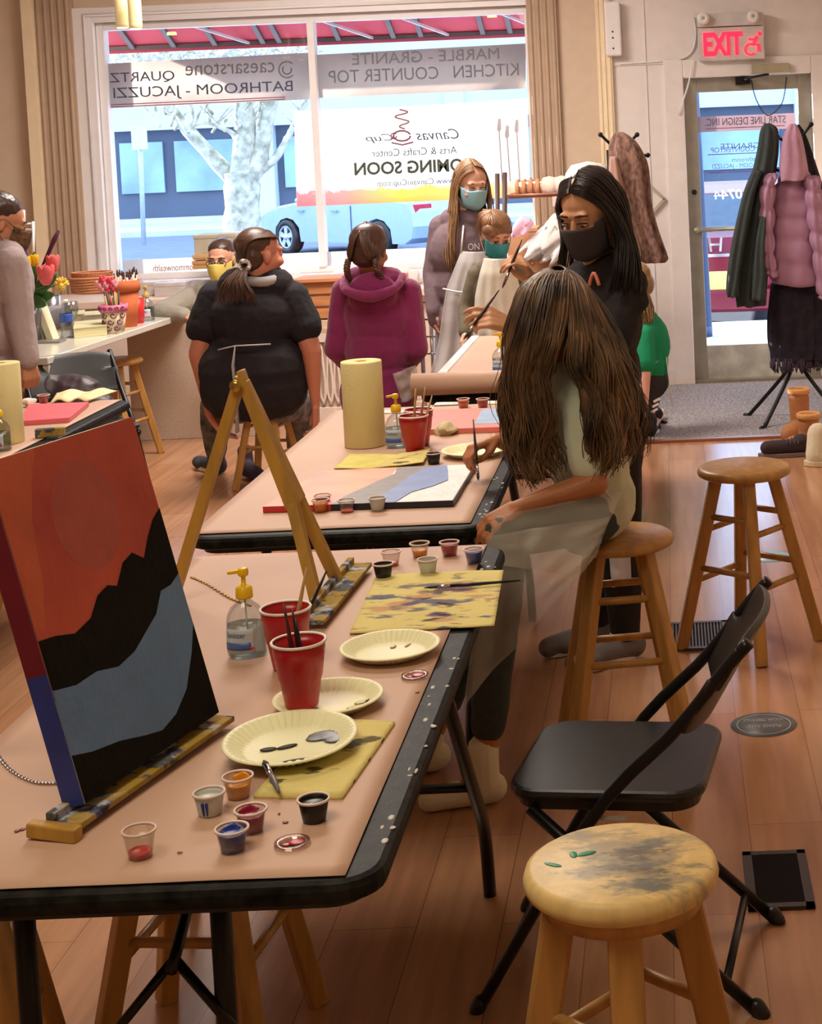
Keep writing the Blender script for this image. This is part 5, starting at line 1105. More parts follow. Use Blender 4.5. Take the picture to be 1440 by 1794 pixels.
J['hM'] = frame((-.50, -.80, -.42)); m_skin7 = mat('olive_skin', (208, 154, 120), .5, var=.05)
body(R7, J, m_skin7, 1, voxel=.0045, hands=[((J['lwr'], ay(855, 556, 5.05)-J['lwr'], (-.3, .6, -.5)), dict(ts=-1, s=1, curl=(.55, .7, .8, .85), thumb=.9)), ((J['rwr'], ay(912, 455, 5.35)-J['rwr'], (-.8, -.2, -.2)), dict(ts=1, s=1, curl=(.7, .8, .85, .9), thumb=.9))])
def tunic(mb):
    mb.cap(J['pel'], ay(1052, 800, 5.36), .135, .145, 18); mb.cap(ay(1100, 500, 5.26), ay(1122, 530, 5.22), .060, .030)
shirt(R7, J, m_blk, 1, 1.08, .018, to=.30, name='top', fold=.016, extra=tunic)
pants(R7, J, mat('black_trousers', (30, 28, 32), .85, var=.15, bump=.2), 1, 1.05)
for sd in 'lr': shoe(R7, J[sd+'an'], J[sd+'toe'], mat('grey_shoe_knit', (120, 114, 116), .8, bump=.2), m_white)
eyes(R7, J['head'], J['hM'], 1.1, .28)
mask(R7, J['head'], J['hM'], m_mask_b, 1.12)
m_hair7 = hairm('black_brown_hair', (34, 26, 28), .4, .34)
hc = J['head']; M7 = J['hM']; f7 = lambda x, y, z: hc+M7 @ (V((x, y, z))*1.1)
hb = MB(); hb.ell(f7(0, -.035, .058), (.084, .090, .076), M7, 20, 12).ell(f7(0, -.060, .0), (.078, .060, .09), M7)
blob(hb, 'hair_base', m_hair7, R7, .006, 2)
h7 = MB()
gL = [[f7(.004, .064, .096), f7(.045, .062, .078), f7(.080, .045, .03)]+[ay(x, y, Y) for x, y, Y in P] for P in (((985, 420, 5.24), (980, 470, 5.24), (985, 505, 5.26)), ((992, 425, 5.26), (990, 475, 5.26), (998, 512, 5.28)))]
gL = gL[:1]+[[f7(.004, .056, .106), f7(.046, .056, .088), f7(.084, .035, .03)]+[ay(x, y, Y) for x, y, Y in ((986, 424, 5.26), (984, 474, 5.28), (990, 508, 5.30))]]+gL[1:]
gL += [[f7(.003, .03, .132), f7(.06, .02, .105), f7(.090, -.005, .03)]+[ay(x, y, Y) for x, y, Y in ((985, 425, 5.34), (985, 480, 5.36), (1000, 520, 5.38))]]
gR = [[f7(-.002, .064, .096), f7(-.040, .064, .082), f7(-.078, .045, .03), ay(1078, 415, 5.22), ay(1075, 470, 5.20), ay(1062, 520, 5.20)],
      [f7(-.002, .045, .112), f7(-.050, .045, .105), f7(-.088, .02, .03), ay(1098, 420, 5.22), ay(1100, 475, 5.19), ay(1088, 545, 5.18)],
      [f7(-.002, .0, .138), f7(-.060, -.01, .11), f7(-.095, -.02, .02), ay(1112, 430, 5.26), ay(1122, 485, 5.22), ay(1118, 525, 5.20)],
      [f7(0, -.06, .125), f7(-.055, -.07, .09), f7(-.085, -.075, .0), ay(1110, 440, 5.38), ay(1120, 490, 5.36), ay(1118, 540, 5.34)],
      [f7(0, -.09, .10), f7(.0, -.125, .05), f7(-.0, -.13, -.03), ay(1060, 450, 5.46), ay(1065, 500, 5.48), ay(1068, 560, 5.48)],
      [f7(0, -.06, .125), f7(.055, -.07, .09), f7(.085, -.075, .0), ay(1000, 440, 5.42), ay(995, 500, 5.42), ay(1002, 535, 5.42)]]
strands(gL, 110, .0042, .002, 1.5, 21, .004, 22, mb=h7); strands(gR, 300, .0046, .003, 1.5, 22, .005, 22, mb=h7); h7.build('hair', m_hair7, R7)
MB().tube(catmull([ay(1032, 500, 5.20), ay(1040, 478, 5.19), ay(1050, 500, 5.18)], 10), .006, 6).build('necklace_tag', mat('coral_tag', (220, 130, 110), .5), R7)
quadsheet([ay(1066, 962, 5.22), ay(1104, 962, 5.22), ay(1106, 1020, 5.2), ay(1072, 1030, 5.2)], 8, 8, .006, 3, gather=6).build('apron_corner', mat('apron_corner_white', (206, 200, 206), .6), R7)
brush(ay(812, 595, 5.0), ay(874, 508, 5.10), 'brush pointing down left in the lower hand of the woman in black', (50, 26, 28), .0045, .03, (30, 20, 22))
brush(ay(880, 505, 5.28), ay(914, 420, 5.34), 'dark brush in the raised hand of the woman in black', (60, 30, 30), .0045, .03, (70, 30, 30))
# ---------------------------------------------------------------- tall girl in grey hoodie and apron
R5 = thing('person', 'tall girl with long light brown hair, blue mask, grey hoodie and white apron', 'person', (-1.05, 8.5, 0))
Y = 8.78
J = dict(pel=ay(808, 560, Y), chest=ay(805, 440, Y), neck=ay(815, 375, Y), head=ay(826, 325, Y-.02), hs=1.06, lsh=ay(850, 395, Y-.02), lel=ay(862, 490, Y+.04), lwr=ay(858, 560, Y-.02),
         rsh=ay(773, 398, Y+.06), rel=ay(760, 480, Y+.05), rwr=ay(762, 545, Y-.04), lhip=ay(825, 585, Y-.05), lkn=ay(822, 720, Y-.08), lan=V((-1.0, 8.5, .09)), rhip=ay(792, 585, Y+.05), rkn=ay(790, 720, Y+.02), ran=V((-1.14, 8.6, .09)))
J['hM'] = frame((.42, -.88, -.25)); m_skin5 = mat('fair_skin', (226, 172, 148), .5, var=.04)
body(R5, J, m_skin5, .98, .92, hands=[((J['rwr'], (0.02, 0, -1), (.6, 0, 0)), dict(s=.9)), ((J['lwr'], (0, -.2, -1), (-.6, 0, 0)), dict(s=.9))])
m_hd = mat('mauve_grey_hoodie', (116, 96, 104), .9, var=.08, bump=.25, bscale=30)
def h5(mb): mb.cap(J['rwr']-V((0, 0, .02)), J['rwr']-V((0, 0, .05)), .045, .042); mb.cap(J['neck']+V((-.07, .03, -.03)), J['neck']+V((.06, .06, -.02)), .05)
shirt(R5, J, m_hd, .98, .98, .024, name='hoodie', fold=.014, extra=h5)
pants(R5, J, mat('light_blue_trousers', (170, 180, 200), .85), .98)
eyes(R5, J['head'], J['hM'], 1, .5, brow=(120, 84, 60)); mask(R5, J['head'], J['hM'], mat('light_blue_mask', (150, 204, 220), .7, var=.05), 1.0, loopm=m_white)
m_hair5 = hairm('light_brown_hair', (150, 116, 84), .35)
hc = J['head']; M5 = J['hM']; f5 = lambda x, y, z: hc+M5 @ (V((x, y, z))*1.06)
hb = MB(); hb.ell(f5(0, -.030, .055), (.084, .092, .076), M5, 18, 10).ell(f5(0, -.055, .0), (.080, .062, .09), M5); blob(hb, 'hair_base', m_hair5, R5, .007, 2)
h5_ = MB()
gg = [[f5(.01, .064, .094), f5(.05, .056, .075), f5(.082, .03, .0), ay(800, 380, Y-.10), ay(796, 430, Y-.13), ay(802, 478, Y-.14)],
      [f5(.01, .03, .13), f5(.06, .02, .10), f5(.092, -.01, .0), ay(790, 385, Y-.08), ay(785, 435, Y-.12), ay(792, 480, Y-.14)],
      [f5(0, -.03, .135), f5(.05, -.06, .1), f5(.08, -.06, .0), ay(786, 390, Y), ay(783, 440, Y-.10), ay(788, 475, Y-.12)],
      [f5(0, -.08, .11), f5(0, -.125, .05), f5(0, -.13, -.04), ay(820, 400, Y+.12), ay(820, 440, Y+.13), ay(820, 470, Y+.12)],
      [f5(0, -.03, .135), f5(-.05, -.05, .1), f5(-.082, -.05, .0), ay(862, 385, Y), ay(868, 420, Y-.02), ay(866, 455, Y-.03)],
      [f5(.005, .05, .118), f5(-.05, .045, .09), f5(-.085, .02, .0), ay(860, 380, Y-.08), ay(862, 420, Y-.11), ay(858, 450, Y-.12)]]
strands(gg, 200, .006, .005, 2, 31, .008, 18, mb=h5_); h5_.build('hair', m_hair5, R5)
m_ap2 = mat('white_apron_plastic', (228, 224, 222), .4, var=.05, scale=10, bump=.3, bscale=12, alpha=.42)
def front_apron(root, top, mid, bot, Yf, m, seed=0):
    # rows of (xl, xr, y, Y)
    rows = top+mid+bot
    def fn(u, v):
        q = v*(len(rows)-1); i = min(int(q), len(rows)-2); f = q-i; a = [lerp(rows[i][k], rows[i+1][k], f) for k in range(4)]
        x = lerp(a[0], a[1], u); p = ay(x, a[2], a[3]); p.y -= .05*math.sin(u*PI)-.012*math.sin(u*26+seed)*v; return p
    MB().sheet(fn, 30, 30, .0016).build('apron', m, root)
front_apron(R5, [(808, 858, 440, Y-.15), (800, 866, 460, Y-.17)], [(782, 872, 505, Y-.18), (776, 876, 540, Y-.19)], [(768, 880, 600, Y-.20), (752, 890, 660, Y-.22)], Y, m_ap2)
MB().tube(catmull([ay(776, 506, Y-.22), ay(815, 512, Y-.26), ay(868, 502, Y-.24)], 12), .005, 6).build('waist_tie', m_white, R5); MB().tube([ay(808, 440, Y-.16), ay(812, 395, Y-.10)], .005, 6).build('neck_strap', m_white, R5); MB().tube([ay(856, 440, Y-.16), ay(850, 395, Y-.12)], .005, 6).build('neck_strap', m_white, R5)
text_mesh('ON', .06, .035, lambda x, y, z: ay(830, 438, Y-.17)+V((x-.03, -z, y)), m_white, 'hoodie_print', R5)
# ---------------------------------------------------------------- child in olive top
R6 = thing('person', 'young child with short light hair, teal mask, olive sleeves and white apron', 'person', (-.9, 8.62, 0))
Y = 8.40; s6 = .80
J = dict(pel=ay(866, 620, Y), chest=ay(868, 515, Y), neck=ay(868, 462, Y), head=ay(868, 412, Y-.02), lsh=ay(905, 480, Y-.02), lel=ay(925, 545, Y-.02), lwr=ay(920, 590, Y-.12), rsh=ay(836, 482, Y), rel=ay(818, 540, Y-.02), rwr=ay(815, 582, Y-.12),
         lhip=ay(878, 640, Y), lkn=ay(880, 740, Y), lan=V((-.84, 8.6, .08)), rhip=ay(855, 640, Y), rkn=ay(855, 740, Y), ran=V((-.96, 8.6, .08)), hs=.92)
J['hM'] = frame((.40, -.86, -.45))
body(R6, J, m_skin5, s6, hands=[((J['rwr'], (-.2, -.5, -.8), (.6, 0, 0)), dict(s=.8)), ((J['lwr'], (0, -.5, -.8), (-.6, 0, 0)), dict(s=.8))])
shirt(R6, J, mat('olive_grey_top', (104, 96, 78), .9, var=.08, bump=.2), s6, 1, .020, name='top'); pants(R6, J, mat('pale_trousers', (200, 200, 206), .85), s6)
eyes(R6, J['head'], J['hM'], .92, .5, brow=(130, 96, 70)); mask(R6, J['head'], J['hM'], mat('teal_mask', (60, 160, 170), .7, var=.05), .92, loopm=m_white)
hc = J['head']; M6 = J['hM']; f6 = lambda x, y, z: hc+M6 @ (V((x, y, z))*.92)
hb = MB(); hb.ell(f6(0, -.020, .055), (.084, .095, .078), M6, 18, 10).ell(f6(0, -.05, .0), (.080, .06, .075), M6).ell(f6(.045, .04, .06), (.045, .05, .04), M6); blob(hb, 'hair_base', hairm('sandy_hair', (156, 116, 84), .3), R6, .006, 2)
h6 = MB(); rb = [[f6(.03, -.02, .136), f6(.03+.06*math.cos(a)*1.0, -.02+.085*math.sin(a), .11), f6(.094*math.cos(a), -.02+.100*math.sin(a), .05), f6(.090*math.cos(a), -.02+.10*math.sin(a), (.035 if math.sin(a) > .3 else -.03))] for a in [k*PI/5 for k in range(10)]]
strands(rb, 120, .006, .002, 1, 41, .004, 10, mb=h6, closed=True); h6.build('hair', MATS['sandy_hair'], R6)
m_ap3 = mat('milky_apron_plastic', (226, 222, 208), .4, var=.05, scale=10, bump=.3, bscale=12, alpha=.8)
front_apron(R6, [(848, 895, 452, Y-.10), (840, 905, 480, Y-.13)], [(832, 915, 520, Y-.14), (830, 925, 560, Y-.15)], [(828, 930, 600, Y-.16)], Y, m_ap3, 2)
# ---------------------------------------------------------------- girl in magenta hoodie, seen from behind
R4 = thing('person', 'girl in magenta hoodie with brown plaits, seated with her back to the camera', 'person', (-1.37, 7.35, 0))
Y = 7.35
J = dict(pel=ay(662, 672, Y), chest=ay(662, 552, Y), neck=ay(652, 478, Y), head=ay(648, 440, Y-.02), lsh=ay(606, 510, Y+.02), lel=ay(590, 610, Y), lwr=ay(625, 650, Y+.2), rsh=ay(714, 512, Y+.02), rel=ay(728, 610, Y), rwr=ay(700, 650, Y+.2),
         lhip=ay(638, 690, Y), lkn=ay(628, 690, Y+.40), lan=V((-1.45, 7.75, .09)), rhip=ay(690, 690, Y), rkn=ay(700, 690, Y+.40), ran=V((-1.25, 7.75, .09)), ltoe=V((-1.45, 7.9, .03)), rtoe=V((-1.25, 7.9, .03)))
J['hM'] = frame((.25, .95, -.15))
body(R4, J, m_skin2, .95, hands=[((J['lwr'], (.3, .9, 0), (0, 0, -1)), dict(s=.9)), ((J['rwr'], (-.3, .9, 0), (0, 0, -1)), dict(s=.9))])
m_mg = mat('magenta_fleece', (128, 30, 88), .92, var=.1, scale=14, bump=.35, bscale=40, sheen=.3)
def hood(mb):
    c = ay(652, 505, Y-.10)
    mb.tube(catmull([c+V((-.13, .06, .05)), c+V((-.11, -.04, .0)), c+V((0, -.08, -.03)), c+V((.11, -.04, .0)), c+V((.13, .06, .05))], 12), [.016, .018, .02, .022, .024, .026, .026, .024, .022, .02, .018, .016], 10)
    mb.ell(ay(652, 515, Y-.085), (.115, .048, .10)).ell(ay(655, 545, Y-.09), (.06, .04, .07))
    mb.cap(J['pel']+V((-.05, 0, -.05)), J['pel']+V((.05, 0, -.05)), .13, .13)
shirt(R4, J, m_mg, .95, 1.0, .022, name='hoodie', fold=.016, extra=hood)
pants(R4, J, mat('plum_trousers', (86, 28, 62), .9), .95)
m_hair4 = hairm('brown_plait_hair', (84, 54, 44), .4); hc = J['head']; M4 = J['hM']; f4 = lambda x, y, z: hc+M4 @ V((x, y, z))
hb = MB(); hb.ell(f4(0, -.022, .045), (.083, .098, .082), M4, 20, 12).ell(f4(0, -.045, -.005), (.078, .066, .075), M4); blob(hb, 'hair_base', m_hair4, R4, .006, 2)
h4 = MB()
for s in (-1, 1):
    strands([[f4(0, .06, .125), f4(s*.05, .04, .10), f4(s*.082, -.01, .02), f4(s*.068, -.07, -.035)], [f4(0, -.05, .13), f4(s*.03, -.10, .08), f4(s*.055, -.112, .0), f4(s*.06, -.085, -.04)], [f4(0, -.11, .08), f4(s*.012, -.127, .04), f4(s*.03, -.12, -.02), f4(s*.055, -.09, -.05)]], 60, .0045, .001, 1, 50+s, .002, 12, mb=h4)
    P = [f4(s*.064, -.080, -.04), f4(s*.070, -.085, -.08), f4(s*.078, -.05, -.12), f4(s*.08, .0, -.17)]
    C_ = catmull(P, 22)
    for k in range(3): h4.tube([p+V((math.cos(i*1.1+k*2.09), math.sin(i*1.1+k*2.09), 0))*.008 for i, p in enumerate(C_)], .0085, 7)
h4.build('hair', m_hair4, R4)
quadsheet([ay(688, 655, Y-.15), ay(728, 640, Y-.10), ay(738, 690, Y-.05), ay(706, 706, Y-.12)], 10, 10, .02, 8, gather=9).build('apron_edge', m_ap2, R4)
# ---------------------------------------------------------------- woman in black tee, back view
R3_ = thing('person', 'woman in black tee with low ponytail and spotted scrunchie, seated with her back turned', 'person', (-2.1, 8.3, 0))
Y = 8.3
J = dict(pel=ay(446, 675, Y), chest=ay(444, 555, Y), neck=ay(452, 480, Y), head=ay(456, 447, Y), lsh=ay(376, 520, Y+.02), lel=ay(348, 620, Y-.02), lwr=ay(368, 728, Y-.02), rsh=ay(514, 520, Y+.02), rel=ay(546, 615, Y-.02), rwr=ay(553, 712, Y-.02),
         lhip=ay(420, 702, Y), lkn=ay(378, 712, Y+.30), lan=V((-2.58, 8.98, .10)), rhip=ay(480, 702, Y), rkn=ay(530, 712, Y+.30), ran=V((-1.98, 8.75, .10)), ltoe=V((-2.66, 8.82, .03)), rtoe=V((-1.90, 8.60, .03)))
J['lan'] = az(378, 800, .09); J['ltoe'] = az(352, 812, .03); J['ran'] = az(520, 800, .09); J['rtoe'] = az(530, 815, .03)
J['hM'] = frame((.72, .68, -.1)); J['hs'] = 1.14
body(R3_, J, mat('ruddy_skin', (206, 134, 106), .5, var=.06), 1.0, 1.42, hands=[((J['lwr'], (.45, .2, -.8), (.4, 0, .3)), dict(ts=-1, s=1.05, curl=(.25, .25, .3, .3), thumb=.2)), ((J['rwr'], (-.05, .1, -1), (-1, 0, 0)), dict(ts=1, s=1.05, curl=(.5, .5, .5, .5)))])
def tee(mb):
    mb.cap(J['pel']+V((-.09, 0, .08)), J['pel']+V((.09, 0, .08)), .19, .19); mb.cap(J['pel']+V((-.09, 0, .0)), J['pel']+V((.09, 0, .0)), .19, .19); mb.cap(J['lsh'], ay(352, 575, Y-.01), .080, .078); mb.cap(J['rsh'], ay(538, 572, Y-.01), .080, .078)
shirt(R3_, J, mat('black_tee_cotton', (30, 26, 32), .92, var=.15, scale=20, bump=.3, bscale=30), 1.0, 1.42, .016, to=.28, name='tee', fold=.018, extra=tee)
MB().tube(catmull([ay(426, 484, Y+.06), ay(436, 492, Y-.06), ay(458, 494, Y-.085), ay(480, 490, Y-.05), ay(488, 480, Y+.06)], 14), .026, 10).build('grey_collar', mat('grey_collar_cloth', (170, 168, 168), .9), R3_)
pants(R3_, J, mat('camo_jeans', (66, 66, 72), .85, var=.5, scale=18, rgb2=(110, 106, 104)), 1.0, 1.25)
for sd in 'lr': shoe(R3_, J[sd+'an'], J[sd+'toe'], mat('dark_canvas_shoe', (56, 56, 64), .8), mat('shoe_sole', (226, 214, 190), .6), 'sneaker', 1.05)
m_hair3 = hairm('chestnut_hair', (84, 58, 44), .4); hc = J['head']; M3 = J['hM']; f3 = lambda x, y, z: hc+M3 @ (V((x, y, z))*1.14)
hb = MB(); hb.ell(f3(0, -.026, .046), (.088, .107, .090), M3, 20, 12).ell(f3(0, -.05, -.005), (.086, .070, .082), M3); blob(hb, 'hair_base', m_hair3, R3_, .006, 2)
h3 = MB(); tie = ay(426, 466, Y-.11); rr = []
for a in range(10):
    t = a*PI/5; rr.append([f3(.06*math.cos(t), .085 if math.sin(t) > .3 else .0+.085*math.sin(t), .05+.06*abs(math.cos(t*.5))), f3(.085*math.cos(t), -.03+.07*math.sin(t), .06), lerp(f3(.07*math.cos(t), -.08, .0), tie, .4), tie])
rr = [[f3(x, .068-abs(x)*.3, .084-abs(x)*.2), f3(x*1.3, .02, .122-abs(x)*.6), f3(x*1.25, -.07, .105-abs(x)*.5), f3(x*.9-.0, -.125+abs(x)*.4, .04), tie] for x in (-.065, -.04, -.015, .015, .04, .065)]
strands(rr, 140, .005, .001, 1, 61, .002, 16, mb=h3)
strands([[tie+V((dx*.3, 0, 0)), ay(405+dx*300, 492, Y-.17), ay(402+dx*500, 515, Y-.18), ay(398+dx*600, 530, Y-.17)] for dx in (-.04, -.01, .03, .06, .09)], 90, .005, .004, 1, 62, .008, 14, mb=h3)
h3.build('hair', m_hair3, R3_)
sc = MB(); c = tie
for k in range(18): a = k*PI/9; sc.ell(c+V((.036*math.cos(a), .012*math.sin(3*a), .036*math.sin(a)))@Matrix.Identity(3) if False else c+V((.024*math.cos(a)+.008, -.006+.010*math.sin(3*a), .026*math.sin(a))), (.012, .013, .012), su=8, sv=6)
sc.build('scrunchie', mat('spotted_scrunchie', (30, 30, 34), .8, var=.1, scale=70, rgb2=(235, 230, 226), detail=1), R3_)
MB().tube([ay(382, 613, Y-.20), ay(412, 606, Y-.21), ay(474, 603, Y-.20)], .009, 6, flat=.4).tube([ay(412, 606, Y-.215), ay(408, 640, Y-.21), ay(414, 700, Y-.20), ay(416, 757, Y-.19)], [.008, .022, .020, .028], 6, flat=.3).build('apron_ties', mat('apron_tie_grey', (178, 174, 178), .6), R3_)
# ---------------------------------------------------------------- man behind the counter, yellow mask
R2 = thing('person', 'man with glasses, yellow mask and grey sweatshirt leaning on the counter', 'person', (-2.7, 10.0, 0))
Y = 9.95
J = dict(pel=ay(385, 690, Y+.1), chest=ay(388, 560, Y), neck=ay(388, 502, Y), head=ay(388, 456, Y-.05), lsh=ay(440, 530, Y), lel=ay(440, 600, Y-.15), lwr=ay(400, 600, Y-.35), rsh=ay(335, 525, Y), rel=ay(284, 548, Y-.28), rwr=ay(322, 553, Y-.42),
         lhip=ay(405, 700, Y+.1), lkn=ay(415, 790, Y+.1), lan=V((-2.5, 10.1, .09)), rhip=ay(365, 700, Y+.1), rkn=ay(355, 790, Y+.1), ran=V((-2.8, 10.1, .09)))
J['hM'] = frame((-.05, -1, -.15))
body(R2, J, m_skin, 1.0, hands=[((J['rwr'], (1, -.1, 0), (0, 0, -1)), dict(ts=-1, s=1)), ((J['lwr'], (-1, 0, 0), (0, 0, -1)), dict(s=1))])
shirt(R2, J, mat('grey_sweatshirt', (150, 144, 132), .92, var=.06, bump=.25), 1.0, 1.1, .024, name='sweatshirt', fold=.018); pants(R2, J, mat('black_trousers', (0, 0, 0)))
eyes(R2, J['head'], J['hM'], 1, .5); mask(R2, J['head'], J['hM'], mat('yellow_mask', (224, 206, 104), .7, var=.04), 1.06)
hc = J['head']; M2 = J['hM']; f_2 = lambda x, y, z: hc+M2 @ V((x, y, z))
hb = MB(); hb.ell(f_2(0, -.026, .066), (.081, .094, .066), M2, 18, 10).ell(f_2(0, -.05, .0), (.080, .06, .07), M2); blob(hb, 'hair', hairm('short_brown_hair', (84, 58, 48), .3), R2, .006, 2, .008, .02)
gl = MB()
for s in (-1, 1): gl.tube([f_2(s*.034+.026*math.cos(a*PI/8), .104, .004+.019*math.sin(a*PI/8)) for a in range(16)], .0024, 6, closed=True).tube([f_2(s*.060, .104, .008), f_2(s*.082, .02, .008)], .002, 6)
gl.tube([f_2(-.009, .108, .008), f_2(.009, .108, .008)], .002, 6).build('glasses', mat('glasses_frame', (40, 30, 34), .3), R2)
# ---------------------------------------------------------------- man at the left edge
R1 = thing('person', 'person in grey sweater with short dark hair at the left photo edge', 'person', (-2.85, 7.05, 0))
Y = 7.0
J = dict(pel=ay(-12, 655, Y), chest=ay(0, 500, Y), neck=ay(4, 440, Y), head=ay(2, 392, Y), lsh=ay(-40, 462, Y+.16), lel=ay(-38, 560, Y+.2), lwr=ay(-20, 640, Y+.15), rsh=ay(20, 462, Y-.10), rel=ay(34, 560, Y-.10), rwr=ay(48, 630, Y-.14),
         lhip=ay(-20, 690, Y+.08), lkn=ay(-20, 880, Y+.05), lan=V((-2.95, 7.15, .09)), rhip=ay(-8, 690, Y-.08), rkn=ay(-5, 880, Y-.05), ran=V((-2.9, 6.95, .09)))
J['hM'] = frame((.82, .42, -.34))
body(R1, J, mat('warm_skin', (196, 136, 104), .5, var=.06), 1.0, hands=[((J['rwr'], (.12, 0, -1), (-.6, .6, 0)), dict(ts=1, s=1.0, curl=(.8, .8, .8, .8), thumb=.8)), ((J['lwr'], (0, 0, -1), (.6, 0, 0)), dict(s=1))])
shirt(R1, J, mat('lilac_grey_sweater', (168, 152, 154), .92, var=.05, bump=.25, bscale=50), 1.0, 1.05, .022, name='sweater', fold=.014); pants(R1, J, mat('navy_trousers', (46, 44, 66), .85))
eyes(R1, J['head'], J['hM'], 1, .5); mask(R1, J['head'], J['hM'], mat('patterned_mask', (44, 34, 40), .8, var=.2, scale=45, rgb2=(120, 88, 50)), 1.04, loopm=m_black)
hc = J['head']; M1 = J['hM']; f_1 = lambda x, y, z: hc+M1 @ V((x, y, z))
hb = MB(); hb.ell(f_1(0, -.030, .064), (.086, .098, .074), M1, 18, 10).ell(f_1(0, -.058, .0), (.080, .06, .08), M1); blob(hb, 'hair', hairm('short_dark_hair', (62, 42, 34), .3), R1, .006, 2, .012, .02)
# ---------------------------------------------------------------- girl in green bending
R9 = thing('person', 'child in green tee and white apron strings, crouching behind the woman in black', 'person', (-.1, 9.25, 0))
Y = 9.25
J = dict(pel=ay(1136, 668, Y), chest=ay(1138, 600, Y), neck=ay(1120, 545, Y), head=ay(1112, 500, Y), lsh=ay(1148, 575, Y+.02), lel=ay(1140, 655, Y+.04), lwr=ay(1110, 700, Y+.04), rsh=ay(1128, 585, Y-.12), rel=ay(1130, 655, Y-.18), rwr=ay(1128, 728, Y-.22),
         lhip=ay(1130, 700, Y+.05), lkn=ay(1085, 712, Y+.02), lan=V((-.12, 9.45, .09)), rhip=ay(1128, 700, Y-.05), rkn=ay(1090, 700, Y-.10), ran=az(1140, 738, .09), rtoe=az(1158, 722, .05))
J['hM'] = frame((-.9, .1, -.4))
body(R9, J, mat('pale_pink_skin', (228, 170, 156), .5), .95, hands=[((J['rwr'], (0, 0, -1), (-1, 0, 0)), dict(s=.8))])
shirt(R9, J, mat('green_tee_cotton', (14, 140, 96), .9, var=.06, bump=.25), .95, .92, .018, to=.36, name='tee', hips=False); pants(R9, J, mat('charcoal_trousers', (48, 44, 46), .85), .9)
shoe(R9, J['ran'], J['rtoe'], mat('black_trainer', (30, 28, 30), .7), m_white, 'trainer', .9)
for k_ in range(3): MB().bar(ay(1141+k_*2, 722-k_*9, Y-.20), ay(1152+k_*2, 716-k_*9, Y-.20), .012, .012).build('white_stripe', m_white, R9)
h9 = MB(); hc = J['head']; M9 = J['hM']; f9 = lambda x, y, z: hc+M9 @ V((x, y, z))
hb = MB(); hb.ell(f9(0, -.022, .048), (.084, .10, .082), M9).ell(f9(0, -.05, -.005), (.078, .064, .08), M9); blob(hb, 'hair_base', hairm('dark_blond_hair', (150, 118, 76), .35), R9, .007, 2)
strands([[f9(0, .03, .13), ay(1118+dx*.4, 500, Y-.1+dy), ay(1126+dx, 535, Y-.10+dy), ay(1130+dx, 575, Y-.10+dy)] for dx, dy in ((-14, 0), (-4, -.03), (8, -.02), (16, .04), (10, .12))], 70, .006, .006, 2, 71, .008, 14, mb=h9); h9.build('hair', MATS['dark_blond_hair'], R9)
MB().tube(catmull([ay(1120, 652, Y-.16), ay(1145, 638, Y-.12), ay(1166, 616, Y-.02)], 10), .008, 6, flat=.4).tube([ay(1166, 616, Y-.02), ay(1172, 665, Y-.05), ay(1178, 712, Y-.08)], .010, 6, flat=.4).build('apron_ties', m_white, R9)
# ================================================================ stone counter
m_quartz = mat('speckled_quartz', (196, 176, 158), .35, var=.08, scale=90, detail=2); m_qtop = mat('pale_quartz_top', (214, 210, 196), .15, var=.04, scale=60)
ZC = .76
cnt = thing('counter', 'long white stone topped counter with beige stone end panel', 'counter', (-3.4, 8.9, 0))
MB().prism([(-4.2, 7.89), (-3.025, 7.89), (-2.90, 9.90), (-4.2, 9.90)], ZC-.035, ZC).build('countertop', m_qtop, cnt, bevel=.004)
MB().span((-3.62, 7.93, 0), (-3.04, 7.97, ZC-.035)).build('front_panel', m_quartz, cnt)
MB().span((-3.055, 7.90, 0), (-3.028, 7.99, ZC-.035)).build('corner_post', m_qtop, cnt)
MB().span((-3.27, 9.78, 0), (-2.40, 9.84, ZC-.001)).build('end_panel', m_quartz, cnt, bevel=.003)
MB().span((-4.2, 8.9, .45), (-3.45, 9.0, ZC-.035)).build('back_panel', m_quartz, cnt)
CP = lambda x, y: az(x, y, ZC)
# things on the counter
p = CP(55, 600); 
vs = thing('flower_vase', 'grey metal vase holding the tulip bouquet', 'vase', p)
MB().lathe([(.001, 0), (.05, 0), (.06, .20), (.058, .20), (.048, .005), (.001, .004)], p, seg=24).build('vase_body', mat('grey_metal', (130, 130, 130), .3, .7), vs)
vx = p+V((0, 0, .2))
def stem(a, b, m=None, r=.004): return MB().tube(catmull([a, lerp(a, b, .5)+V((-.02, 0, .02)), b], 8), r, 6)
def tulip(px, py, Y, col, label, open_=.6, sz=.035):
    c = ay(px, py, Y); t = thing('tulip', label, 'flower', c); col = mat('petal_%d_%d_%d' % col, col, .5, var=.12, scale=40, translucent=.2)
    for k in range(6):
        a = k*PI/3; d = V((math.cos(a), math.sin(a), 0)); mb = MB(); o = d*sz*.45*open_
        mb.ell(c+o+V((0, 0, 0)), (sz*.42, sz*.20, sz*.85), basis(V((-d.y, d.x, 0)), (d*math.cos(.3*open_)-V((0, 0, 1))*math.sin(.3*open_)), (V((0, 0, 1))*math.cos(.3*open_)+d*math.sin(.3*open_)))); mb.build('petal', col, t)
    stem(vx, c-V((0, 0, sz*.8))).build('stem', mat('stem_green', (70, 110, 50), .6), t)
Yf = p.y
tulip(46, 462, Yf, (240, 196, 20), 'yellow tulip at the left of the bouquet', .6, .048); tulip(60, 458, Yf+.03, (236, 180, 10), 'yellow tulip touching the left one', .6, .046); 
tulip(80, 482, Yf-.05, (232, 104, 110), 'large coral tulip, lower one of the pair', .9, .066); tulip(92, 462, Yf+.02, (236, 112, 112), 'coral tulip above the large one', .8, .058)
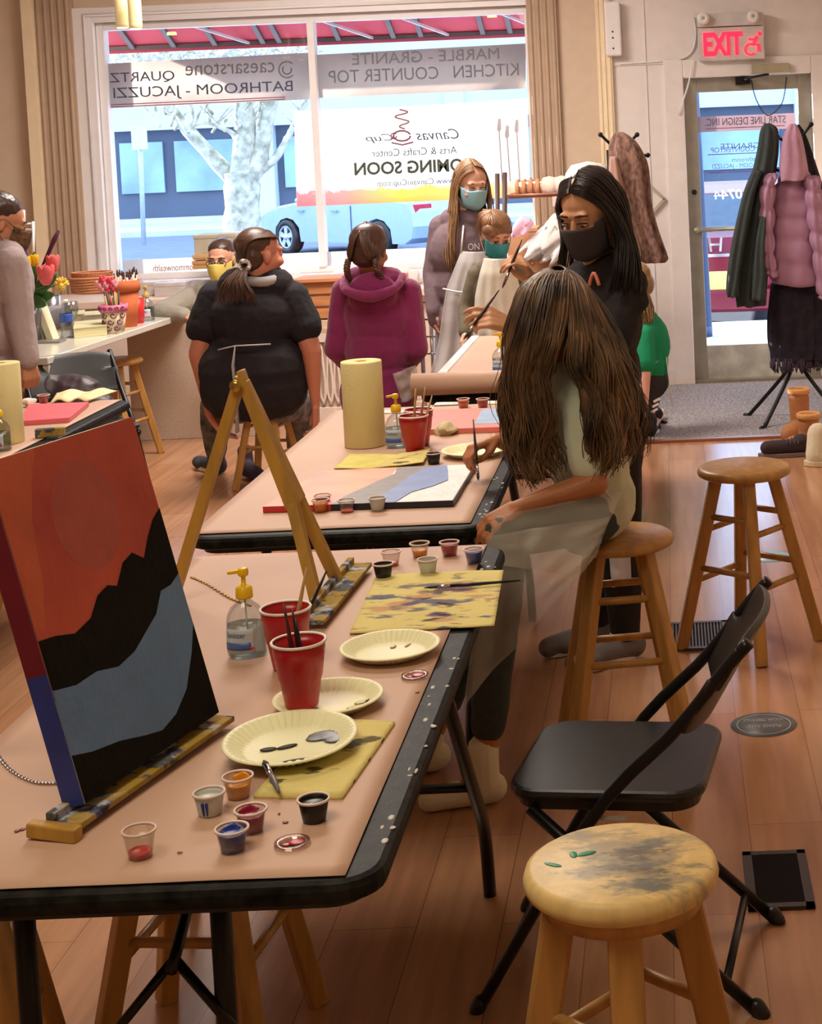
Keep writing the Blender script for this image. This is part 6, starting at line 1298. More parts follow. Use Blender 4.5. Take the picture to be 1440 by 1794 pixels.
t = thing('flower', 'yellow chrysanthemum at the right of the bouquet', 'flower', ay(108, 498, Yf)); mb = MB(); c = ay(108, 498, Yf)
for k in range(40): d = V((random.gauss(0, 1), random.gauss(0, 1), random.gauss(0, 1))).normalized(); mb.ell(c+d*.026, (.007, .007, .016), frame((d.y, d.x, .1), d) if abs(d.z) < .9 else None, 6, 4)
mb.build('bloom', mat('mum_yellow', (232, 196, 80), .6), t); stem(vx, c).build('stem', MATS['stem_green'], t)
t = thing('flower', 'tall dark purple flower spike above the bouquet', 'flower', ay(85, 450, Yf))
MB().tube([vx, ay(76, 470, Yf)], .004, 6).build('stem', MATS['stem_green'], t); MB().tube([ay(72, 470, Yf), ay(84, 445, Yf), ay(96, 418, Yf), ay(103, 404, Yf)], [.005, .010, .013, .008], 8).build('bloom', mat('spike_purple', (84, 22, 60), .8, bump=.5, bscale=200), t)
mb = MB()
for px, py in ((34, 440), (40, 428), (37, 450), (44, 445)): mb.ell(ay(px, py, Yf+.04), (.014, .012, .02))
tag(mb.build('flower', mat('iris_violet', (96, 60, 140), .6)), 'small violet blossom beside the sweater of the left person', 'flower')
mb = MB(); random.seed(9)
for k, (px, py) in enumerate(((30, 430), (60, 440), (70, 520), (82, 535), (50, 500), (45, 515), (95, 515), (100, 480), (62, 545))):
    a = vx+V((0, 0, random.uniform(-.02, .05))); b_ = ay(px, py, Yf+random.uniform(-.05, .05)); d = (b_-a); s = V((d.z, 0, -d.x)).normalized()*.034
    mb.sheet(lambda u, v: lerp(a, b_, v)+s*(2*u-1)*math.sin(v*PI)**.6+V((0, -.015*math.sin(v*PI), 0)), 4, 10, .001)
tag(mb.build('bouquet_leaves', mat('leaf_green', (58, 104, 44), .5, var=.2, translucent=.2)), 'broad green leaves among the tulips in the grey vase', 'leaves')
# baby's breath / small pink flowers
def lathe_thing(name, label, cat, p, prof, m, seg=24, part=None, **k):
    t = thing(name, label, cat, p); MB().lathe(prof, p, seg=seg, **k).build(part or name+'_body', m, t); return t
p = CP(118, 592); wbm = lathe_thing('water_bottle', 'clear water bottle with blue label on the counter', 'bottle', p, [(.001, 0), (.030, 0), (.032, .01), (.030, .05), (.032, .10), (.032, .14), (.014, .18), (.013, .19)], m_clear)
MB().lathe([(.0325, .085), (.033, .09), (.033, .125), (.0325, .13)], p, seg=24).build('bottle_label', mat('label_blue', (50, 84, 170), .4), wbm); MB().lathe([(.001, .19), (.015, .19), (.015, .205), (.001, .206)], p, seg=16).build('cap', m_white, wbm)
def book(name, label, P4, z, h, m, cat='book'):
    t = thing(name, label, cat, ((P4[0].x+P4[2].x)/2, (P4[0].y+P4[2].y)/2, z)); q = [(p.x, p.y) for p in P4]; MB().prism(q, z, z+h).build('pages', m, t, bevel=.002)
    cx_ = sum(a[0] for a in q)/4; cy_ = sum(a[1] for a in q)/4; MB().prism([(cx_+(a[0]-cx_)*1.02, cy_+(a[1]-cy_)*1.02) for a in q], z+h, z+h+.003).build('cover', mat('book_cover', (206, 202, 160), .6), t); return t
m_pg = mat('book_pages', (222, 214, 166), .8, stretch=(1, 1, 60), scale=3, var=.15)
book('tissue_pack', 'thick cream pack lying flat on the counter beside the water bottle', [CP(130, 593), CP(188, 587), CP(186, 574), CP(132, 580)], ZC, .050, m_pg, 'paper pack')
book('paper_stack', 'white paper stack behind the cream pack, right one', [CP(146, 573), CP(184, 570), CP(184, 562), CP(148, 565)], ZC, .06, mat('white_pages', (236, 232, 214), .8), 'paper')
book('paper_stack', 'white paper stack behind the cream pack, left one', [CP(126, 573), CP(150, 571), CP(150, 563), CP(128, 565)], ZC, .065, mat('cream_pages', (238, 230, 200), .8), 'paper')
for k, (x, lb) in enumerate(((66, 'leaning cream card box, left one of the pair by the vase'), (82, 'leaning cream card box, right one of the pair by the vase'))):
    p = CP(x+14, 596); t = thing('card_box', lb, 'box', p); MB().box(p+V((-.035, 0, .095)), (.034, .09, .20), R3(-.30, 'Y')).build('carton', mat('cream_carton', (226, 220, 186), .7), t, bevel=.002)
tag(MB().prism(rrect(-.07, -.05, .07, .05, .01), 0, .012, None, CP(88, 600)).build('metal_tray', mat('pewter', (150, 146, 142), .4, .5), bevel=.003), 'small grey tray under the leaning card boxes', 'tray')
for x, y, lb in ((62, 578, 'dark steel canister right of the vase'), (92, 570, 'striped steel canister behind the leaning boxes')):
    p = CP(x, y); lathe_thing('canister', lb, 'canister', p, [(.001, 0), (.05, 0), (.052, .17), (.048, .17), (.046, .01), (.001, .01)], mat('dark_steel_%d' % x, (70+x, 70+x, 74+x), .25, .8))
def gob(px, py, label):
    p = CP(px, py); lathe_thing('wine_glass', label, 'glass', p, [(.001, 0), (.034, 0), (.034, .003), (.004, .008), (.004, .08), (.022, .10), (.036, .14), (.034, .19), (.032, .19), (.034, .14), (.020, .104), (.001, .10)], m_clear)
gob(128, 590, 'stemmed clear glass behind the water bottle'); 
# terracotta pot and pencil cup
def pot_t(p, label, h, r, m, rimc=None, name='flower_pot', cat='pot'):
    t = thing(name, label, cat, p); MB().lathe([(.001, 0), (r*.68, 0), (r*.9, h*.76), (r*.9, h*.76), (r*.82, h*.76), (r*.6, .01), (.001, .01)], p, seg=32).build('pot_body', m, t)
    MB().lathe([(r*.9, h*.76), (r, h*.77), (r*1.02, h), (r*.92, h), (r*.88, h*.77)], p, seg=32).build('pot_rim', rimc or m, t); return t
m_terra = mat('terracotta', (200, 106, 60), .8, var=.06)
p1_ = CP(222, 572); pot_t(p1_, 'tall terracotta pot holding paint brushes on the counter', .26, .085, m_terra)
p2_ = CP(201, 583); pc = pot_t(p2_, 'pink and cream pencil pot with purple swirls', .155, .075, mat('cream_swirl_pot', (236, 222, 178), .6), mat('pink_pot_rim', (226, 120, 150), .6), 'pencil_pot')
sw = MB()
for k in range(9):
    a = -2.6+k*.26; z = .03+.035*(k % 3); rr_ = .075*lerp(.68, .9, z/.118)+.001; c = p2_+V((rr_*math.cos(a), rr_*math.sin(a), z)); tx = V((-math.sin(a), math.cos(a), 0))
    sw.tube([c+tx*(.004+.0022*j)*math.cos(j*.9)+V((0, 0, 1))*(.004+.0022*j)*math.sin(j*.9) for j in range(8)], .0035, 5)
for k in range(6): a = -2.7+k*.42; sw.tube([p2_+V((.0765*math.cos(a), .0765*math.sin(a), .137))+V((-math.sin(a), math.cos(a), 0))*.009*math.cos(j)+V((0, 0, 1))*.009*math.sin(j) for j in range(7)], .0028, 5)
sw.build('purple_swirls', mat('swirl_purple', (120, 56, 120), .6), pc)
random.seed(14)
for k in range(12):
    a = random.random()*6.28; r0 = .04*random.random(); b0 = p2_+V((r0*math.cos(a), r0*math.sin(a), .02)); b1 = p2_+V((r0*1.9*math.cos(a)-.02, r0*1.9*math.sin(a), random.uniform(.19, .24)))
    cols = ((40, 36, 34), (206, 160, 60), (190, 150, 110), (60, 60, 40)); c_ = cols[k % 4]; t = tag(MB().tube([b0, b1], .0055, 6).build('pencil', mat('pencil_%d' % c_[0], c_, .5)), 'pencil or brush handle bunched in the pink and cream pencil pot', 'pencil', 'pencils in the pencil pot')
for k in range(16):
    a = random.random()*6.28; r0 = .055*random.random(); b0 = p1_+V((r0*math.cos(a), r0*math.sin(a), .03)); b1 = p1_+V((r0*1.5*math.cos(a), r0*1.5*math.sin(a), random.uniform(.27, .31)))
    o = MB().tube([b0, b1], .004, 6).build('paint_brush', mat('brush_pale', (226, 214, 200), .5)); tag(o, 'pale brush standing among others in the tall terracotta pot', 'paint brush', 'brushes in the terracotta pot')
    MB().cap(b1, b1+V((0, 0, .022)), .007, .004, 8).build('bristles', mat('brush_dark_tip', (84, 56, 50), .8), o)
for k, (px, py) in enumerate(((172, 498), (180, 490), (186, 500), (194, 492), (201, 498), (197, 504), (178, 505), (190, 508))):
    c = ay(px, py, p2_.y+.02); mb = MB()
    for j in range(6): a = j*PI/3; mb.ell(c+V((.012*math.cos(a), .008*math.sin(a), .010*math.sin(a*2))), (.010, .006, .014))
    mb.tube([p2_+V((0, 0, .1)), c], .002, 4); tag(mb.build('pink_flower', mat('flower_pink_%d' % (k % 2), ((232, 150, 160), (226, 70, 100))[k % 2], .6)), 'small pink craft flower above the pencil pot', 'flower', 'pink flowers over the pencil pot')
p = CP(240, 566); tag(MB().lathe([(.001, 0), (.04, 0), (.05, .14), (.046, .14), (.038, .01), (.001, .01)], p, seg=20).build('red_cup', mat('scarlet', (206, 40, 40), .4)), 'red cup peeking out behind the terracotta pot', 'cup')
s5 = sanit('sanitiser_proto', mat('gold_plastic', (190, 160, 80), .35), (214, 150, 150)); place(s5, CP(258, 562), .3, 1.15); s5['label'] = 'clear pump bottle with golden top by the elbow of the leaning man'
# basket and bread like things
def basket(px, py, Y, r, h, label, m, name='basket', sx=1.4):
    c = ay(px, py, Y); t = thing(name, label, 'basket', c); mb = MB()
    for j in range(6): mb.tube([c+V((sx*r*(1-.02*(5-j))*math.cos(a*PI/14), r*math.sin(a*PI/14), j*h/6+.006)) for a in range(28)], h/11, 6, closed=True)
    mb.lathe([(.001, .002), (r*.93, .002), (r*.93, .008), (.001, .008)], c, sx=sx, seg=24)
    mb.build('weave', m, t); return t
m_wick = mat('wicker', (196, 130, 90), .8, var=.2, scale=60, bump=.3)
basket(162, 512, 9.1, .085, .09, 'brown wicker basket behind the pink flowers, lower one', m_wick); basket(162, 492, 9.12, .08, .05, 'brown wicker basket stacked on the other one', m_wick)
st_ = thing('side_stand', 'grey cabinet behind the counter carrying the wicker baskets', 'cabinet', (-3.95, 9.35, 0)); MB().span((-4.15, 9.16-.25, ZC), (-3.45, 9.4, .875)).build('cabinet_body', mat('grey_cabinet', (150, 146, 150), .6), st_, bevel=.006)
text_mesh('BLUE', .12, .03, lambda x, y, z: V((-3.82+x, 8.905-z, .80+y)), mat('navy_ink', (44, 56, 110), .5), 'lettering', st_)
# white wire organiser left
wr = thing('wire_organiser', 'white wire stand with vertical posts left of the bouquet', 'stand', ay(52, 500, 8.6)); mb = MB()
for x in (38, 58): mb.tube([ay(x, 470, 8.6), ay(x, 388, 8.6)], .008, 6)
for y in (392, 402, 410): mb.tube([ay(34, y, 8.6), ay(60, y, 8.6)], .006, 6)
mb.tube([ay(38, 392, 8.6), ay(37, 368, 8.6)], .02, 6).build('wire_frame', m_white, wr); MB().tube([ay(48, 620, 8.6), ay(48, 468, 8.6)], .012, 6).build('post', m_white, wr)
# handbag / jacket on folded chair
mb = MB(); c = az(118, 800, 0); c = V((-2.95, 7.95, .52)); mb.ell(c, (.20, .13, .15)).ell(c+V((-.1, 0, .05)), (.12, .12, .12)).ell(c+V((.12, -.02, -.05)), (.12, .10, .12))
jk = blob(mb, 'bundled_jacket', mat('dark_plum_leather', (52, 36, 42), .45, var=.3, bump=.3, bscale=20), None, .012, 3, .04, .08); tag(jk, 'dark bundled jacket on the chair under the counter', 'jacket')
mb = MB()
for k, z in enumerate((.40, .48, .56)): mb.span((-3.9+.05*k, 8.5, z), (-3.40, 8.8, z+.05))
tag(mb.build('fabric_pile', mat('pale_folded_cloth', (206, 186, 172), .8, var=.1), bevel=.01), 'pale folded cloths stored under the counter', 'cloth')
# ================================================================ window side: boxes, dresser, clutter
def carton(a, b, name, label, m, lid=True, cat='box'):
    a = V(a); b = V(b); t = thing(name, label, cat, ((a.x+b.x)/2, (a.y+b.y)/2, a.z)); MB().span(a, b).build('carton', m, t, bevel=.004)
    MB().span((a.x-.004, a.y-.004, b.z-.02), (b.x+.004, b.y+.004, b.z+.003)).build('lid', m, t, bevel=.003); return t
def bxp(x0, y0, x1, y1, Y, d, name, label, m, cat='box'):
    a = ay(x0, y1, Y); b = ay(x1, y0, Y); return carton((a.x, Y, a.z), (b.x, Y+d, b.z), name, label, m, cat=cat)
m_tan = mat('tan_card', (214, 172, 128), .7); m_gb = mat('grey_beige_box', (186, 178, 158), .7)
bxp(338, 446, 372, 456, 10.55, .3, 'wooden_box', 'top wooden strip box under the grey box behind the seated man', m_tan); bxp(338, 457, 372, 472, 10.55, .3, 'wooden_box', 'lower wooden strip box behind the seated man', mat('tan_card2', (200, 150, 96), .6))
bxp(341, 412, 378, 446, 10.6, .25, 'grey_box', 'grey beige box left of the seated man, behind his head', m_gb); bxp(376, 410, 412, 487, 10.62, .25, 'grey_box', 'grey beige box right of the seated man, behind his head', m_gb)
ds = thing('wooden_crate', 'wooden plank crate between the black tee and the magenta hoodie', 'crate', ay(560, 560, 10.2)); a = ay(523, 560, 10.2); b = ay(597, 492, 10.2)
MB().span((a.x, 10.2, a.z), (b.x, 10.5, b.z)).build('crate_body', wood('crate_wood', (196, 132, 84), .6, .25, 0), ds, bevel=.004); MB().span((a.x-.02, 10.17, b.z), (b.x+.02, 10.5, b.z+.02)).build('lid', wood('crate_wood', (0, 0, 0)), ds)
for z in (.33, .66): MB().span((a.x, 10.195, lerp(a.z, b.z, z)-.004), (b.x, 10.2, lerp(a.z, b.z, z)+.004)).build('groove', mat('groove_brown', (110, 66, 40), .8), ds)
sh = thing('storage_drawers', 'beige drawer unit under the wooden crate', 'drawers', (ay(560, 600, 10.2).x, 10.3, 0)); zt = ay(560, 561, 10.2).z
MB().span((a.x-.03, 10.18, 0), (b.x+.35, 10.42, zt)).build('drawer_body', mat('beige_plastic', (214, 188, 160), .5), sh, bevel=.004)
for k, zz in enumerate((.30, .46)): 
    d_ = MB().span((a.x-.02, 10.16, zz), (b.x+.30, 10.18, zz+.13)).build('drawer', mat('beige_drawer', (200, 172, 142), .5), sh, bevel=.004); MB().span((a.x+.08, 10.15, zz+.06), (a.x+.2, 10.16, zz+.07)).build('handle', m_black, d_)
orn = thing('ornate_panel', 'white carved panel with arched slots beneath the window', 'panel', (-2.35, 10.12, 0)); mb = MB(); x0 = ay(550, 600, 10.12).x; x1 = ay(640, 600, 10.12).x; z0 = .06; z1 = ay(560, 585, 10.12).z
mb.span((x0, 10.10, 0), (x1, 10.15, .10)).span((x0, 10.10, z1-.05), (x1, 10.15, z1)); 
for k in range(7): x = lerp(x0, x1, (k+.5)/7); mb.tube(catmull([(x-.03, 10.12, .12), (x-.01, 10.12, .22), (x-.028, 10.12, z1-.06)], 8), .010, 6).tube(catmull([(x+.02, 10.12, .12), (x+.0, 10.12, .22), (x+.018, 10.12, z1-.06)], 8), .008, 6)
mb.build('carving', mat('antique_white', (228, 214, 202), .6), orn); MB().span((x0, 10.13, .05), (x1, 10.16, z1)).build('back_board', mat('antique_shadow', (186, 160, 146), .7), orn)
# clutter on the display platform (z .79)
ZL = .79
random.seed(21)
m_bag = mat('clear_bag', (240, 236, 234), .25, var=.05, bump=.5, bscale=20, alpha=.75)
cl = [(435+0, 478), (500, 478), (520, 474), (610, 478), (700, 476), (720, 470), (300, 486), (240, 488), (208, 486), (270, 488)]
LB = ['crinkled plastic bag right behind the ponytail woman', 'white plastic bag left of the crate', 'round pinkish tub above the crate', 'white wrapped bundle behind the magenta hoodie', 'clear bag of craft pieces right of the magenta hoodie', 'taller crinkled bag beside the tall girl', 'glass block in front of the window near the boxes', 'clear candle jar at the left end of the sill', 'small clear jar at the far left of the sill', 'clear box with pale contents on the sill']
for k, ((px, py), lb) in enumerate(zip(cl, LB)):
    c = ay(px, py, 10.62+.1*(k % 2)); c.z = ZL
    if k in (2,): lathe_thing('tub', lb, 'tub', c, [(.001, 0), (.085, 0), (.10, .075), (.001, .08)], mat('pinkish_tub', (226, 160, 130), .6)); continue
    if k in (6, 9): carton((c.x-.10, c.y-.05, ZL), (c.x+.10, c.y+.08, ZL+.085), 'clear_box', lb, mat('milky_box', (226, 216, 210), .3, alpha=.7)); continue
    if k in (7, 8): lathe_thing('glass_jar', lb, 'jar', c, [(.001, 0), (.04, 0), (.042, .09), (.03, .10), (.03, .11), (.001, .112)], m_clear); continue
    mb = MB(); r = random.uniform(.08, .12); mb.ell(c+V((0, 0, r*.5)), (r*1.3, r*.8, r*.62), su=20, sv=12)
    for i, v in enumerate(mb.v): mb.v[i] = v+V((1, 1, 1))*noise.noise(v*14)*r*.5
    for i, v in enumerate(mb.v):
        if v.z < ZL+.001: mb.v[i].z = ZL+.001
    tag(mb.build('plastic_bag', m_bag), lb, 'bag')
for k, (px, w, h, lb, col) in enumerate(((395, 36, 20, 'low white tray behind the man in the grey sweatshirt', (240, 236, 232)), (560, 40, 12, 'flat pale box on the ledge over the crate', (230, 190, 166)), (655, 40, 16, 'low pinkish box behind the magenta hood', (232, 180, 160)), (705, 30, 22, 'square red-lidded box near the tall girl sleeve', (222, 130, 110)))):
    a = ay(px-w/2, 480, 10.7); b = ay(px+w/2, 480, 10.7); carton((a.x, 10.5, ZL), (b.x, 10.68, ZL+h*.004), 'low_box', lb, mat('low_box_%d' % k, col, .6))
text_w = thing('sill_lettering', 'red script lettering along the bottom of the left window pane', 'lettering', ay(300, 476, YV)); vinyl_text('Kommonwealth', 268, 464, 345, 476, YV-.004, mat('rust_lettering', (170, 90, 80), .6), 'words', text_w)
q0 = ay(215, 456, YV); q1 = ay(900, 440, YV); b0 = tag(MB().span((q0.x, YV, Z0+.02), (q1.x, YV+.002, q0.z)).build('window_sign', m_vin), 'pinkish vinyl strip along the bottom of the window', 'sign')
text_w.parent = None
# chrome wire cart
ct = thing('wire_cart', 'chrome wire cart between the magenta hoodie and the tall girl', 'cart', ay(748, 690, 9.0)); mb = MB(); A_ = [ay(738, 690, 8.9), ay(768, 690, 9.2)]
for x, Yq in ((739, 8.75), (757, 9.15), (772, 8.8)): mb.tube([V((ay(x, 600, Yq).x, Yq, 0)), V((ay(x, 600, Yq).x, Yq, ay(x, 528, Yq).z))], .012, 8)
for y in (530, 560, 590, 620): mb.tube([ay(739, y, 8.75), ay(757, y-1, 9.15), ay(772, y, 8.8)], .005, 6, closed=True)
mb.build('wire_frame', m_chrome, ct)
# rack with ribbon spools
rk = thing('display_rack', 'dark post rack with wire shelf by the window corner', 'rack', ay(880, 520, 10.3)); Yr = 10.2
mb = MB()
for x, y0r in ((871, 304), (884, 302)): mb.tube([ay(x, 520, Yr), ay(x, y0r, Yr)], .016, 8)
for x in (990,): mb.tube([ay(x, 520, Yr), ay(x, 330, Yr)], .012, 8)
mb.build('posts', mat('rack_brown', (84, 60, 56), .5), rk); MB().tube([ay(884, 343, Yr), ay(992, 338, Yr)], .008, 6).tube([ay(884, 347, Yr+.2), ay(992, 342, Yr+.2)], .008, 6).build('shelf_wire', mat('rack_copper', (190, 140, 120), .4, .5), rk)
MB().span((ay(884, 343, Yr).x, Yr, ay(884, 343, Yr).z-.004), (ay(992, 340, Yr).x, Yr+.22, ay(884, 343, Yr).z)).build('shelf_board', m_card, rk)
zs = ay(884, 343, Yr).z
pot0 = proto('clay_pot', 'small clay pot lying in the row on the rack shelf', 'pot', 'clay pots on the rack shelf')
MB().lathe([(.001, 0), (.034, 0), (.045, .06), (.05, .06), (.052, .085), (.046, .085), (.03, .01), (.001, .01)], seg=20).build('pot_body', mat('pale_clay', (206, 150, 116), .8, var=.1), pot0)
for k in range(6):
    x = ay(893+k*12, 340, Yr).x; o = pot0 if k == 0 else dup(pot0, (0, 0, 0)); o.location = (x-.03, Yr+.08, zs+.045); o.rotation_euler = (0, PI/2, 0)
for k, (px, lb) in enumerate(((962, 'white pleated paper cup on the rack shelf, left one'), (984, 'white pleated paper cup on the rack shelf, right one'))):
    c = ay(px, 330, Yr); c.z = zs; c.y += .05; mb = MB().lathe([(.001, 0), (.045, 0), (.055, .06), (.04, .10), (.001, .11)], c, seg=24, fn=lambda q, r: 1+.08*(q % 2)); tag(mb.build('paper_flower', mat('pinkish_white', (244, 220, 206), .7)), lb, 'ornament')
tag(MB().span((ay(952, 0, Yr).x, Yr-.01, ay(952, 362, Yr).z), (ay(990, 0, Yr).x, Yr-.006, ay(952, 345, Yr).z)).build('price_tag', mat('pink_tag', (240, 200, 196), .6)), 'pink card tag hanging under the rack shelf', 'tag')
b0_ = ay(1030, 300, 9.9); mb = MB().lathe([(.001, .02), (.10, .0), (.135, -.05), (.14, -.10), (.13, -.12), (.001, -.12)], b0_+V((.0, 0, .04)), seg=28); ht = thing('knit_hat', 'white speckled round hat behind the head of the woman in black', 'hat', b0_); mb.build('crown', mat('speckled_white', (238, 230, 220), .8, var=.25, scale=60, detail=1), ht)
tag(MB().tube([b0_+V((0, 0, -.08)), V((b0_.x, b0_.y, 0))], .015, 8).build('hat_stand', m_blackm), 'thin dark stand under the speckled hat', 'stand')
# cardboard boxes right of the child
tb = thing('craft_table', 'white side table carrying cardboard boxes below the rack', 'table', (-.72, 10.2, 0)); MB().span((-1.18, 9.9, .66), (-.50, 10.4, .70)).build('tabletop', m_white, tb, bevel=.004)
for x in (-1.15, -.53):
    for y in (9.93, 10.37): MB().span((x-.015, y-.015, 0), (x+.015, y+.015, .66)).build('leg', m_white, tb)
bxp(890, 400, 940, 452, 10.0, .28, 'cardboard_box', 'open cardboard box with pink tissue right of the child', m_card); 
bxp(905, 455, 985, 510, 9.95, .3, 'cardboard_box', 'larger cardboard box low beside the woman in black', mat('card_dark', (178, 122, 84), .75))
for k, (px, py, r, lb, m_) in enumerate(((915, 396, .055, 'pink tissue bunch in the cardboard box', mat('pink_tissue', (240, 190, 214), .8)), (962, 428, .12, 'large white plastic bag between box and woman in black', m_bag), (972, 398, .07, 'white tissue peak above the large plastic bag', mat('tissue_white', (0, 0, 0))))):
    c = ay(px, py, 9.9+.05*k); mb = MB().ell(c, (r, r*.6, r*.8), su=32, sv=20)
    for i, v in enumerate(mb.v): mb.v[i] = v+V((1, 1, 1))*noise.noise(v*22)*r*.9
    tag(mb.build('tissue_paper' if k != 1 else 'plastic_bag', m_), lb, 'tissue' if k != 1 else 'bag')
# ================================================================ coat racks and coats
def garment(name, rows, m, parent, th=.0, depth=.07, fold=.012, freq=9, voxel=.007, seed=0, Yb=9.6):
    # rows: (xl, xr, y, depth) in the photo at distance Yb, closed drapery body
    n = len(rows); seg = 40; mb = MB(); vs = []
    L = [V((ay(a, y, Yb).x, ay(b, y, Yb).x, ay((a+b)/2, y, Yb).z)) for a, b, y, d in rows]; D = [r[3] for r in rows]
    Q = catmull(L, n*4); Dq = catmull([V((d, 0, 0)) for d in D], n*4)
    for i, q in enumerate(Q):
        cx_ = (q.x+q.y)/2; w = (q.y-q.x)/2; d = Dq[i].x; t = i/(len(Q)-1)
        for k in range(seg):
            a = 2*PI*k/seg; f = 1+fold/max(w, .03)*math.sin(a*freq+seed+t*1.5+.6*math.sin(t*7))*min(1, .25+t*1.6); vs.append(V((cx_+w*math.cos(a)*f, Yb+d*math.sin(a)*f, q.z+.004*math.sin(a*5))))
    m_ = len(Q); fs = [(i*seg+k, i*seg+(k+1) % seg, (i+1)*seg+(k+1) % seg, (i+1)*seg+k) for i in range(m_-1) for k in range(seg)]+[tuple(reversed(range(seg))), tuple(range((m_-1)*seg, m_*seg))]
    mb.add(vs, fs); return mb.build(name, m, parent)
def tripod_rack(px, Yq, ytop, label, prongs, feet=True):
    c = ay(px, 700, Yq); t = thing('coat_rack', label, 'coat rack', (c.x, Yq, 0)); zt = ay(px, ytop, Yq).z
    MB().tube([(c.x, Yq, .38), (c.x, Yq, zt)], .014, 10).build('pole', m_blackm, t)
    for a in (2.6, 4.0, 5.6, 1.1)[:3]:
        d = V((math.cos(a), math.sin(a), 0)); MB().tube(catmull([V((c.x, Yq, .55))+d*.03, V((c.x, Yq, .36))+d*.04, V((c.x, Yq, .27))+d*.08, V((c.x, Yq, 0))+d*.34], 14), .012, 8).cap(V((c.x, Yq, .012))+d*.335, V((c.x, Yq, .012))+d*.35, .016).build('leg', m_blackm, t)
    for x, y, x2, y2, dy in prongs: MB().tube([ay(x, y, Yq), ay(x2, y2, Yq+dy)], .009, 8).ell(ay(x2, y2, Yq+dy), .015).build('hook', m_blackm, t)
    return t
tripod_rack(1085, 9.8, 262, 'black coat rack carrying the brown plush coat', [(1085, 268, 1052, 236, -.05), (1085, 268, 1116, 236, -.05), (1085, 275, 1135, 272, .05)])
cr2 = tripod_rack(1397, 9.55, 250, 'black tripod coat rack with jackets in front of the glass door', [(1397, 250, 1421, 218, -.05), (1397, 262, 1362, 240, -.1), (1397, 310, 1355, 296, -.1)])
m_plush = mat('brown_plush', (98, 68, 58), .9, var=.4, scale=34, rgb2=(140, 104, 90), bump=.4, sheen=.4, detail=4, stretch=(1.6, 1.6, .7))
pc_ = thing('coat', 'brown crushed plush coat hanging beside the white wall', 'coat', ay(1110, 440, 9.7))
garment('coat_body', [(1078, 1090, 232, .02), (1070, 1112, 250, .05), (1070, 1130, 285, .07), (1073, 1134, 320, .07), (1085, 1136, 360, .07), (1100, 1146, 400, .07), (1112, 1156, 430, .07), (1124, 1164, 452, .06), (1132, 1160, 460, .05)], m_plush, pc_, fold=.024, freq=6, Yb=9.7)
garment('coat_lining', [(1068, 1080, 275, .02), (1068, 1090, 320, .04), (1080, 1100, 380, .04), (1092, 1118, 425, .04), (1104, 1122, 448, .03)], mat('pinkish_lining', (178, 140, 124), .8, sheen=.3), pc_, fold=.006, freq=5, Yb=9.62)
m_dg = mat('dark_green_fleece', (54, 64, 64), .9, var=.12, bump=.25)
gj = thing('jacket', 'dark green grey jacket hanging left on the coat rack by the door', 'jacket', ay(1320, 400, 9.4))
garment('jacket_body', [(1340, 1350, 217, .02), (1333, 1362, 230, .05), (1328, 1362, 265, .06), (1318, 1356, 310, .07), (1306, 1350, 360, .09), (1298, 1346, 410, .10), (1290, 1344, 460, .10), (1288, 1340, 505, .10), (1292, 1338, 535, .10)], m_dg, gj, fold=.014, freq=7, Yb=9.40)
garment('sleeve', [(1318, 1336, 300, .03), (1302, 1322, 340, .05), (1288, 1310, 400, .05), (1278, 1300, 455, .05), (1273, 1294, 500, .05), (1273, 1292, 520, .045)], m_dg, gj, fold=.006, freq=5, Yb=9.30); garment('sleeve', [(1330, 1345, 380, .03), (1322, 1342, 430, .05), (1318, 1342, 480, .05), (1316, 1340, 526, .05)], m_dg, gj, fold=.006, freq=5, Yb=9.28)
m_lil = mat('lilac_quilt', (172, 130, 160), .7, var=.06, bump=.12, bscale=20)
lj = thing('puffer_jacket', 'lilac quilted puffer jacket with hood on the coat rack', 'jacket', ay(1390, 400, 9.3))
def puffer(name, rows, m, parent, Yb, bands, bulge=.022):
    mb = MB(); seg = 36; n = len(rows); L = catmull([V((ay(a, y, Yb).x, ay(b, y, Yb).x, ay((a+b)/2, y, Yb).z)) for a, b, y, d in rows], n*8); D = catmull([V((r[3], 0, 0)) for r in rows], n*8); vs = []
    for i, q in enumerate(L):
        t = i/(len(L)-1); bl = bulge*(abs(math.sin(t*bands*PI))**.5-.6)
        for k in range(seg): a = 2*PI*k/seg; w = (q.y-q.x)/2+bl; d = D[i].x+bl; e = .006*math.sin(a*7+i*.15); vs.append(V(((q.x+q.y)/2+(w+e)*math.cos(a), Yb+(d+e)*math.sin(a), q.z+.01*math.sin(a*2+1))))
    m_ = len(L); fs = [(i*seg+k, i*seg+(k+1) % seg, (i+1)*seg+(k+1) % seg, (i+1)*seg+k) for i in range(m_-1) for k in range(seg)]+[tuple(reversed(range(seg))), tuple(range((m_-1)*seg, m_*seg))]
    mb.add(vs, fs); return mb.build(name, m, parent)
puffer('jacket_body', [(1376, 1410, 300, .06), (1358, 1426, 325, .10), (1348, 1436, 360, .12), (1346, 1440, 400, .13), (1348, 1440, 450, .13), (1354, 1440, 498, .12)], m_lil, lj, 9.42, 6)
puffer('sleeve', [(1344, 1360, 306, .03), (1334, 1356, 330, .06), (1332, 1354, 380, .06), (1334, 1354, 430, .06), (1340, 1358, 470, .05), (1346, 1360, 484, .04)], m_lil, lj, 9.32, 6)
puffer('sleeve', [(1412, 1432, 310, .03), (1412, 1440, 345, .06), (1418, 1446, 400, .06), (1426, 1450, 450, .06), (1434, 1452, 512, .05), (1438, 1452, 525, .04)], m_lil, lj, 9.30, 7)
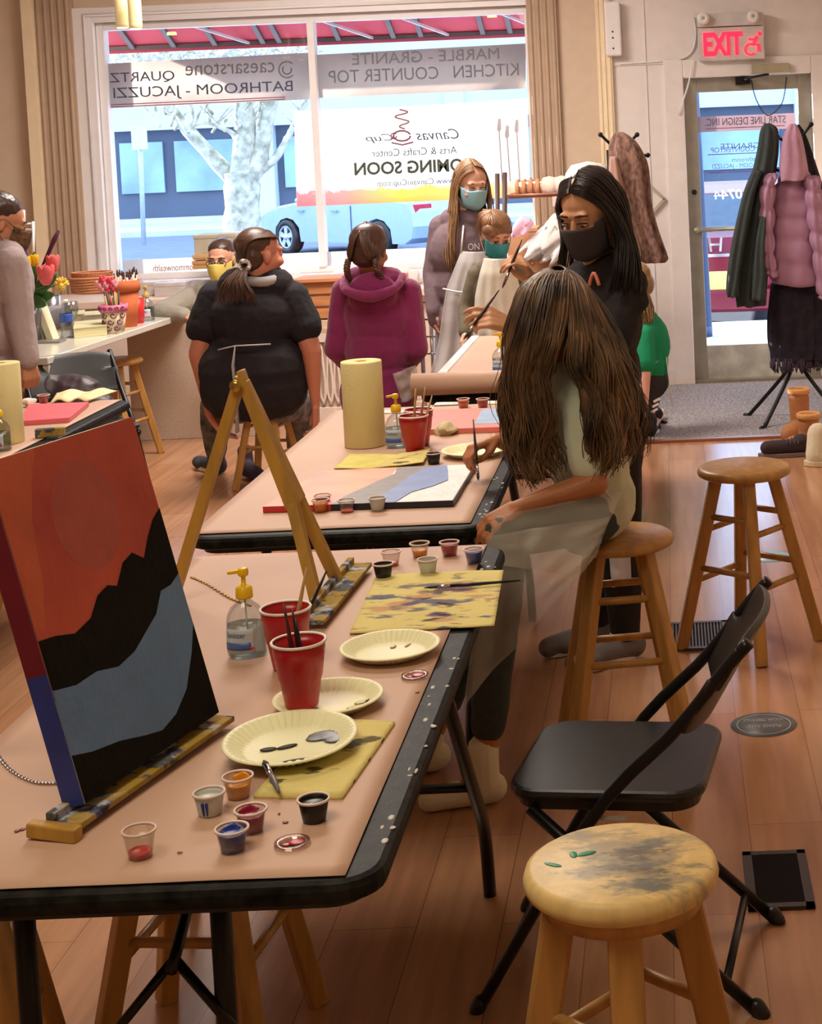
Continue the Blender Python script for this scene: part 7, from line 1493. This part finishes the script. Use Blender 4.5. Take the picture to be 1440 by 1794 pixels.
garment('hood', [(1384, 1394, 218, .02), (1374, 1402, 235, .06), (1369, 1408, 262, .08), (1366, 1414, 295, .09), (1366, 1416, 316, .09)], mat('lilac_fleece', (186, 140, 166), .9, sheen=.3, bump=.3), lj, fold=.007, freq=5, Yb=9.34)
m_bk2 = mat('black_coat_cloth', (30, 28, 36), .9, var=.2, bump=.2)
bc = thing('coat', 'black coat hanging behind the lilac puffer on the right', 'coat', ay(1425, 400, 9.7)); garment('coat_body', [(1390, 1400, 219, .02), (1388, 1412, 240, .05), (1385, 1428, 290, .07), (1380, 1442, 340, .08), (1375, 1450, 420, .09), (1370, 1455, 520, .09), (1372, 1458, 640, .09)], m_bk2, bc, Yb=9.66, fold=.012)
fs_ = thing('fringed_shawl', 'dark fringed garments hanging below the lilac puffer', 'shawl', ay(1390, 560, 9.5)); garment('shawl_body', [(1352, 1436, 495, .06), (1350, 1440, 520, .10), (1349, 1441, 560, .11), (1350, 1442, 600, .11), (1354, 1442, 630, .10)], mat('dark_violet_knit', (40, 34, 50), .95, var=.4, scale=20, bump=.6, bscale=60), fs_, fold=.02, freq=11, Yb=9.5)
mb = MB(); random.seed(33)
for k in range(70): a = random.random()*PI+PI; p = V((ay(1396, 630, 9.5).x+.148*math.cos(a), 9.5+.10*math.sin(a), ay(1396, 624, 9.5).z)); mb.tube([p, p+V((random.uniform(-.01, .01), 0, -.04)), p+V((random.uniform(-.02, .02), 0, -random.uniform(.05, .09)))], .004, 4)
mb.build('fringe', mat('violet_grey_fringe', (70, 58, 76), .9), fs_)
# boots and shoes on the floor
def boot(p, ang, label, h=.25, m=None, s=1, tilt=0):
    t = proto('ankle_boot', label, 'boot'); mb = MB()
    mb.cap((0, 0, .06), (0, .0, h-.02), .052, .058, 16); mb.cap((0, 0, .05), (0, .15, .038), .052, .042, 14); mb.ell((0, .10, .05), (.05, .09, .045))
    blob(mb, 'shaft', m or mat('tan_suede', (170, 112, 68), .85, var=.1, bump=.2), t, .007, 4, .008, .06)
    MB().lathe([(.056, h), (.064, h+.006), (.066, h+.026), (.058, h+.034), (.050, h+.026), (.048, h)], seg=28).build('cuff', mat('boot_fleece', (206, 150, 92), .95, bump=.4), t)
    MB().lathe([(.001, h+.008), (.050, h+.008)], seg=20).build('lining', mat('boot_inside', (70, 44, 28), .9), t)
    MB().prism([(.05*math.cos(a*PI/10), .05+.125*math.sin(a*PI/10)) for a in range(20)], 0, .022).build('sole', mat('boot_sole', (206, 190, 160), .7), t, bevel=.003); place(t, p, ang, s); return t
boot(az(1402, 765, 0)+V((0, .0, 0)), 2.6, 'tan fleece boot standing behind the other one', .24); b2 = boot(az(1417, 786, 0)-V((0, .05, 0)), 2.2, 'tan fleece boot with rolled cuff, the front one', .17)
c = az(1378, 800, 0); t = thing('sneaker', 'dark sneaker lying beside the tan boots', 'shoe', c); mb = MB(); mb.cap(c+V((-.10, 0, .05)), c+V((.10, .02, .05)), .038, .042).ell(c+V((.08, .02, .07)), (.05, .045, .045)); blob(mb, 'upper', mat('dark_plum_shoe', (50, 34, 40), .8), t, .006, 3)
MB().prism([(c.x+.15*math.cos(a*PI/10), c.y+.01+.048*math.sin(a*PI/10)) for a in range(20)], .001, .022).build('sole', mat('dark_sole', (120, 100, 96), .7), t, bevel=.003)
mb = MB(); 
for k in range(4): mb.tube([c+V((.0+.02*k, -.045, .075)), c+V((.01+.02*k, .03, .095))], .003, 5)
mb.build('laces', mat('lace_dark', (80, 66, 70), .8), t)
c = az(1432, 815, 0); t = thing('canvas_shoe', 'cream high shoe in front of the tan boots', 'shoe', c); mb = MB(); mb.cap(c+V((0, 0, .05)), c+V((.01, .02, .16)), .06, .055).cap(c+V((0, 0, .05)), c+V((.12, -.03, .04)), .055, .042); blob(mb, 'upper', mat('cream_canvas', (216, 204, 176), .9, bump=.2), t, .007, 3, .006)
MB().prism([(c.x+.05+.12*math.cos(a*PI/10), c.y+.065*math.sin(a*PI/10)) for a in range(20)], .001, .028).build('sole', mat('cream_sole', (214, 196, 160), .7), t, bevel=.004)
# dark slipper by the stool
c = az(436, 842, 0); mb = MB(); mb.cap(c+V((-.04, .10, .05)), c+V((.06, -.05, .04)), .045, .038).cap(c+V((-.04, .12, .05)), c+V((-.05, .14, .13)), .042, .04)
tag(blob(mb, 'slipper', mat('purple_black_sock', (58, 44, 58), .9), None, .007, 3), 'dark purple slipper sock on the floor behind the easel', 'slipper')
# white board leaning in the corner behind the child in green
wbp = [ay(1130, 752, 9.2), ay(1168, 655, 9.35)]
tag(MB().bar(V((wbp[0].x, 9.2, 0.02)), wbp[1], .02, .06, (0, 1, 0)).build('leaning_board', mat('pinkish_board', (226, 190, 176), .6), bevel=.003), 'pale board edge leaning below the child in green', 'board')
# bulbs reflected in the glass, imitated by glowing discs added under the awning
for px, py, lb in ((301, 61, 'small pale glowing disc for a reflected bulb, left one'), (862, 30, 'small yellow glowing disc for a reflected bulb, right one')):
    c = ay(px, py, WY+.6); tag(MB().lathe([(.001, 0), (.035, 0), (.03, .02), (.001, .02)], c, seg=20).build('reflected_bulb', mat('reflected_bulb_glow', (255, 226, 130), .4, emit=1.5)), lb, 'lamp')
for m in bpy.data.materials:
    pass
